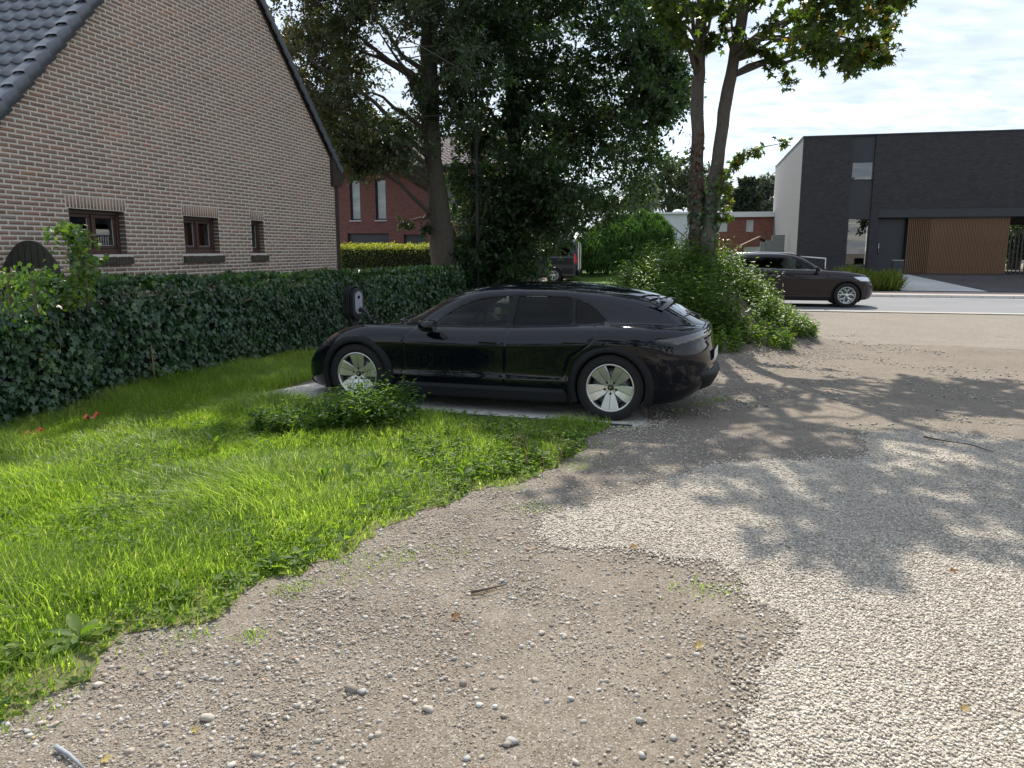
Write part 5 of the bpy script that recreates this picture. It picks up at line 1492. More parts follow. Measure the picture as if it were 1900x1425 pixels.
# ================================================================= vegetation
SHAPES = {
    'oval': ([(0, 0, 0), (.38, .27, .06), (1, 0, -.05), (.38, -.27, .06)], [(0, 2, 1), (0, 3, 2)]),
    'narrow': ([(0, 0, 0), (.45, .13, .03), (1, 0, -.08), (.45, -.13, .03)], [(0, 2, 1), (0, 3, 2)]),
    'lance': ([(0, 0, 0), (.25, .2, .05), (.6, .16, .02), (1, 0, -.12), (.6, -.16, .02), (.25, -.2, .05)], [(0, 2, 1), (0, 3, 2), (0, 4, 3), (0, 5, 4)]),
    'ivy': ([(.0, 0, 0), (-.10, .28, -.03), (.20, .30, .03), (.42, .50, -.05), (.55, .20, .03), (1, 0, -.10), (.55, -.20, .03), (.42, -.50, -.05), (.20, -.30, .03), (-.10, -.28, -.03)],
            [(0, 2, 1), (0, 3, 2), (0, 4, 3), (0, 5, 4), (0, 6, 5), (0, 7, 6), (0, 8, 7), (0, 9, 8)]),
    'ivy3': ([(0, 0, 0), (.05, .32, 0), (.40, .42, -.04), (1, 0, -.1), (.40, -.42, -.04), (.05, -.32, 0)], [(0, 2, 1), (0, 3, 2), (0, 4, 3), (0, 5, 4)]),
    'maple': ([(.0, 0, 0), (-.02, .34, -.04), (.24, .20, .02), (.48, .55, -.08), (.52, .17, .02), (1, 0, -.12), (.52, -.17, .02), (.48, -.55, -.08), (.24, -.20, .02), (-.02, -.34, -.04)],
              [(0, 2, 1), (0, 3, 2), (0, 4, 3), (0, 5, 4), (0, 6, 5), (0, 7, 6), (0, 8, 7), (0, 9, 8)]),
}
def unit(v): return v / (np.linalg.norm(v, axis=-1, keepdims=True) + 1e-9)
def rand_unit(n): return unit(rng.normal(size=(n, 3)))
def leaf_geo(P, ax, nm, size, shape):
    ax = unit(ax); nm = nm - ax * (nm * ax).sum(-1, keepdims=True); nm = unit(nm); sd = np.cross(nm, ax)
    tv, tf = SHAPES[shape]; tv = np.array(tv); tf = np.array(tf)
    s = size[:, None, None]
    V = P[:, None, :] + s * (tv[None, :, 0:1] * ax[:, None] + tv[None, :, 1:2] * sd[:, None] + tv[None, :, 2:3] * nm[:, None])
    T = tf[None] + (np.arange(len(P)) * len(tv))[:, None, None]
    return V.reshape(-1, 3), T.reshape(-1, 3), len(tv)
def leaf_obj(name, P, ax, nm, size, shape, mat, parent=None, tint=None, smooth=False):
    V, T, k = leaf_geo(P, ax, nm, size, shape)
    tint = rng.uniform(0, 1, len(P)) if tint is None else tint
    return tri_obj(name, V, T, mat, parent, {'tint': np.repeat(tint, k)}, smooth)
def seg_tubes(A, B, r0, r1, n=3):
    """many thin straight twigs at once"""
    A = np.asarray(A); B = np.asarray(B); d = unit(B - A)
    ref = np.where(np.abs(d[:, 2:3]) > .9, np.array([[1., 0, 0]]), np.array([[0, 0, 1.]]))
    u = unit(np.cross(d, ref)); w = np.cross(d, u)
    V = []
    for P, r in ((A, r0), (B, r1)):
        for k in range(n):
            a = 2 * math.pi * k / n
            V.append(P + (u * math.cos(a) + w * math.sin(a)) * np.reshape(r, (-1, 1)))
    V = np.stack(V, 1); m = 2 * n
    T = []
    for k in range(n):
        k2 = (k + 1) % n; T += [(k, k2, n + k2), (k, n + k2, n + k)]
    T = np.array(T)[None] + (np.arange(len(A)) * m)[:, None, None]
    return V.reshape(-1, 3), T.reshape(-1, 3)

BARK = mat_noise('grey_brown_bark', (.050, .043, .034), (.105, .092, .075), 7, .95, .8, .03, anis=(3, 3, .8), c3=(.075, .066, .052))
BARK2 = mat_noise('maple_bark', (.055, .046, .036), (.115, .098, .080), 8, .95, .7, .025, anis=(3, 3, 1.0), c3=(.08, .07, .056))
L_DARK = mat_leaf('dark_green_leaf', [(0, (.020, .042, .020)), (.5, (.034, .068, .027)), (.85, (.058, .105, .032)), (1, (.11, .14, .036))], .34, .40, .5, (1.9, 2.1, .6))
L_COPPER = mat_leaf('bronze_green_leaf', [(0, (.024, .040, .022)), (.45, (.038, .064, .028)), (.85, (.062, .085, .034)), (1, (.10, .078, .036))], .34, .42, .5, (1.8, 1.9, .7))
L_MAPLE = mat_leaf('maple_leaf', [(0, (.042, .075, .020)), (.5, (.075, .125, .030)), (.85, (.125, .155, .038)), (.95, (.24, .18, .035)), (1, (.36, .22, .035))], .5, .45, .45, (1.7, 1.7, .55))
L_IVY = mat_leaf('ivy_leaf', [(0, (.014, .034, .018)), (.35, (.036, .080, .038)), (.7, (.070, .135, .055)), (.92, (.12, .19, .07)), (1, (.21, .23, .09))], .30, .32, .6, (1.8, 2.2, .6))
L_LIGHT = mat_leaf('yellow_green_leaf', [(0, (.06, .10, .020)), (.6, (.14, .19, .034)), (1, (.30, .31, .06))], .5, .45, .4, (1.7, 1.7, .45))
L_WEED = mat_leaf('weed_leaf', [(0, (.042, .090, .022)), (.6, (.088, .160, .032)), (1, (.17, .235, .05))], .5, .58, .28, (1.8, 1.9, .5))
L_BUSH = mat_leaf('thicket_leaf', [(0, (.045, .092, .024)), (.6, (.085, .155, .036)), (1, (.16, .225, .05))], .42, .42, .5, (1.8, 1.9, .5))
L_CONI = mat_leaf('conifer_spray', [(0, (.035, .075, .026)), (.6, (.060, .12, .038)), (1, (.10, .165, .05))], .28, .6, .3, (1.6, 1.9, .6))
L_FAR = mat_leaf('far_foliage', [(0, (.045, .070, .040)), (.6, (.075, .110, .058)), (1, (.125, .155, .085))], .30, .6, .3, (1.5, 1.6, .7))
L_GRASS = mat_leaf('grass_blade', [(0, (.115, .175, .034)), (.55, (.215, .300, .060)), (.9, (.31, .385, .10)), (1, (.50, .47, .24))], .66, .40, .5, (1.34, 1.55, .60))

def clump_foliage(C, Rr, n_tw, n_lf, size, up=.25, out_c=None, droop=.25, spread=.8):
    """twigs radiating in each clump with leaves along them"""
    K = len(C); C = np.asarray(C); Rr = np.asarray(Rr)
    tc = np.repeat(C, n_tw, 0); tr = np.repeat(Rr, n_tw)
    d = rand_unit(K * n_tw); d[:, 2] = d[:, 2] * .75 + up * .3
    if out_c is not None: d += unit(tc - out_c) * .35
    d = unit(d); ln = tr * rng.uniform(.45, 1.05, K * n_tw)
    A = tc + d * (ln * .12)[:, None]; B = tc + d * ln[:, None]; B[:, 2] -= droop * ln * rng.uniform(.2, 1, len(ln))
    f = rng.uniform(.18, 1.05, (K * n_tw, n_lf))
    P = A[:, None] + (B - A)[:, None] * f[..., None]
    P = P.reshape(-1, 3) + rng.normal(0, .035, (K * n_tw * n_lf, 3))
    td = np.repeat(unit(B - A), n_lf, 0)
    ax = td * .5 + rand_unit(len(P)) * spread; ax[:, 2] -= .25
    nm = rand_unit(len(P)) * .9; nm[:, 2] += .8
    sz = size * rng.uniform(.6, 1.25, len(P))
    return P, ax, nm, sz, A, B
def crown_points(poly_px, ydep, thick, n, rad, seed=0, gap=.40, gsc=.011):
    """clump centres inside an image outline, spread in depth (distance given in metres)"""
    P = np.array(poly_px, float); lo, hi = P.min(0), P.max(0); out = []
    while len(out) < n:
        x, y = rng.uniform(lo[0], hi[0], 400), rng.uniform(lo[1], hi[1], 400)
        k = in_poly(poly_px, x, y) & (vnoise(x * gsc, y * gsc, seed) > gap * rng.uniform(.6, 1.1, 400))
        for a, b in zip(x[k], y[k]):
            out.append(at_y(a, b, ydep + thick * rng.normal(0, .5)))
            if len(out) >= n: break
    C = np.array(out)
    return C, rad * rng.uniform(.65, 1.3, n)
def limb_tree(mb, trunk, rad, C, n_sec=14, r_l=.09, zmin=None):
    """limbs from the trunk to hubs among the clumps, then a thinner branch to every clump"""
    T = np.array(trunk, float)
    zmin = T[-1, 2] * .35 if zmin is None else zmin
    # dense trunk samples
    tt = np.linspace(0, len(T) - 1, 60); i = np.minimum(tt.astype(int), len(T) - 2); f = (tt - i)[:, None]
    TS = T[i] * (1 - f) + T[i + 1] * f; TR = np.interp(tt, np.arange(len(T)), rad)
    ok = TS[:, 2] > zmin
    TS, TR = TS[ok], TR[ok]
    hubs = C[rng.choice(len(C), min(n_sec, len(C)), replace=False)]
    nodes = []; nr = []
    for h in hubs:
        dist = np.linalg.norm(TS[:, :2] - h[:2], axis=1)
        want = h[2] - .55 * dist.min()
        j = np.argmin(np.abs(TS[:, 2] - want) + .05 * rng.uniform(0, 6, len(TS)))
        a = TS[j]; r0 = min(TR[j] * .55, r_l); pts = []
        for k in range(7):
            q = k / 6; p = a * (1 - q) + h * q
            p = p + np.array([0, 0, .25 * math.sin(math.pi * q) * np.linalg.norm(h - a) * .25]) + rng.normal(0, .05, 3) * (0 < k < 6) * (1 + np.linalg.norm(h - a) * .12)
            pts.append(p)
        rr = [r0 * (1 - .82 * k / 6) for k in range(7)]
        mb.tube(pts, rr, 7)
        nodes += pts[1:]; nr += rr[1:]
    nodes = np.array(nodes)
    for c in C:
        j = np.argmin(np.linalg.norm(nodes - c, axis=1) + (nodes[:, 2] > c[2] + .3) * .5)
        a = nodes[j]
        if np.linalg.norm(a - c) < .12: continue
        m = (a + c) / 2 + rng.normal(0, .06, 3) + np.array([0, 0, .06])
        mb.tube([a, m, c], [min(nr[j] * .6, .022), .013, .008], 4, caps=False)
def tree(name, label, trunk, rad, C, Rr, n_tw, n_lf, size, leafm, shape, bark, group=None, n_sec=14, zmin=None, r_l=.09, extra_trunks=(), tint=None, twig_r=.004, cat='tree', upper=None):
    root = empty(name, (trunk[0][0], trunk[0][1], trunk[0][2]))
    off = np.array(trunk[0])
    tag(root, label, cat, group)
    allT = [(trunk, rad)] + list(extra_trunks)
    for (tp, tr) in allT:
        m = MB(); P = np.array(tp, float) - off
        # finer, slightly lumpy trunk
        tt = np.linspace(0, len(P) - 1, 40); i = np.minimum(tt.astype(int), len(P) - 2); f = (tt - i)[:, None]
        PP = P[i] * (1 - f) + P[i + 1] * f; RR = np.interp(tt, np.arange(len(P)), tr)
        RR = RR * (1 + .06 * np.sin(tt * 5.1) * rng.uniform(.3, 1, 40)); PP[1:, :2] += rng.normal(0, .012, (39, 2))
        m.tube(PP, RR, 14); m.build('trunk', bark, root)
    br = MB()
    parts = [np.argmin([np.linalg.norm(np.array(t[0])[:, :2].mean(0) - c[:2]) for t in allT]) for c in C]
    for q, (tp, tr) in enumerate(allT):
        cc = C[np.array(parts) == q]
        if len(cc): limb_tree(br, np.array(tp) - off, tr, cc - off, n_sec, r_l, None if zmin is None else zmin)
    P, ax, nm, sz, A, B = clump_foliage(C - off, Rr, n_tw, n_lf, size, out_c=(C - off).mean(0))
    V, T = seg_tubes(A[::2], B[::2], twig_r, twig_r * .4); tri_obj('twigs', V, T, bark, root)['kind'] = 'stuff'
    if upper is not None:                                     # the part of the crown far overhead: larger sprays
        UC, UR = upper[:2]; un, us, ush = upper[2:] if len(upper) > 2 else (9, .24, shape)
        uP, uax, unm, usz, uA, uB = clump_foliage(UC - off, UR, un, un, us, out_c=(C - off).mean(0))
        leaf_obj('upper_crown', uP, uax, unm, usz, ush, leafm, root)
        limb_tree(br, np.array(trunk) - off, rad, UC - off, 10, r_l, None if zmin is None else zmin + 3)
    br.build('branches', bark, root)
    ti = np.clip(rng.beta(2, 2.4, len(P)) if tint is None else tint(P + off), 0, 1)
    leaf_obj('crown', P, ax, nm, sz, shape, leafm, root, ti)
    return root

# ---------------------------------------------------------------- the two big trees behind the car
b1 = at_y(824, 480, 23.2); b1[2] = 0
t1 = [b1, b1 + [0.02, 0, 1.2], at_y(818, 430, 23.2), at_y(806, 330, 23.2), at_y(797, 180, 23.2), at_y(795, 0, 23.2), at_y(797, -200, 23.2), at_y(800, -420, 23.2)]
O1 = [(495, -20), (515, 60), (540, 150), (575, 205), (600, 250), (635, 290), (680, 300), (740, 285), (800, 285), (845, 230), (880, 100), (930, -40), (930, -90), (480, -90)]
O1U = [(930, -60), (930, -520), (820, -650), (600, -610), (480, -350), (470, -60)]
C1, R1 = crown_points(O1, 23.0, 3.0, 285, .70, 2, .46)
LOW = [(610, 265), (640, 235), (720, 255), (770, 270), (760, 300), (690, 312), (640, 325)]
C1b, R1b = crown_points(LOW, 21.6, 1.2, 36, .50, 3, .2)
C1 = np.concatenate([C1, C1b, np.array([at_y(755, 412, 22.8), at_y(790, 425, 22.8)])]); R1 = np.concatenate([R1, R1b, [.30, .24]])
tree('broadleaf_tree', 'tall tree with thick grey trunk and bronze-green leaves beside the gable house', t1, [.42, .395, .365, .265, .24, .215, .16, .05], C1, R1, 15, 15, .118, L_COPPER, 'oval', BARK, n_sec=22, zmin=2.6, tint=lambda p: np.clip(rng.beta(2, 2.2, len(p)) - .12 * (p[:, 0] + 2), 0, 1), upper=crown_points(O1U, 23.0, 3.2, 170, .95, 4, .35))
b2 = at_y(962, 520, 25.4); b2[2] = 0
t2 = [b2, at_y(962, 450, 25.4), at_y(957, 330, 25.4), at_y(950, 180, 25.4), at_y(948, 0, 25.4), at_y(952, -220, 25.4), at_y(960, -420, 25.4)]
O2 = [(855, 215), (850, 290), (842, 360), (845, 440), (880, 480), (930, 520), (985, 505), (1010, 462), (1066, 438), (1085, 420), (1125, 392), (1185, 365), (1215, 300), (1240, 200), (1262, 150), (1250, 70), (1235, -20), (1225, -90), (850, -90), (850, 0)]
O2U = [(1225, -60), (1200, -350), (1130, -600), (980, -710), (880, -450), (850, -60)]
C2, R2 = crown_points(O2, 25.0, 3.0, 440, .84, 7, .10)
C2b, R2b = crown_points([(1180, 40), (1250, 90), (1275, 170), (1225, 230), (1190, 300), (1165, 200)], 23.6, 1.6, 44, .52, 9, .3)
C2c, R2c = crown_points([(850, 330), (842, 400), (850, 470), (900, 515), (975, 508), (1000, 462), (1060, 436), (1080, 410), (1040, 330)], 24.6, 1.2, 120, .60, 9, .25)
C2 = np.concatenate([C2, C2b, C2c]); R2 = np.concatenate([R2, R2b, R2c])
tree('evergreen_oak', 'dense dark green tree with foliage nearly to the ground behind the black car', t2, [.30, .27, .24, .21, .18, .13, .05], C2, R2, 15, 13, .152, L_DARK, 'oval', BARK, n_sec=24, zmin=1.0, upper=crown_points(O2U, 25.0, 3.2, 170, 1.0, 8, .25))
# slim straight trunk beside it
ps = at_y(886, 495, 23.0); ps[2] = 0
pole = empty('slim_pole', ps); tag(pole, 'slim dark upright pole rising through the leaves beside the thick trunk', 'pole')
m = MB(); m.tube([(0, 0, 0), (0, 0, 3), (.0, 0, 6.3)], [.05, .043, .040], 10); m.build('shaft', M_ANTH, pole)
m = MB(); m.lathe([(.0, 6.42), (.06, 6.38), (.09, 6.30), (.05, 6.28)], 12, axis='z'); m.build('cap', M_ANTH, pole)

# ---------------------------------------------------------------- twin-trunk maple on the mound
TOPX = np.array([.9, 1.5, 2.0, 2.35, 2.75, 3.4, 4.0, 4.4, 4.8, 5.2, 5.55, 5.9, 6.4]); TOPZ = np.array([0, .45, 1.05, 1.40, 1.75, 2.0, 1.85, 1.55, 1.10, .78, .50, .18, 0])
def bush_top(x): return np.interp(x, TOPX, TOPZ)
def mz(x, y):
    x = np.asarray(x, float); y = np.asarray(y, float)
    return .60 * bush_top(x) * np.exp(-((y - 15.3) / 1.8)**2)
gx, gy = np.meshgrid(np.linspace(.2, 8.2, 70), np.linspace(11.4, 19.5, 70), indexing='ij')
gz = mz(gx, gy) + .06 * (vnoise(gx * 3, gy * 3, 8) - .5) * sstep(.08, .4, mz(gx, gy)) + hgt(gx, gy) - .03 + .02 * sstep(.02, .1, mz(gx, gy))
ii, jj = np.meshgrid(np.arange(69), np.arange(69), indexing='ij')
mound = tri_obj('earth_mound', np.column_stack([gx.ravel(), gy.ravel(), gz.ravel()]), np.stack([ii * 70 + jj, (ii + 1) * 70 + jj, (ii + 1) * 70 + jj + 1, ii * 70 + jj + 1], -1).reshape(-1, 4), M_MOUND, smooth=True)
mound['kind'] = 'structure'
D3 = 15.2
ta = [at_y(1296, 470, D3), at_y(1293, 400, D3), at_y(1293, 300, D3), at_y(1297, 150, D3), at_y(1303, 0, D3), at_y(1312, -180, D3), at_y(1325, -360, D3)]
ta[0][2] = .6
tb = [at_y(1308, 470, D3 - .15), at_y(1318, 400, D3 - .15), at_y(1330, 300, D3 - .15), at_y(1354, 150, D3 - .1), at_y(1383, 0, D3), at_y(1425, -170, D3), at_y(1470, -350, D3)]
tb[0][2] = .6
MC, MR = [], []
for poly, n, r in (([(1395, -10), (1690, -30), (1668, 40), (1648, 110), (1560, 120), (1500, 75), (1430, 60)], 46, .38), ([(1365, 85), (1400, 78), (1440, 110), (1478, 130), (1470, 165), (1430, 128), (1385, 118)], 12, .22), ([(1190, -20), (1290, -20), (1288, 60), (1278, 105), (1262, 70), (1225, 45)], 17, .30), ([(1312, -10), (1372, -10), (1362, 80), (1335, 60), (1318, 110)], 10, .26), ([(1580, 60), (1655, 90), (1630, 125), (1560, 118)], 9, .22)):
    c, r_ = crown_points(poly, 14.6, 1.0, n, r, 5, .1); MC.append(c); MR.append(r_)
# the crown goes on above the frame
n = 170
q = rand_unit(n) * (rng.uniform(.25, 1, n)**(1 / 2.2))[:, None] * np.array([4.3, 2.5, 2.3]) + np.array([5.0, 14.3, 8.0])
q2 = rand_unit(26) * np.array([1.6, 1.2, .8]) + np.array([7.2, 13.6, 10.6])
q = np.concatenate([q[q[:, 2] > 6.7], q2])
MQ, MQR = q, rng.uniform(.4, .85, len(q))
MC = MC[:1] + MC[2:]; MR = MR[:1] + MR[2:]
MC = np.concatenate(MC); MR = np.concatenate(MR)
def mtint(p):
    t = rng.beta(2, 3, len(p)) * .9
    px, py, _ = proj(p)
    t = t + .5 * (rng.uniform(0, 1, len(p)) < np.where((px > 1590) & (py > -20), .16, .03))
    return np.clip(t, 0, 1)
maple = tree('maple_tree', 'twin-trunked maple with yellowing leaf tips standing on the overgrown mound', ta, [.17, .140, .125, .112, .10, .075, .03], MC, MR, 9, 7, .125, L_MAPLE, 'maple', BARK2, n_sec=12, zmin=4.2, r_l=.05, extra_trunks=[(tb, [.17, .138, .122, .110, .098, .07, .03])], tint=mtint, twig_r=.0035, upper=(MQ, MQR, 7, .175, 'ivy3'))
# low side branches drawn by hand: a drooping one and a thin horizontal one
for path, r0, nl, rad, dens in (([(1366, 92), (1392, 84), (1425, 100), (1455, 128), (1474, 158)], .022, 26, .20, 9), ([(1338, 345), (1352, 318), (1370, 296), (1392, 282), (1420, 272), (1445, 267), (1466, 264)], .020, 22, .13, 7), ([(1332, 430), (1342, 400), (1345, 365), (1340, 340)], .012, 12, .16, 7)):
    pts = np.array([at_y(x, y, 14.9 - .05 * k) for k, (x, y) in enumerate(path)]) - np.array(ta[0])
    m = MB(); m.tube(pts, np.linspace(r0, .004, len(pts)), 7); m.build('side_branch', BARK2, maple)
    f = rng.uniform(.6, len(pts) - 1, nl); i = np.minimum(f.astype(int), len(pts) - 2); f = (f - i)[:, None]
    P, ax, nm, sz, A, B = clump_foliage(pts[i] * (1 - f) + pts[i + 1] * f, np.full(nl, rad), 3, dens // 2, .115, droop=.5)
    V, T = seg_tubes(A, B, .003, .0015); tri_obj('side_twigs', V, T, BARK2, maple)['kind'] = 'stuff'
    leaf_obj('side_leaves', P, ax, nm, sz, 'maple', L_MAPLE, maple, np.clip(rng.beta(2, 2.5, len(P)) + .1, 0, .97))
# ivy climbing the feet of both trunks
P = []; A_ = []; N_ = []
for tp, rr in ((ta, .145), (tb, .14)):
    tp = np.array(tp)
    for k in range(620):
        f = rng.beta(1, 2.0) * 2.0; i = min(int(f), 1); p = tp[i] * (1 - (f - i)) + tp[i + 1] * (f - i)
        a = rng.uniform(0, 2 * math.pi); d = np.array([math.cos(a), math.sin(a), 0])
        P.append(p + d * (rr + rng.uniform(.0, .05))); N_.append(d + np.array([0, 0, .3])); A_.append(np.array([rng.normal(0, .4), rng.normal(0, .4), -1]))
ivo = leaf_obj('ivy_leaves', np.array(P) - np.array(ta[0]), np.array(A_), np.array(N_), rng.uniform(.05, .10, len(P)), 'ivy3', L_IVY, maple)
dead = rng.uniform(0, 1, 260)
P = []; A_ = []; N_ = []
for k in range(420):
    f = rng.uniform(.2, 2.4); i = min(int(f), 2); p = np.array(ta[i]) * (1 - (f - i)) + np.array(ta[i + 1]) * (f - i)
    a = rng.uniform(math.pi * .9, math.pi * 1.75); d = np.array([math.cos(a), math.sin(a), 0])
    P.append(p + d * rng.uniform(.125, .16)); N_.append(d); A_.append(np.array([rng.normal(0, .4), rng.normal(0, .4), -1]))
leaf_obj('dead_ivy_leaves', np.array(P) - np.array(ta[0]), np.array(A_), np.array(N_), rng.uniform(.04, .08, len(P)), 'ivy3', mat_leaf('withered_leaf', [(0, (.06, .025, .012)), (1, (.14, .06, .03))], .15), maple)

# ---------------------------------------------------------------- stems with leaves up them (nettles, brambles, weeds)
def stem_plants(name, B, h, n_lf, size, leafm, shape='lance', parent=None, lean=.28, stemm=None, tint=None):
    n = len(B); B = np.asarray(B); h = np.asarray(h)
    d = rng.normal(0, lean, (n, 3)); d[:, 2] = 1; d = unit(d); Tp = B + d * h[:, None]
    f = np.repeat(np.linspace(.18, 1.0, n_lf)[None], n, 0) + rng.normal(0, .04, (n, n_lf))
    P = (B[:, None] + (Tp - B)[:, None] * f[..., None]).reshape(-1, 3)
    a = rng.uniform(0, 2 * math.pi, (n, 1)) + np.arange(n_lf)[None] * 1.7 + rng.normal(0, .3, (n, n_lf)); a = a.ravel()
    ax = np.stack([np.cos(a), np.sin(a), rng.normal(.0, .35, len(a))], -1)
    nm = rng.normal(0, .35, (len(a), 3)); nm[:, 2] += 1
    sz = size * rng.uniform(.6, 1.2, len(a)) * (1.1 - .5 * np.abs(f.ravel() - .5))
    if tint is None: tn = np.clip(rng.beta(2, 2, len(a)) * .8 + .25 * (f.ravel() - .5), 0, 1)
    else: tn = np.clip(np.repeat(tint, n_lf) + rng.normal(0, .15, len(a)), 0, 1)
    o = leaf_obj(name, P, ax, nm, sz, shape, leafm, parent, tn)
    V, T = seg_tubes(B, Tp, .004, .0015); tri_obj('stems', V, T, stemm or L_WEED, parent, {'tint': np.full(len(V), .3)})
    return o
def scatter_xy(n, fn, box):
    out = []
    while len(out) < n:
        x, y = rng.uniform(box[0], box[1], 600), rng.uniform(box[2], box[3], 600); k = fn(x, y)
        out += list(zip(x[k], y[k]))
    return np.array(out[:n])
def plant_root(name, label, cat, loc, group=None):
    r_ = empty(name, loc); tag(r_, label, cat, group); return r_
# main thicket on the mound, second bush on its right flank, low weeds at the foot
c0 = np.array([3.9, 14.6, 0.])
th = plant_root('bramble_thicket', 'leafy green thicket covering the mound under the twin-trunked maple', 'bush', c0)
xy = scatter_xy(1500, lambda x, y: (vnoise(x * 2.4, y * 2.4, 12) > .30) & (((x - 3.2) / 1.65)**2 + ((y - 14.75) / 1.75)**2 < 1), (1.4, 5.7, 12.6, 17))
z = mz(xy[:, 0], xy[:, 1]); hh = rng.uniform(.25, .52, len(xy)) * bush_top(xy[:, 0]) * .85 * (.7 + .6 * vnoise(xy[:, 0] * 1.8, xy[:, 1] * 1.8, 13)) + .12 + .2 * (rng.uniform(0, 1, len(xy)) < .05)
stem_plants('foliage', np.column_stack([xy, z]) - c0, hh, 15, .088, L_BUSH, 'lance', th)
c0 = np.array([5.0, 14.4, 0.])
th2 = plant_root('bramble_bush', 'smaller light green bush at the road side of the mound', 'bush', c0)
xy = scatter_xy(460, lambda x, y: (((x - 5.05) / .60)**2 + ((y - 14.5) / 1.1)**2 < 1), (4.3, 6.3, 13, 15.8))
stem_plants('foliage', np.column_stack([xy, mz(xy[:, 0], xy[:, 1]) + .02]) - c0, rng.uniform(.25, .50, len(xy)) * np.clip(bush_top(xy[:, 0]), .3, 1.2), 13, .075, L_BUSH, 'lance', th2, tint=rng.uniform(.35, .95, len(xy)))
c0 = np.array([3.9, 12.9, 0.])
th3 = plant_root('low_weeds', 'low ragged weeds along the foot of the mound behind the black car', 'weeds', c0)
xy = scatter_xy(330, lambda x, y: (vnoise(x * 2, y * 2, 3) > .42) & (y > 12.25 + .28 * (x - 3.2)), (2.4, 5.2, 12.35, 13.5))
stem_plants('foliage', np.column_stack([xy, mz(xy[:, 0], xy[:, 1])]) - c0, rng.uniform(.10, .42, len(xy)), 9, .085, L_WEED, 'lance', th3, tint=rng.uniform(.3, 1, len(xy)))

# ---------------------------------------------------------------- ivy hedge along the house
HT, HZ, HB = -6.62, 1.34, -7.42
hedge = empty('ivy_hedge', G(HT, 5), -GA)
tag(hedge, 'long dark green ivy hedge running along the gable house', 'hedge')
S0, S1 = .2, 20.2                                             # along the hedge from s = 5.2 to 25.2
def hprof(u, s):
    """u: 0 foot of the front .. 1.3 top edge .. 2.1 back edge; local (t, z) and outward normal"""
    top = HZ - .10 * sstep(4.5, 10, s) + .07 * (vnoise(s * 1.3, s * .0, 21) - .5) + .05 * (vnoise(s * 4, s * 0, 22) - .5) + .03 * sstep(3.2, .5, s)
    bul = .16 * (vnoise(s * 1.7, u * 2.2, 23) - .5) + .10 * (vnoise(s * 5, u * 5, 24) - .5)
    front = u < 1.25
    t = np.where(front, bul - .03 - .06 * sstep(1.0, 1.25, u) + .05 * sstep(.5, .0, u), -.14 - (u - 1.25) * .65)
    z = np.where(front, u / 1.25 * (top - .05), top + .05 * (vnoise(s * 4, u * 5, 25) - .5))
    nx = np.where(front, 1.0 - .6 * sstep(1.0, 1.25, u), .05); nz = np.where(front, .25 + .7 * sstep(1.0, 1.25, u), 1.)
    return t, z, nx, nz
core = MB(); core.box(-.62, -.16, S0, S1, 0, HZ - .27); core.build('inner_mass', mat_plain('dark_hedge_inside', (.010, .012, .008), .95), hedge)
def ivy_points(n, s0, s1):
    s = rng.uniform(s0, s1, n); u = rng.uniform(0, 2.1, n)
    keep = (vnoise(s * 2.2, u * 3.0, 31) > .22) | (rng.uniform(0, 1, n) < .35)
    s, u = s[keep], u[keep]
    t, z, nx, nz = hprof(u, s)
    dep = rng.exponential(.055, len(s)) - .045
    P = np.stack([t - dep * nx, s, z - dep * nz], -1)
    nm = np.stack([nx, np.zeros_like(nx), nz], -1) + rng.normal(0, .62, (len(s), 3))
    ax = np.stack([rng.normal(.25, .4, len(s)), rng.normal(0, .6, len(s)), np.where(u < 1.25, -1.0, rng.normal(0, .5, len(s)))], -1)
    ti = np.clip(rng.beta(1.6, 2.2, len(s)) + .3 * (vnoise(s * 1.2, u * 1.6, 33) - .5) + .3 * (u > 1.15) * rng.uniform(0, 1, len(s)), 0, 1)  # leaves on the hedge top tinted paler, as if sunlit
    return P, ax, nm, ti
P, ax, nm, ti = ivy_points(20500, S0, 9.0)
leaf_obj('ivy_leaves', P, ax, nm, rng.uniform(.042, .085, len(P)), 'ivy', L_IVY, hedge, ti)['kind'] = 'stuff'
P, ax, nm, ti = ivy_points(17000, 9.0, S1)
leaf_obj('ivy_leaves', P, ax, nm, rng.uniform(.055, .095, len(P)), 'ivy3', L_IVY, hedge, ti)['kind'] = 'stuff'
# the largest outermost leaves at the near end, one by one
lv = []
for q in range(6):
    V, T, k = leaf_geo(np.zeros((1, 3)), np.array([[0, 0, -1.]]), np.array([[1., 0, .1]]), np.array([1.0]), 'ivy')
    lv.append(tri_mesh('ivy_leaf', V, T, L_IVY, {'tint': np.full(k, .25 + .12 * q)}))
for q in range(260):
    s = rng.uniform(.6, 5.2); u = rng.uniform(.1, 1.3)
    t, z, nx, nz = (float(v) for v in hprof(np.array(u), np.array(s)))
    o = link(bpy.data.objects.new('ivy_leaf', lv[rng.integers(6)]), hedge)
    o.location = (t + .035 * nx, s, z + .03 * nz); o.rotation_euler = (rng.normal(0, .5), rng.normal(-.3 - .5 * (u > 1.15), .35), rng.normal(0, .5))
    k = rng.uniform(.075, .105); o.scale = (k, k, k)
# bare woody runners here and there
M_RUN = mat_noise('pale_runner', (.13, .105, .07), (.22, .18, .13), 20, .9, 0)
for q in range(40):
    vb = MB()
    s = rng.uniform(.8, 14); u = rng.uniform(.2, 1.15); pts = []
    ds, du = rng.normal(0, .22), rng.normal(-.15, .18)
    for k in range(6):
        f = k / 5; t, z, nx, nz = (float(v) for v in hprof(np.array(np.clip(u + du * f, .02, 1.2)), np.array(s + ds * f)))
        pts.append((t + .03 + .03 * math.sin(3 * f), s + ds * f, z))
    vb.tube(pts, [.006, .006, .005, .004, .003, .002], 5); vb.build('runner_stem', M_RUN, hedge)
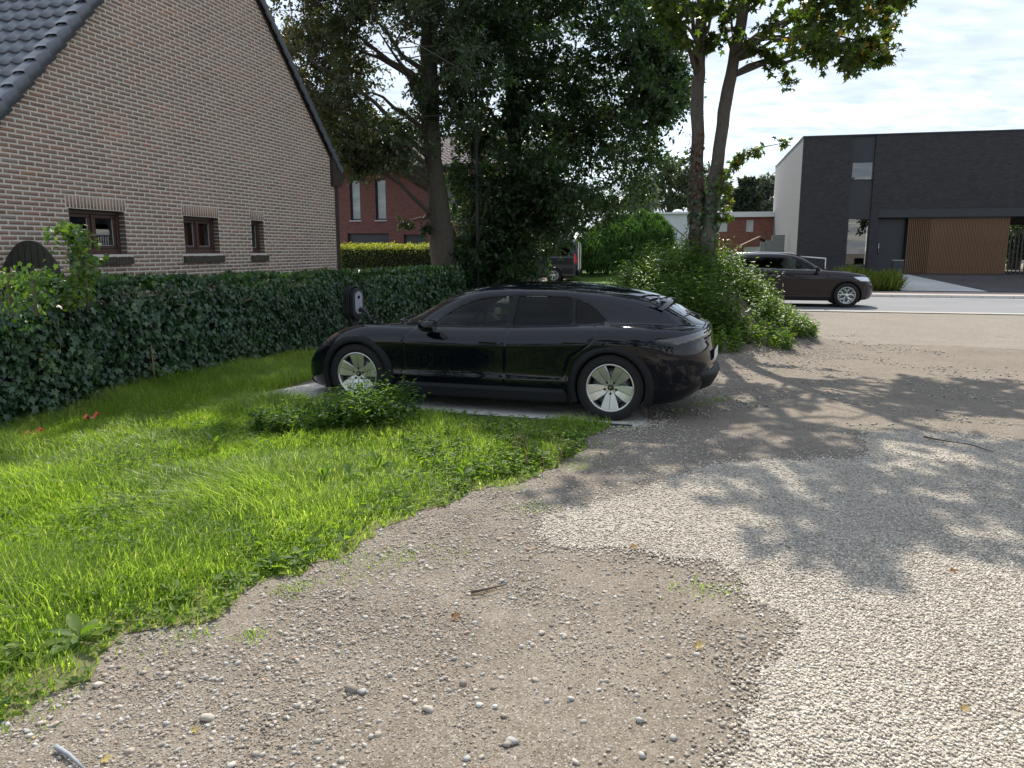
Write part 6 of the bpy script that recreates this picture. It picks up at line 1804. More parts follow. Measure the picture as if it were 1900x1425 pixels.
# ivy shoot rising in front of the first window, and bright sprigs at the near end of the hedge
def shoot(label, name, pts_px, dep, n, rad, mat, size=.07):
    Pc = np.array([at_y(x, y, dep) for x, y in pts_px]); base = Pc[0].copy(); base[2] = HZ - .15
    r_ = plant_root(name, label, 'shrub', base)
    Pc = np.vstack([base, Pc]) - base
    m = MB(); m.tube(Pc, [.014] * (len(Pc) - 1) + [.004], 6); m.build('stem', bpy.data.materials['pale_runner'], r_)
    f = rng.uniform(.15, len(Pc) - 1, n); i = np.minimum(f.astype(int), len(Pc) - 2); f = (f - i)[:, None]
    P = Pc[i] * (1 - f) + Pc[i + 1] * f; P = P + rng.normal(0, 1, (n, 3)) * rad * np.array([1, 1, .6])
    ax = rng.normal(0, .7, (n, 3)); ax[:, 2] -= .7; nm = rng.normal(0, .5, (n, 3)); nm[:, 1] -= .6; nm[:, 2] += .6
    leaf_obj('leaves', P, ax, nm, size * rng.uniform(.6, 1.3, n), 'ivy', mat, r_)
    return r_
shoot('upright ivy shoot growing out of the hedge before the widest window', 'ivy_shoot', [(140, 540), (146, 500), (152, 460), (140, 432), (128, 428)], 8.35, 420, .095, L_BUSH, .07)
shoot('stub of ivy leaning off the tall shoot across the window corner', 'ivy_side_shoot', [(160, 520), (175, 488), (186, 478)], 8.35, 60, .05, L_BUSH, .065)
for q, (px, lab) in enumerate(((15, 'yellow-green sprig on the near end of the hedge before the garden gate'), (62, 'upright pale sprig on the hedge beside the arched garden gate'))):
    shoot(lab, 'sprig', [(px, 530), (px + 4, 515), (px + 6 + 10 * q, 498)], 6.6, 130, .075, L_BUSH, .045)

# ---------------------------------------------------------------- clipped hornbeam hedge in front of the red house
hb = empty('clipped_hedge', G(0, 27.5), -GA)
tag(hb, 'clipped hedge with top tinted sunlit yellow-green in front of the red brick house', 'hedge')
a0, zt = on_s(626, 456, 27.5); a1, _ = on_s(885, 462, 27.5)
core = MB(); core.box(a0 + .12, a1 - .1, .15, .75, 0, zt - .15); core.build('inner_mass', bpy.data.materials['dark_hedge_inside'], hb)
n = 15000
P = np.stack([rng.uniform(a0, a1, n), rng.uniform(0, .9, n), rng.uniform(.0, zt, n)], -1)
face = rng.integers(0, 3, n)
P[face == 0, 1] = rng.uniform(-.05, .12, (face == 0).sum()); P[face == 1, 2] = zt + rng.normal(-.02, .05, (face == 1).sum()); P[face == 2, 0] = np.where(rng.uniform(0, 1, (face == 2).sum()) < .5, a0 + rng.uniform(-.03, .1, (face == 2).sum()), a1)
leaf_obj('leaves', P, rand_unit(n), rand_unit(n) * .7 + np.array([0, -.3, .6]), rng.uniform(.05, .09, n), 'oval', L_LIGHT, hb, np.clip(rng.beta(2, 2, n) * .7 + .5 * (P[:, 2] > zt - .12), 0, 1))  # leaves near the top tinted paler, sunlight put into their colour

# ---------------------------------------------------------------- conifers, far trees, ornamental grass
def conifer(name, label, base, h, r, n, mat, group):
    root = empty(name, base); tag(root, label, 'conifer', group)
    MB().tube([(0, 0, 0), (0, 0, h * .9)], [.12, .03], 8).build('trunk', BARK, root)
    f = rng.uniform(0.02, 1, n)**.8; a = rng.uniform(0, 2 * math.pi, n)
    rad = r * (1 - f**4.5) * (.72 + .45 * vnoise(a * 2.5, f * 7, 4)) * rng.uniform(.75, 1.05, n)
    P = np.stack([rad * np.cos(a), rad * np.sin(a), h * f], -1)
    ax = np.stack([np.cos(a) * .6, np.sin(a) * .6, np.full(n, .9)], -1) + rng.normal(0, .3, (n, 3))
    nm = np.stack([np.cos(a), np.sin(a), np.full(n, .3)], -1) + rng.normal(0, .5, (n, 3))
    leaf_obj('crown', P, ax, nm, rng.uniform(.14, .34, n), 'narrow', mat, root, np.clip(rng.beta(2, 2, n) * .7 + .25 * f, 0, 1))
    return root
CLAB = ['lowest conifer of the screen, next to the charcoal van', 'second conifer of the screen, beside the lowest one', 'middle conifer of the screen beyond the far lawn', 'tallest conifer of the screen beyond the far lawn', 'end conifer of the screen, next to the white house']
for (px, top, dep, r_), lab in zip(((1098, 440, 38, 1.2), (1126, 414, 38.6, 1.35), (1156, 404, 39.2, 1.4), (1187, 396, 39.8, 1.4), (1213, 402, 40.3, 1.1)), CLAB):
    b = at_y(px, 505, dep); b[2] = float(hgt(b[0], b[1])) - .05; h = at_y(px, top, dep)[2] - b[2]
    conifer('conifer', lab, b, h, r_, 5200, L_CONI, 'conifers screening the white house')
def far_tree(name, label, px, base_z, top_px, dep, wpx, n, mat, size, group=None, seed=0, lo_px=None):
    b = at_y(px, 440, dep); b[2] = base_z; top = at_y(px, top_px, dep)[2]; w = wpx / FPX * dep / 2
    H_ = top - base_z; lo = (at_y(px, lo_px, dep)[2] - base_z) if lo_px else H_ * .25
    k = 34
    q = rand_unit(k) * (rng.uniform(.3, 1, k)**.5)[:, None] * np.array([w * .8, w * .8, (H_ - lo) / 2 * .85]) + np.array([0, 0, (H_ + lo) / 2])
    root = empty(name, b); tag(root, label, 'tree', group)
    m = MB(); m.tube([(0, 0, 0), (.1, 0, H_ * .4), (0, 0, H_ * .8)], [.28, .2, .06], 8)
    for c in q[:16]: m.tube([(0, 0, max(lo * .6, c[2] * .5)), tuple((c + np.array([0, 0, c[2] * .5])) / 2 * np.array([1, 1, 1])), tuple(c)], [.10, .06, .02], 5)
    m.build('trunk', BARK, root)
    P, ax, nm, sz, A, B = clump_foliage(q, np.full(k, w * .36), 14, max(4, n // (k * 14)), size)
    leaf_obj('crown', P, ax, nm, sz, 'oval', mat, root, np.clip(rng.beta(2, 2, len(P)) + .15 * np.repeat(vnoise(q[:, 0], q[:, 2], seed) - .5, 14 * max(4, n // (k * 14))), 0, 1))
    return root
L_FARD = mat_leaf('far_dark_foliage', [(0, (.020, .036, .026)), (1, (.05, .075, .045))], .2, .6, .3)
L_SILV = mat_leaf('far_pale_foliage', [(0, (.085, .11, .085)), (1, (.19, .22, .165))], .3, .6, .3, (1.4, 1.5, .8))
far_tree('far_tree', 'pale loose tree behind the white house, left of the maple trunks', 1240, .5, 272, 66, 120, 7600, L_FAR, .34, seed=1, lo_px=400)
far_tree('far_tree', 'thin grey-green tree peeping out between the oak and the conifers', 1188, .5, 330, 60, 80, 5200, L_SILV, .30, seed=2, lo_px=410)
far_tree('far_tree', 'tall pale tree right behind the twin maple trunks', 1322, .5, 300, 72, 90, 5200, L_FAR, .36, seed=3, lo_px=410)
far_tree('far_tree', 'rounded dark tree above the red brick extension', 1378, .5, 322, 64, 66, 6800, L_FARD, .34, seed=4, lo_px=415)
far_tree('far_tree', 'silvery green tree between the dark round tree and the modern house', 1428, .5, 322, 66, 80, 6400, L_SILV, .34, seed=5, lo_px=415)
far_tree('far_tree', 'leafy tree behind the bar fence at the end of the modern house', 1925, .5, 330, 52, 150, 4200, L_FAR, .30, seed=6, lo_px=470)
far_tree('far_tree', 'bushy shrub filling the gap behind the bar fence', 1888, .5, 395, 47, 90, 4200, L_FAR, .24, seed=9, lo_px=505)
far_tree('far_tree', 'tree rising behind the red brick house roof', 640, .2, 190, 58, 260, 5200, L_FAR, .36, seed=7, lo_px=330)
og = empty('ornamental_grass', ground(1622, 541, .1)); tag(og, 'fine light green ornamental grass bed beside the letterbox pillar', 'grass plant')
n = 5200
B = np.stack([rng.uniform(-1.4, .75, n), rng.uniform(-.35, .75, n), np.zeros(n)], -1); d = rng.normal(0, .42, (n, 3)); d[:, 2] = 1
hh = rng.uniform(.55, 1.1, n) * (.75 + .4 * vnoise(B[:, 0] * 1.5, B[:, 1] * 1.5, 6))
leaf_obj('blades', B, d, rand_unit(n), hh, 'narrow', mat_leaf('fine_grass', [(0, (.10, .16, .04)), (1, (.24, .30, .09))], .55), og)
for ob in (og.children[0],):
    co = np.empty(len(ob.data.vertices) * 3); ob.data.vertices.foreach_get('co', co); co = co.reshape(-1, 4, 3)
    mid = (co[:, 1] + co[:, 3]) / 2; co[:, 1] = mid + (co[:, 1] - mid) * .10; co[:, 3] = mid + (co[:, 3] - mid) * .10
    ob.data.vertices.foreach_set('co', co.ravel())
# unseen trees added behind the camera, something dark for the car doors to mirror
for q, (x, y, h) in enumerate(((-13, -15, 13), (-8, -14, 14), (-3, -13.5, 14), (2.5, -14, 14), (9, -17, 11), (16, -19, 10), (-19, -15, 9))):
    k = 40
    c = rand_unit(k) * np.array([2.6, 2.0, h * .40]) + np.array([0, 0, h * .55]); root = empty('added_reflection_tree', (x, y, 0))
    tag(root, 'unseen dark green tree added behind the yard for the car doors to mirror', 'tree', 'added trees behind the yard')
    MB().tube([(0, 0, 0), (.1, 0, h * .8)], [.25, .06], 8).build('trunk', BARK, root)
    P, ax, nm, sz, A, B = clump_foliage(c, np.full(k, 1.25), 10, 8, .42); leaf_obj('crown', P, ax, nm, sz, 'oval', L_DARK, root)
# ================================================================= vehicles and the charge point in place
car, car_parts = build_estate()
car.location = (1.30, 8.64, .014); car.rotation_euler = (0, 0, R(90 + 71.8))
tag(car, 'glossy black low estate car with silver five-spoke wheels parked by the hedge', 'car')
suv = build_suv()
fwd_suv = NV
wr = ground(1568, 570.5, .02)                                 # front right tyre on the road
suv.rotation_euler = (0, 0, -GA)
suv.location = tuple(wr - NV * 2.865 + DV * .84); suv.location[2] = .02
tag(suv, 'dark brown SUV driving along the road past the overgrown mound', 'car')
van = build_van()
vp_ = at_y(1079, 480, 34.6)
van.rotation_euler = (0, 0, math.pi - GA + R(4))
vd = np.array([-math.cos(GA - R(4)), math.sin(GA - R(4)), 0])
van.location = tuple(np.array([vp_[0], vp_[1], 0]) + vd * 1.08 + np.array([0, .9, 0])); van.location[2] = float(hgt(van.location[0], van.location[1])) + .02
tag(van, 'charcoal van with red tail lamp half hidden behind the dark tree', 'van')

cp = ground(668, 652); cp = at_y(656, 600, 12.05); cp[2] = 0
chg = empty('charge_point', cp, R(56))
tag(chg, 'black car charging post with grey face and coiled cable by the hedge', 'charger')
M_CB = mat_plain('charger_black', (.018, .020, .024), .35); M_CG = mat_noise('charger_grey_face', (.24, .26, .28), (.30, .32, .34), 20, .45, 0)
def capsule(w, h, n=20):
    pts = []
    for k in range(n + 1):
        a = math.pi * k / n; pts.append((w * math.cos(a), h + w * math.sin(a)))
    for k in range(n + 1):
        a = math.pi + math.pi * k / n; pts.append((w * math.cos(a), -h + w * math.sin(a)))
    return pts
m = MB(); m.box(-.075, .075, -.05, .05, 0, .80, .012); m.build('post', M_CB, chg)
m = MB(); m.box(-.14, .14, -.12, .12, .016, .03, .004); m.build('base_plate', M_CB, chg)
hd = MB(); hd.prism([(x * .98, z + .92) for x, z in capsule(.135, .11)], -.10, .06, 'y'); ho = hd.build('charger_body', M_CB, chg)
m = MB(); m.prism([(x, z + .92) for x, z in capsule(.120, .11)], -.125, -.101, 'y'); m.build('front_bezel', M_CB, chg)
m = MB(); m.prism([(x, z + .94) for x, z in capsule(.075, .10)], -.134, -.126, 'y'); fo = m.build('face_plate', M_CG, chg)
m = MB(); m.box(-.022, .022, -.137, -.1345, 1.005, 1.05); m.build('display', CARM['piano'], fo)
for q in range(4):                                            # cable wound round the body
    pts = [(x, -.055 + .030 * q, z + .92) for x, z in capsule(.150 + .004 * (q % 2), .115, 14)]
    m = MB(); m.tube(pts + [pts[0]], .0125, 8, caps=False); m.build('cable', CARM['tyre'], chg)
m = MB(); m.tube([(.02, -.13, .83), (.03, -.20, .84), (.05, -.245, .79), (.075, -.26, .70), (.085, -.26, .63)], [.036, .036, .030, .026, .020], 10); m.build('plug', M_CB, chg)
m = MB(); m.tube([(.085, -.26, .63), (.09, -.25, .50), (.04, -.20, .40), (-.06, -.12, .46), (-.13, -.06, .70)], .011, 8); m.build('lead', CARM['tyre'], chg)
# ================================================================= near ground cover: grass, weeds, gravel, stones
def scatter_poly(n, poly, box, dens=None):
    out = np.zeros((0, 2))
    while len(out) < n:
        x, y = rng.uniform(box[0], box[1], 20000), rng.uniform(box[2], box[3], 20000)
        k = in_poly(poly, x, y)
        if dens is not None: k &= rng.uniform(0, 1, 20000) < dens(x, y)
        out = np.concatenate([out, np.stack([x[k], y[k]], -1)])
    return out[:n]
def poly_dist(poly, x, y):
    bx, by = near_poly(poly, x, y); return np.hypot(bx - x, by - y)
def in_view(x, y, m=140):
    px, py, f = proj(np.stack([x, y, np.zeros_like(x)], -1)); return (f > .3) & (px > -m) & (px < 1900 + m) & (py < 1425 + m)
edge_line = VERGE_EDGE[::2]
def line_dist(x, y):
    b = np.full(x.shape, 9.)
    for (x1, y1), (x2, y2) in zip(edge_line[:-1], edge_line[1:]):
        dx, dy = x2 - x1, y2 - y1; t = np.clip(((x - x1) * dx + (y - y1) * dy) / (dx * dx + dy * dy), 0, 1)
        b = np.minimum(b, np.hypot(x1 + t * dx - x, y1 + t * dy - y))
    return b
def blades(name, xy, h, lean, mat, parent=None, wid=.0036, tint=None, z0=0.):
    n = len(xy); a = rng.uniform(0, 2 * math.pi, n); ld = np.stack([np.cos(a), np.sin(a)], -1)
    pat = np.stack([vnoise(xy[:, 0] * 1.6, xy[:, 1] * 1.6, 41) - .5, vnoise(xy[:, 0] * 1.6, xy[:, 1] * 1.6, 42) - .5], -1) * 1.6
    ld = ld * .7 + pat
    B = np.column_stack([xy, hgt(xy[:, 0], xy[:, 1]) + z0])
    lean = lean * rng.uniform(.3, 1.5, n)
    off = ld * (h * lean)[:, None]
    M1 = B + np.column_stack([off * .28, h * .52]); Tp = B + np.column_stack([off, h * (1 - .28 * lean)])
    sd = np.stack([-np.sin(a * 1.7), np.cos(a * 1.7), np.zeros(n)], -1) * (wid * rng.uniform(.6, 1.5, n))[:, None]
    V = np.stack([B - sd, B + sd, M1 - sd * .8, M1 + sd * .8, Tp], 1).reshape(-1, 3)
    T = np.array([(0, 1, 3), (0, 3, 2), (2, 3, 4)])[None] + (np.arange(n) * 5)[:, None, None]
    tint = rng.beta(2, 2.2, n) if tint is None else tint
    return tri_obj(name, V, T.reshape(-1, 3), mat, parent, {'tint': np.repeat(np.clip(tint, 0, 1), 5)})
NG = 138000
xy = scatter_poly(NG, GRASS, (-6.8, 1.3, 1.4, 13.0), lambda x, y: (in_view(x, y) * .75 + .25 * in_view(x, y, 900)) * np.clip(1.25 - .105 * (y - 3), .16, 1))
ed = line_dist(xy[:, 0], xy[:, 1])
pn = vnoise(xy[:, 0] * 1.1, xy[:, 1] * 1.1, 51); pn2 = vnoise(xy[:, 0] * 3.1, xy[:, 1] * 3.1, 52)
h = (.045 + .16 * pn * pn + .07 * pn2) * (.35 + .65 * sstep(.0, .55, ed)) * rng.uniform(.6, 1.3, NG) * np.where(xy[:, 1] > 8.5, 1.25, 1)
keep = rng.uniform(0, 1, NG) < (.30 + .70 * sstep(-.05, .35, ed - .16 * (pn2 - .5) * 2))
tint = .22 + rng.beta(2, 2.2, NG) * .75 + .35 * (vnoise(xy[:, 0] * .8, xy[:, 1] * .8, 53) - .45) + .7 * (rng.uniform(0, 1, NG) < .05)
xy, h, tint = xy[keep], h[keep], tint[keep]
tag(blades('grass', xy, h, .95, L_GRASS, tint=tint), 'long sunlit green grass between the hedge and the gravel', 'grass', kind='stuff')
# stray tufts in the dirt, along the pad edging and behind the car
tc_ = [(470, 1180), (540, 1095), (610, 1078), (735, 1035), (830, 1030), (690, 1045), (1000, 945), (1310, 1098), (950, 910), (1150, 800), (1120, 828), (1190, 800), (1180, 790), (1230, 770), (1260, 762), (1300, 752), (1330, 745), (1345, 742), (20, 1330), (5, 1345), (60, 1300), (350, 1180), (1075, 870), (1095, 855), (640, 1040), (260, 1215)]
tx, th_ = [], []
for (px, py) in tc_:
    c = ground(px, py)[:2]; n = int(rng.uniform(30, 90)); r_ = rng.uniform(.03, .10)
    tx.append(c + rng.normal(0, 1, (n, 2)) * np.array([r_ * 1.4, r_])); th_.append(rng.uniform(.012, .042, n))
tx = np.concatenate(tx); th_ = np.concatenate(th_)
tag(blades('grass_tufts', tx, th_, .9, L_GRASS, z0=.002, wid=.0025), 'short stray grass tufts in the dirt and along the pad edge', 'grass', kind='stuff')
# low broad-leaved ground cover through the verge edge
n = 8200
xy = scatter_poly(n, GRASS, (-6.8, 1.3, 2.4, 8.6), lambda x, y: in_view(x, y) * (np.exp(-(line_dist(x, y) / .45)**2) + .10 + .6 * sstep(.55, .7, vnoise(x * 1.3, y * 1.3, 61))) * (vnoise(x * 3, y * 3, 62) > .33))
z = hgt(xy[:, 0], xy[:, 1]) + rng.uniform(.015, .10, n) * (.4 + .6 * sstep(0, .4, line_dist(xy[:, 0], xy[:, 1])))
a = rng.uniform(0, 2 * math.pi, n)
ax = np.stack([np.cos(a), np.sin(a), rng.normal(.25, .3, n)], -1); nm = rng.normal(0, .35, (n, 3)); nm[:, 2] += 1
tag(leaf_obj('broadleaf_groundcover', np.column_stack([xy, z]), ax, nm, rng.uniform(.022, .062, n), 'lance', L_WEED, None, np.clip(rng.beta(2, 2, n) + .2, 0, 1)), 'small broad leaves growing through the edge of the grass', 'weeds', kind='stuff')
# single leafy plants with big leaves, leaf by leaf
big = []
for q in range(5):
    tv = [(0, 0, 0), (.12, .05, .02), (.35, .15, .04), (.65, .16, .02), (.88, .09, -.05), (1, 0, -.12), (.88, -.09, -.05), (.65, -.16, .02), (.35, -.15, .04), (.12, -.05, .02), (.35, 0, .005), (.65, 0, -.02)]
    tf = [(0, 1, 10), (1, 2, 10), (2, 3, 11), (2, 11, 10), (3, 4, 11), (4, 5, 11), (5, 6, 11), (6, 7, 11), (7, 8, 11), (8, 10, 11), (8, 9, 10), (9, 0, 10)]
    big.append(tri_mesh('leaf', np.array(tv, float), np.array([f[::-1] for f in tf]), L_WEED, {'tint': np.full(12, .35 + .14 * q)}, smooth=True))
spots = [((150, 1190), .20, 'rosette'), ((60, 1215), .17, 'rosette'), ((35, 1150), .16, 'rosette'), ((300, 1090), .14, 'rosette'), ((235, 1030), .15, 'rosette'), ((420, 1085), .13, 'rosette'), ((500, 1060), .16, 'rosette'), ((560, 1045), .15, 'rosette'), ((330, 1120), .15, 'rosette'), ((460, 1030), .12, 'rosette'), ((700, 880), .17, 'tall'), ((650, 900), .15, 'tall'), ((600, 900), .15, 'tall'), ((860, 800), .20, 'tall'), ((810, 795), .20, 'tall'), ((900, 815), .18, 'tall'), ((950, 830), .15, 'tall'), ((860, 905), .14, 'tall'), ((1000, 860), .15, 'tall'), ((330, 850), .17, 'tall'), ((400, 845), .17, 'tall'), ((200, 960), .13, 'rosette'), ((640, 1010), .12, 'rosette'), ((760, 935), .13, 'rosette')]
for (px, py), ls, kd in spots:
    c = ground(px, py); c[2] = float(hgt(c[0], c[1])) + .005
    lab = 'broad-leaved rosette weed on the gravel edge of the verge' if kd == 'rosette' else 'taller broad-leaved weed standing in the grass near the parking pad'
    r_ = plant_root('broadleaf_weed', lab, 'weed', c, 'rosette weeds along the verge edge' if kd == 'rosette' else 'taller weeds near the pad')
    nl = rng.integers(7, 11)
    for k in range(nl):
        o = link(bpy.data.objects.new('leaf', big[rng.integers(5)]), r_)
        o.rotation_euler = (rng.normal(0, .25), -rng.uniform(.2, .75 if kd == 'rosette' else 1.15), 2 * math.pi * k / nl + rng.normal(0, .3))
        s = ls * rng.uniform(.4, .9); o.scale = (s, s * rng.uniform(.8, 1.3), s); o.location = (0, 0, rng.uniform(0, .03 if kd == 'rosette' else .10))
# dark nettle clump by the front wheel and brighter weeds beside it
c0 = ground(640, 850)
cl = plant_root('nettle_clump', 'dark green nettle clump in front of the black car front wheel', 'weeds', c0)
cc = np.array([at_y(655, 760, 7.40)[0], 7.40]); cd = np.array([at_y(575, 770, 7.4)[0], 7.40])
xy = scatter_xy(620, lambda x, y: (((x - cc[0]) / .62)**2 + ((y - cc[1]) / .42)**2 < 1) | (((x - cd[0]) / .58)**2 + ((y - cd[1]) / .36)**2 < 1), (-3.4, -.6, 6.9, 8.2))
hh = rng.uniform(.08, .30, len(xy)) * (.6 + .8 * vnoise(xy[:, 0] * 4, xy[:, 1] * 4, 14)) + .16 * np.exp(-((xy[:, 0] - cc[0] - .1) / .42)**2)
stem_plants('foliage', np.column_stack([xy, np.zeros(len(xy))]) - np.array([c0[0], c0[1], 0]), hh, 11, .068, L_WEED, 'lance', cl, tint=rng.uniform(.05, .75, len(xy)))
c0 = ground(880, 830)
cl = plant_root('bright_weeds', 'sunlit yellow-green weeds along the near edge of the parking pad', 'weeds', c0)
wp_ = gpoly([(745, 790), (850, 782), (1000, 805), (1085, 815), (1060, 850), (980, 880), (860, 900), (740, 850)])
xy = scatter_poly(820, wp_, (-2, 1.4, 5.5, 8.4), lambda x, y: (vnoise(x * 3.2, y * 3.2, 71) > .3) * 1.0)
stem_plants('foliage', np.column_stack([xy, np.zeros(len(xy))]) - np.array([c0[0], c0[1], 0]), rng.uniform(.05, .17, len(xy)), 7, .058, L_WEED, 'lance', cl, lean=.5, tint=rng.uniform(.4, 1., len(xy)))
# dead upright stalks
dm = MB()
for q in range(26):
    c = ground(rng.uniform(930, 1060), rng.uniform(835, 885)); hh_ = rng.uniform(.10, .26); dm.tube([tuple(c), (c[0] + rng.normal(0, .02), c[1], hh_ * .6), (c[0] + rng.normal(0, .04), c[1] + rng.normal(0, .03), hh_)], [.003, .0022, .001], 4)
M_DRY = mat_noise('dry_stalk', (.20, .13, .07), (.32, .23, .13), 20, .9, 0)
tag(dm.build('dry_stalks', M_DRY), 'thin dry brown stalks among the weeds by the pad', 'stalks', kind='stuff')

# ---------------------------------------------------------------- gravel and stones
ico_v = []
phi = (1 + 5**.5) / 2
for a in (-1, 1):
    for b in (-phi, phi): ico_v += [(0, a, b), (a, b, 0), (b, 0, a)]
ICO = np.array(ico_v) / math.sqrt(1 + phi * phi)
def hull_faces(V):
    F = []
    n = len(V)
    for i in range(n):
        for j in range(i + 1, n):
            for k in range(j + 1, n):
                nn = np.cross(V[j] - V[i], V[k] - V[i]); dd = (V - V[i]) @ nn
                if np.all(dd < 1e-6): F.append((i, j, k))
                elif np.all(dd > -1e-6): F.append((i, k, j))
    return np.array(F)
ICOF = hull_faces(ICO)
CUB = np.array([(a, b, c) for a in (-.62, .62) for b in (-.62, .62) for c in (-.62, .62)]) * np.array([1.1, 1.0, 1.0]) + np.array([(.1, -.08, .05), (-.05, .1, -.1), (.08, .02, .1), (-.1, -.1, 0), (0, .1, .05), (.1, 0, -.08), (-.06, -.05, .1), (.05, .08, -.05)])
CUBF = hull_faces(CUB)
OCT = np.array([(1, 0, 0), (-1, 0, 0), (0, 1, 0), (0, -1, 0), (0, 0, 1), (0, 0, -1.)]); OCTF = hull_faces(OCT)
def pebbles(name, xy, size, mat, base=ICO, F=ICOF, flat=.62, sink=.35, tint=None, z0=0., smooth=True):
    n = len(xy); k = len(base)
    S = size[:, None] * rng.uniform(.65, 1.25, (n, 3)) * np.array([1, 1, flat])
    V = base[None] * (1 + rng.uniform(-.22, .22, (n, k, 1))) * S[:, None]
    a = rng.uniform(0, 2 * math.pi, n); ca, sa = np.cos(a)[:, None], np.sin(a)[:, None]
    tl = rng.normal(0, .3, (n, 1))
    X = V[..., 0] * ca - V[..., 1] * sa; Yv = V[..., 0] * sa + V[..., 1] * ca; Zv = V[..., 2] + tl * X
    Z0 = hgt(xy[:, 0], xy[:, 1]) + z0 + S[:, 2] * (1 - sink) * rng.uniform(.2, 1.0, n)
    VV = np.stack([X + xy[:, :1], Yv + xy[:, 1:], Zv + Z0[:, None]], -1).reshape(-1, 3)
    T = (F[None] + (np.arange(n) * k)[:, None, None]).reshape(-1, F.shape[1])
    tint = rng.uniform(0, 1, n) if tint is None else tint
    return tri_obj(name, VV, T, mat, None, {'tint': np.repeat(tint, k)}, smooth)
def mat_stone(name, stops):
    m, n, l, b = new_mat(name); a = n.new('ShaderNodeAttribute'); a.attribute_name = 'tint'
    r = ramp(n, l, a.outputs['Fac'], stops); t = tex_noise(n, l, 120, 4, .6)
    mx = n.new('ShaderNodeMix'); mx.data_type = 'RGBA'; mx.blend_type = 'MULTIPLY'; mx.inputs[0].default_value = .6
    rr = ramp(n, l, t.outputs['Fac'], [(.3, (.75, .75, .75)), (.7, (1.2, 1.2, 1.2))])
    l.new(r.outputs[0], mx.inputs[6]); l.new(rr.outputs[0], mx.inputs[7]); l.new(mx.outputs[2], b.inputs['Base Color'])
    b.inputs['Roughness'].default_value = .85; b.inputs['Specular IOR Level'].default_value = .3
    return m
M_GRV = mat_stone('pale_gravel', [(0, (.25, .215, .175)), (.3, (.41, .365, .305)), (.7, (.53, .485, .415)), (1, (.66, .62, .555))])
M_STN = mat_stone('mixed_stones', [(0, (.16, .135, .11)), (.25, (.30, .265, .22)), (.5, (.40, .36, .305)), (.7, (.335, .335, .325)), (.88, (.50, .475, .43)), (.96, (.36, .22, .155)), (1, (.64, .62, .58))])
rim_l = g_out[::4]
def rim_dist(x, y):
    b = np.full(x.shape, 9.)
    for (x1, y1), (x2, y2) in zip(rim_l[:-1], rim_l[1:]):
        dx, dy = x2 - x1, y2 - y1; t = np.clip(((x - x1) * dx + (y - y1) * dy) / (dx * dx + dy * dy), 0, 1)
        b = np.minimum(b, np.hypot(x1 + t * dx - x, y1 + t * dy - y))
    return b
n = 32000
xy = scatter_poly(n, GRAVEL, (-.2, 4.8, .3, 4.6), lambda x, y: (in_view(x, y, 60) * .8 + .2 * in_view(x, y, 700)) * (.25 + .75 * sstep(.0, .16, rim_dist(x, y))) * np.clip(1.5 - .28 * y, .3, 1))
tag(pebbles('pale_gravel', xy, rng.uniform(.0048, .0092, n), M_GRV, CUB, CUBF, z0=.004), 'pale loose gravel spread over the right side of the yard', 'gravel', kind='stuff')
n = 33000
xy = scatter_poly(n, GRAVEL, (-.4, 7.5, 3.0, 8.0), lambda x, y: (in_view(x, y, 60) * .75 + .25 * in_view(x, y, 700)) * np.clip(1.5 - .14 * y, .35, 1))
tag(pebbles('pale_gravel', xy, rng.uniform(.006, .0105, n), M_GRV, OCT, OCTF, z0=.004), 'pale loose gravel on the farther half of the spread', 'gravel', kind='stuff')
def dirt_ok(x, y): return in_view(x, y, 60) & ~in_poly(GRAVEL, x, y) & ~in_poly(GRASS, x, y) & ~in_poly(PAD, x, y)
def dirt_dens(x, y):
    band = np.exp(-((line_dist(x, y) - .55) / .7)**2)
    return dirt_ok(x, y) * np.clip(.10 + .75 * band + .55 * (vnoise(x * 1.9, y * 1.9, 81) - .38) + .4 * (vnoise(x * 6, y * 6, 82) - .5), .04, 1) * np.clip(1.3 - .13 * y, .15, 1)
ALLP = [(-9, 0), (9, 0), (9, 16), (-9, 16)]
n = 42000
xy = scatter_poly(n, ALLP, (-4, 4.5, 1.2, 8.5), dirt_dens)
tag(pebbles('dirt_grit', xy, (.0028 + .0075 * rng.beta(1.1, 5, n)), M_STN, OCT, OCTF, smooth=False, tint=rng.beta(2, 2.4, n) * .66), 'small mixed grit pressed into the bare dirt', 'grit', kind='stuff')
n = 4600
xy = scatter_poly(n, ALLP, (-3.2, 3.6, 1.2, 7.5), dirt_dens)
tag(pebbles('dirt_pebbles', xy, (.0065 + .015 * rng.beta(1., 4.5, n)), M_STN, tint=rng.beta(2, 1.8, n), sink=.5, smooth=False), 'mixed pebbles scattered over the bare dirt', 'pebbles', kind='stuff')
n = 2600
xy = scatter_poly(n, ALLP, (1.0, 7.5, 7.6, 17.), lambda x, y: dirt_ok(x, y) * (vnoise(x * 1.5, y * 1.5, 83) > .45) * (vnoise(x * 5, y * 5, 84) > .4))
tag(pebbles('far_pebbles', xy, rng.uniform(.008, .024, n), M_STN, OCT, OCTF, tint=rng.beta(2, 2.6, n)), 'small dark stones on the dirt beside the mound', 'pebbles', kind='stuff')
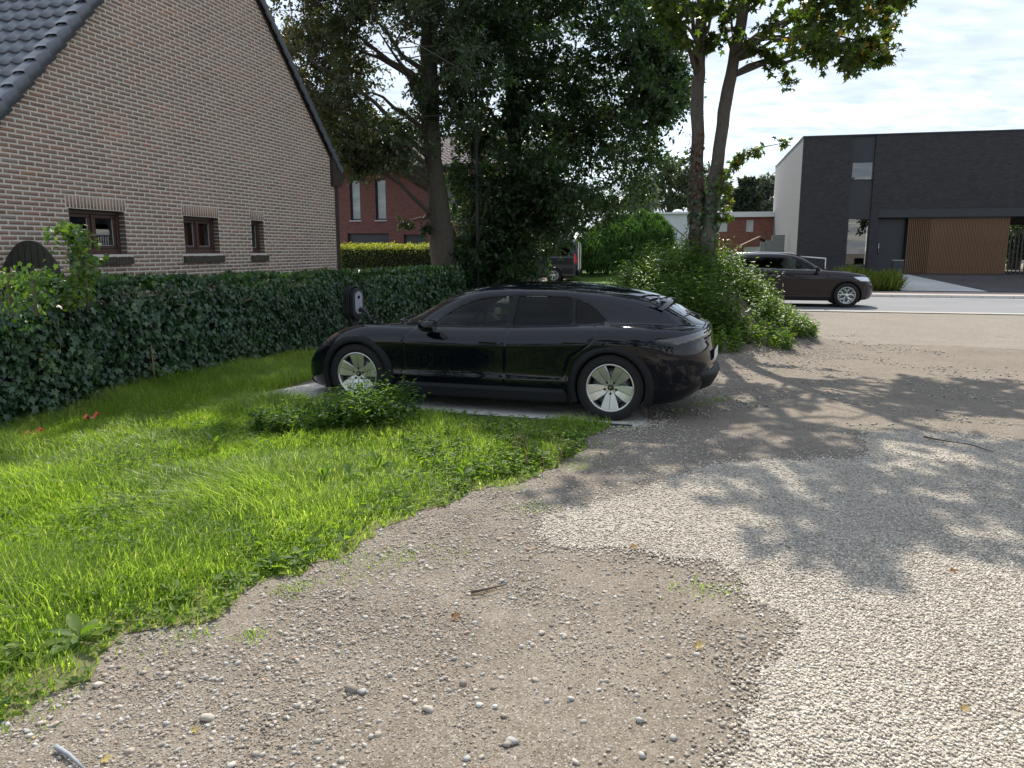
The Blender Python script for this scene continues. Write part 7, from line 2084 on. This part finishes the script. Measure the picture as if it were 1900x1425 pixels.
# pale stones strayed over the rim of the spread
n = 8000
rim = np.array(g_out); k = rng.integers(0, len(rim), n)
xy = rim[k] + rng.normal(0, 1, (n, 2)) * (rng.exponential(.10, n) + .01)[:, None]
ok = in_view(xy[:, 0], xy[:, 1], 40) & (xy[:, 1] < 8); xy = xy[ok]
tag(pebbles('strayed_gravel', xy, rng.uniform(.006, .012, len(xy)), M_GRV, OCT, OCTF, z0=.002), 'pale stones strayed from the gravel onto the dirt', 'gravel', kind='stuff')
n = 2600
rim = np.array([A0 + pdir * a + pnrm * b for a, b in ((4.4, -.05), (4.7, .0), (4.82, .35), (4.62, .8), (4.65, .2))]); k = rng.integers(0, len(rim), n)
xy = rim[k] + rng.normal(0, .16, (n, 2))
tag(pebbles('pad_grit_spill', xy, rng.uniform(.004, .010, n), M_GRV, OCT, OCTF, z0=.012), 'grit spilled round the rear corner of the parking pad', 'grit', kind='stuff')
# larger single stones, children of the ground
stone_me = []
for q in range(8):
    V = ICO * (1 + rng.uniform(-.40, .30, (12, 1))) * np.array([1, rng.uniform(.6, .9), rng.uniform(.4, .6)])
    stone_me.append(tri_mesh('stone', V, ICOF, M_STN, {'tint': np.full(12, [.15, .3, .42, .5, .68, .78, .9, 1.0][q])}))
sp_px = [(652, 1280, .034, 0), (672, 1283, .026, 4), (385, 1330, .030, 3), (415, 1075, .026, 6), (180, 1270, .028, 6), (498, 1238, .018, 7), (890, 1305, .018, 7), (918, 1308, .017, 7), (795, 1315, .026, 3), (770, 1300, .018, 6), (752, 1292, .017, 6), (655, 1112, .020, 0), (810, 1104, .018, 2), (915, 1065, .020, 4), (930, 1078, .024, 4), (1170, 1168, .020, 1), (1005, 1170, .022, 3), (1043, 1174, .016, 7), (860, 1265, .024, 0), (950, 1375, .030, 4), (940, 1379, .022, 1), (935, 1326, .018, 1), (1185, 1336, .022, 5), (1060, 1296, .018, 5), (1015, 1298, .016, 4), (1110, 1280, .012, 7), (1235, 1293, .012, 7), (925, 1003, .022, 1), (945, 1004, .018, 2), (760, 1022, .022, 1), (785, 1042, .020, 4), (1040, 965, .03, 1), (1060, 828, .020, 1), (1600, 805, .035, 6), (1415, 1127, .028, 0), (475, 1398, .018, 1), (634, 1407, .018, 3), (75, 1335, .022, 6), (240, 1390, .02, 2), (1190, 1400, .020, 5), (1250, 1368, .020, 4), (1068, 1412, .02, 6), (700, 1360, .02, 2), (560, 1310, .016, 6), (310, 1250, .02, 3), (470, 1170, .018, 6), (1120, 1055, .014, 4), (1250, 1140, .012, 1), (580, 1200, .016, 4)]
for (px, py, s, v) in sp_px:
    c = ground(px, py); o = link(bpy.data.objects.new('stone', stone_me[v]), ground_o)
    o.location = (c[0], c[1], float(hgt(c[0], c[1])) + s * .22); o.scale = (s, s, s); o.rotation_euler = (rng.normal(0, .2), rng.normal(0, .2), rng.uniform(0, 6.3))
# ---------------------------------------------------------------- sticks, leaves and litter
def stick(name, label, px, r, mat, cat='stick', z=.012):
    P = [ground(x, y) for x, y in px]; b = P[0]
    P = [(p[0] - b[0], p[1] - b[1], float(hgt(p[0], p[1])) + z + rng.uniform(0, .008)) for p in P]
    m = MB(); m.tube(P, np.linspace(r, r * .5, len(P)), 7); o = m.build(name, mat); o.location = (b[0], b[1], 0); tag(o, label, cat)
    return o
M_STK = mat_noise('grey_brown_stick', (.075, .058, .045), (.15, .12, .095), 25, .9, .3, .002)
stick('stick', 'thicker of the two brown sticks lying on the dirt beside blue-grey stones', [(874, 1100), (905, 1094), (940, 1086)], .008, M_STK)
stick('stick', 'thinner pale stick lying just below the thicker one on the dirt', [(874, 1108), (905, 1101), (935, 1094)], .004, bpy.data.materials['dry_stalk'])
stick('stick', 'pale blue-grey stick at the bare corner of the dirt', [(104, 1384), (128, 1400), (158, 1428)], .010, mat_noise('blue_grey_wood', (.23, .25, .28), (.33, .35, .38), 25, .8, .2, .002))
stick('fallen_twig', 'long dark fallen twig lying across the pale gravel', [(1714, 816), (1740, 822), (1770, 828), (1800, 832), (1842, 846)], .008, M_STK, 'twig', .02)
stick('garden_cane', 'thin upright bamboo cane leaning on the ivy hedge', [(290, 728), (289, 727)], .006, M_DRY, 'cane')
cane = bpy.data.objects['garden_cane']; bpy.data.objects.remove(cane)
cb_ = ground(291, 726); ct = at_y(280, 643, cb_[1] + .05)
m = MB(); m.tube([(0, 0, 0), ((ct[0] - cb_[0]) * .5, .02, ct[2] * .5), tuple(ct - cb_)], [.006, .006, .005], 6); o = m.build('garden_cane', M_DRY); o.location = tuple(cb_); tag(o, 'thin upright bamboo cane leaning on the ivy hedge', 'cane')
M_ORG = mat_plain('orange_red_plastic', (.50, .075, .035), .45)
for (pa, pb, lab) in (((46, 822), (82, 812), 'orange-red plastic strip lying at the near foot of the ivy hedge'), ((155, 790), (186, 782), 'short orange-red plastic strip in the grass along the hedge')):
    a, b = ground(*pa), ground(*pb); m = MB(); d = (b - a)
    sdv = np.array([-d[1], d[0], 0]); sdv = sdv / np.linalg.norm(sdv) * .022
    vs = []; k = 6
    for q in range(k):
        p = d * q / (k - 1); zz = .07 + .03 * math.sin(q * 1.9); vs += [p - sdv + [0, 0, zz], p + [0, 0, zz + .018], p + sdv + [0, 0, zz]]
    vs += [v - np.array([0, 0, .006]) for v in vs]
    n3 = 3 * k; fs = []
    for q in range(k - 1):
        for e in range(2):
            i = q * 3 + e; fs += [(i, i + 1, i + 4, i + 3), (n3 + i, n3 + i + 3, n3 + i + 4, n3 + i + 1)]
        fs += [(q * 3, q * 3 + 3, n3 + q * 3 + 3, n3 + q * 3), (q * 3 + 2, n3 + q * 3 + 2, n3 + q * 3 + 5, q * 3 + 5)]
    m.add(vs, fs); o = m.build('plastic_strip', M_ORG); o.location = tuple(a); tag(o, lab, 'plastic')
M_DL = mat_leaf('dry_leaf', [(0, (.20, .10, .04)), (.5, (.34, .24, .10)), (1, (.45, .36, .14))], .25, .7)
for (px, py, s, t_, lab) in ((1170, 1022, .055, .2, 'curled brown leaf on the edge of the pale gravel'), (1290, 1208, .05, .8, 'pale dry leaf on the dirt near the gravel edge'), (838, 1148, .055, .0, 'rust-brown crumpled leaf among the dirt stones'), (188, 1408, .04, 1., 'yellow leaf near the blue-grey stick'), (1765, 1065, .045, .05, 'dark curled leaf on the shaded pale gravel'), (1785, 1318, .04, .6, 'small tan leaf on the sunny gravel'), (355, 1355, .035, .9, 'small yellow leaf on the stony dirt')):
    c = ground(px, py); V, T, k = leaf_geo(np.zeros((1, 3)), np.array([[1., .3, .25]]), np.array([[rng.normal(0, .3), -.4, 1.]]), np.array([s]), 'maple')
    V[:, 2] += .35 * np.abs(V[:, 1]); V[:, 2] -= V[:, 2].min()
    o = tri_obj('fallen_leaf', V, T, M_DL, None, {'tint': np.full(k, t_)}); o.location = (c[0], c[1], float(hgt(c[0], c[1])) + .008); tag(o, lab, 'leaf')
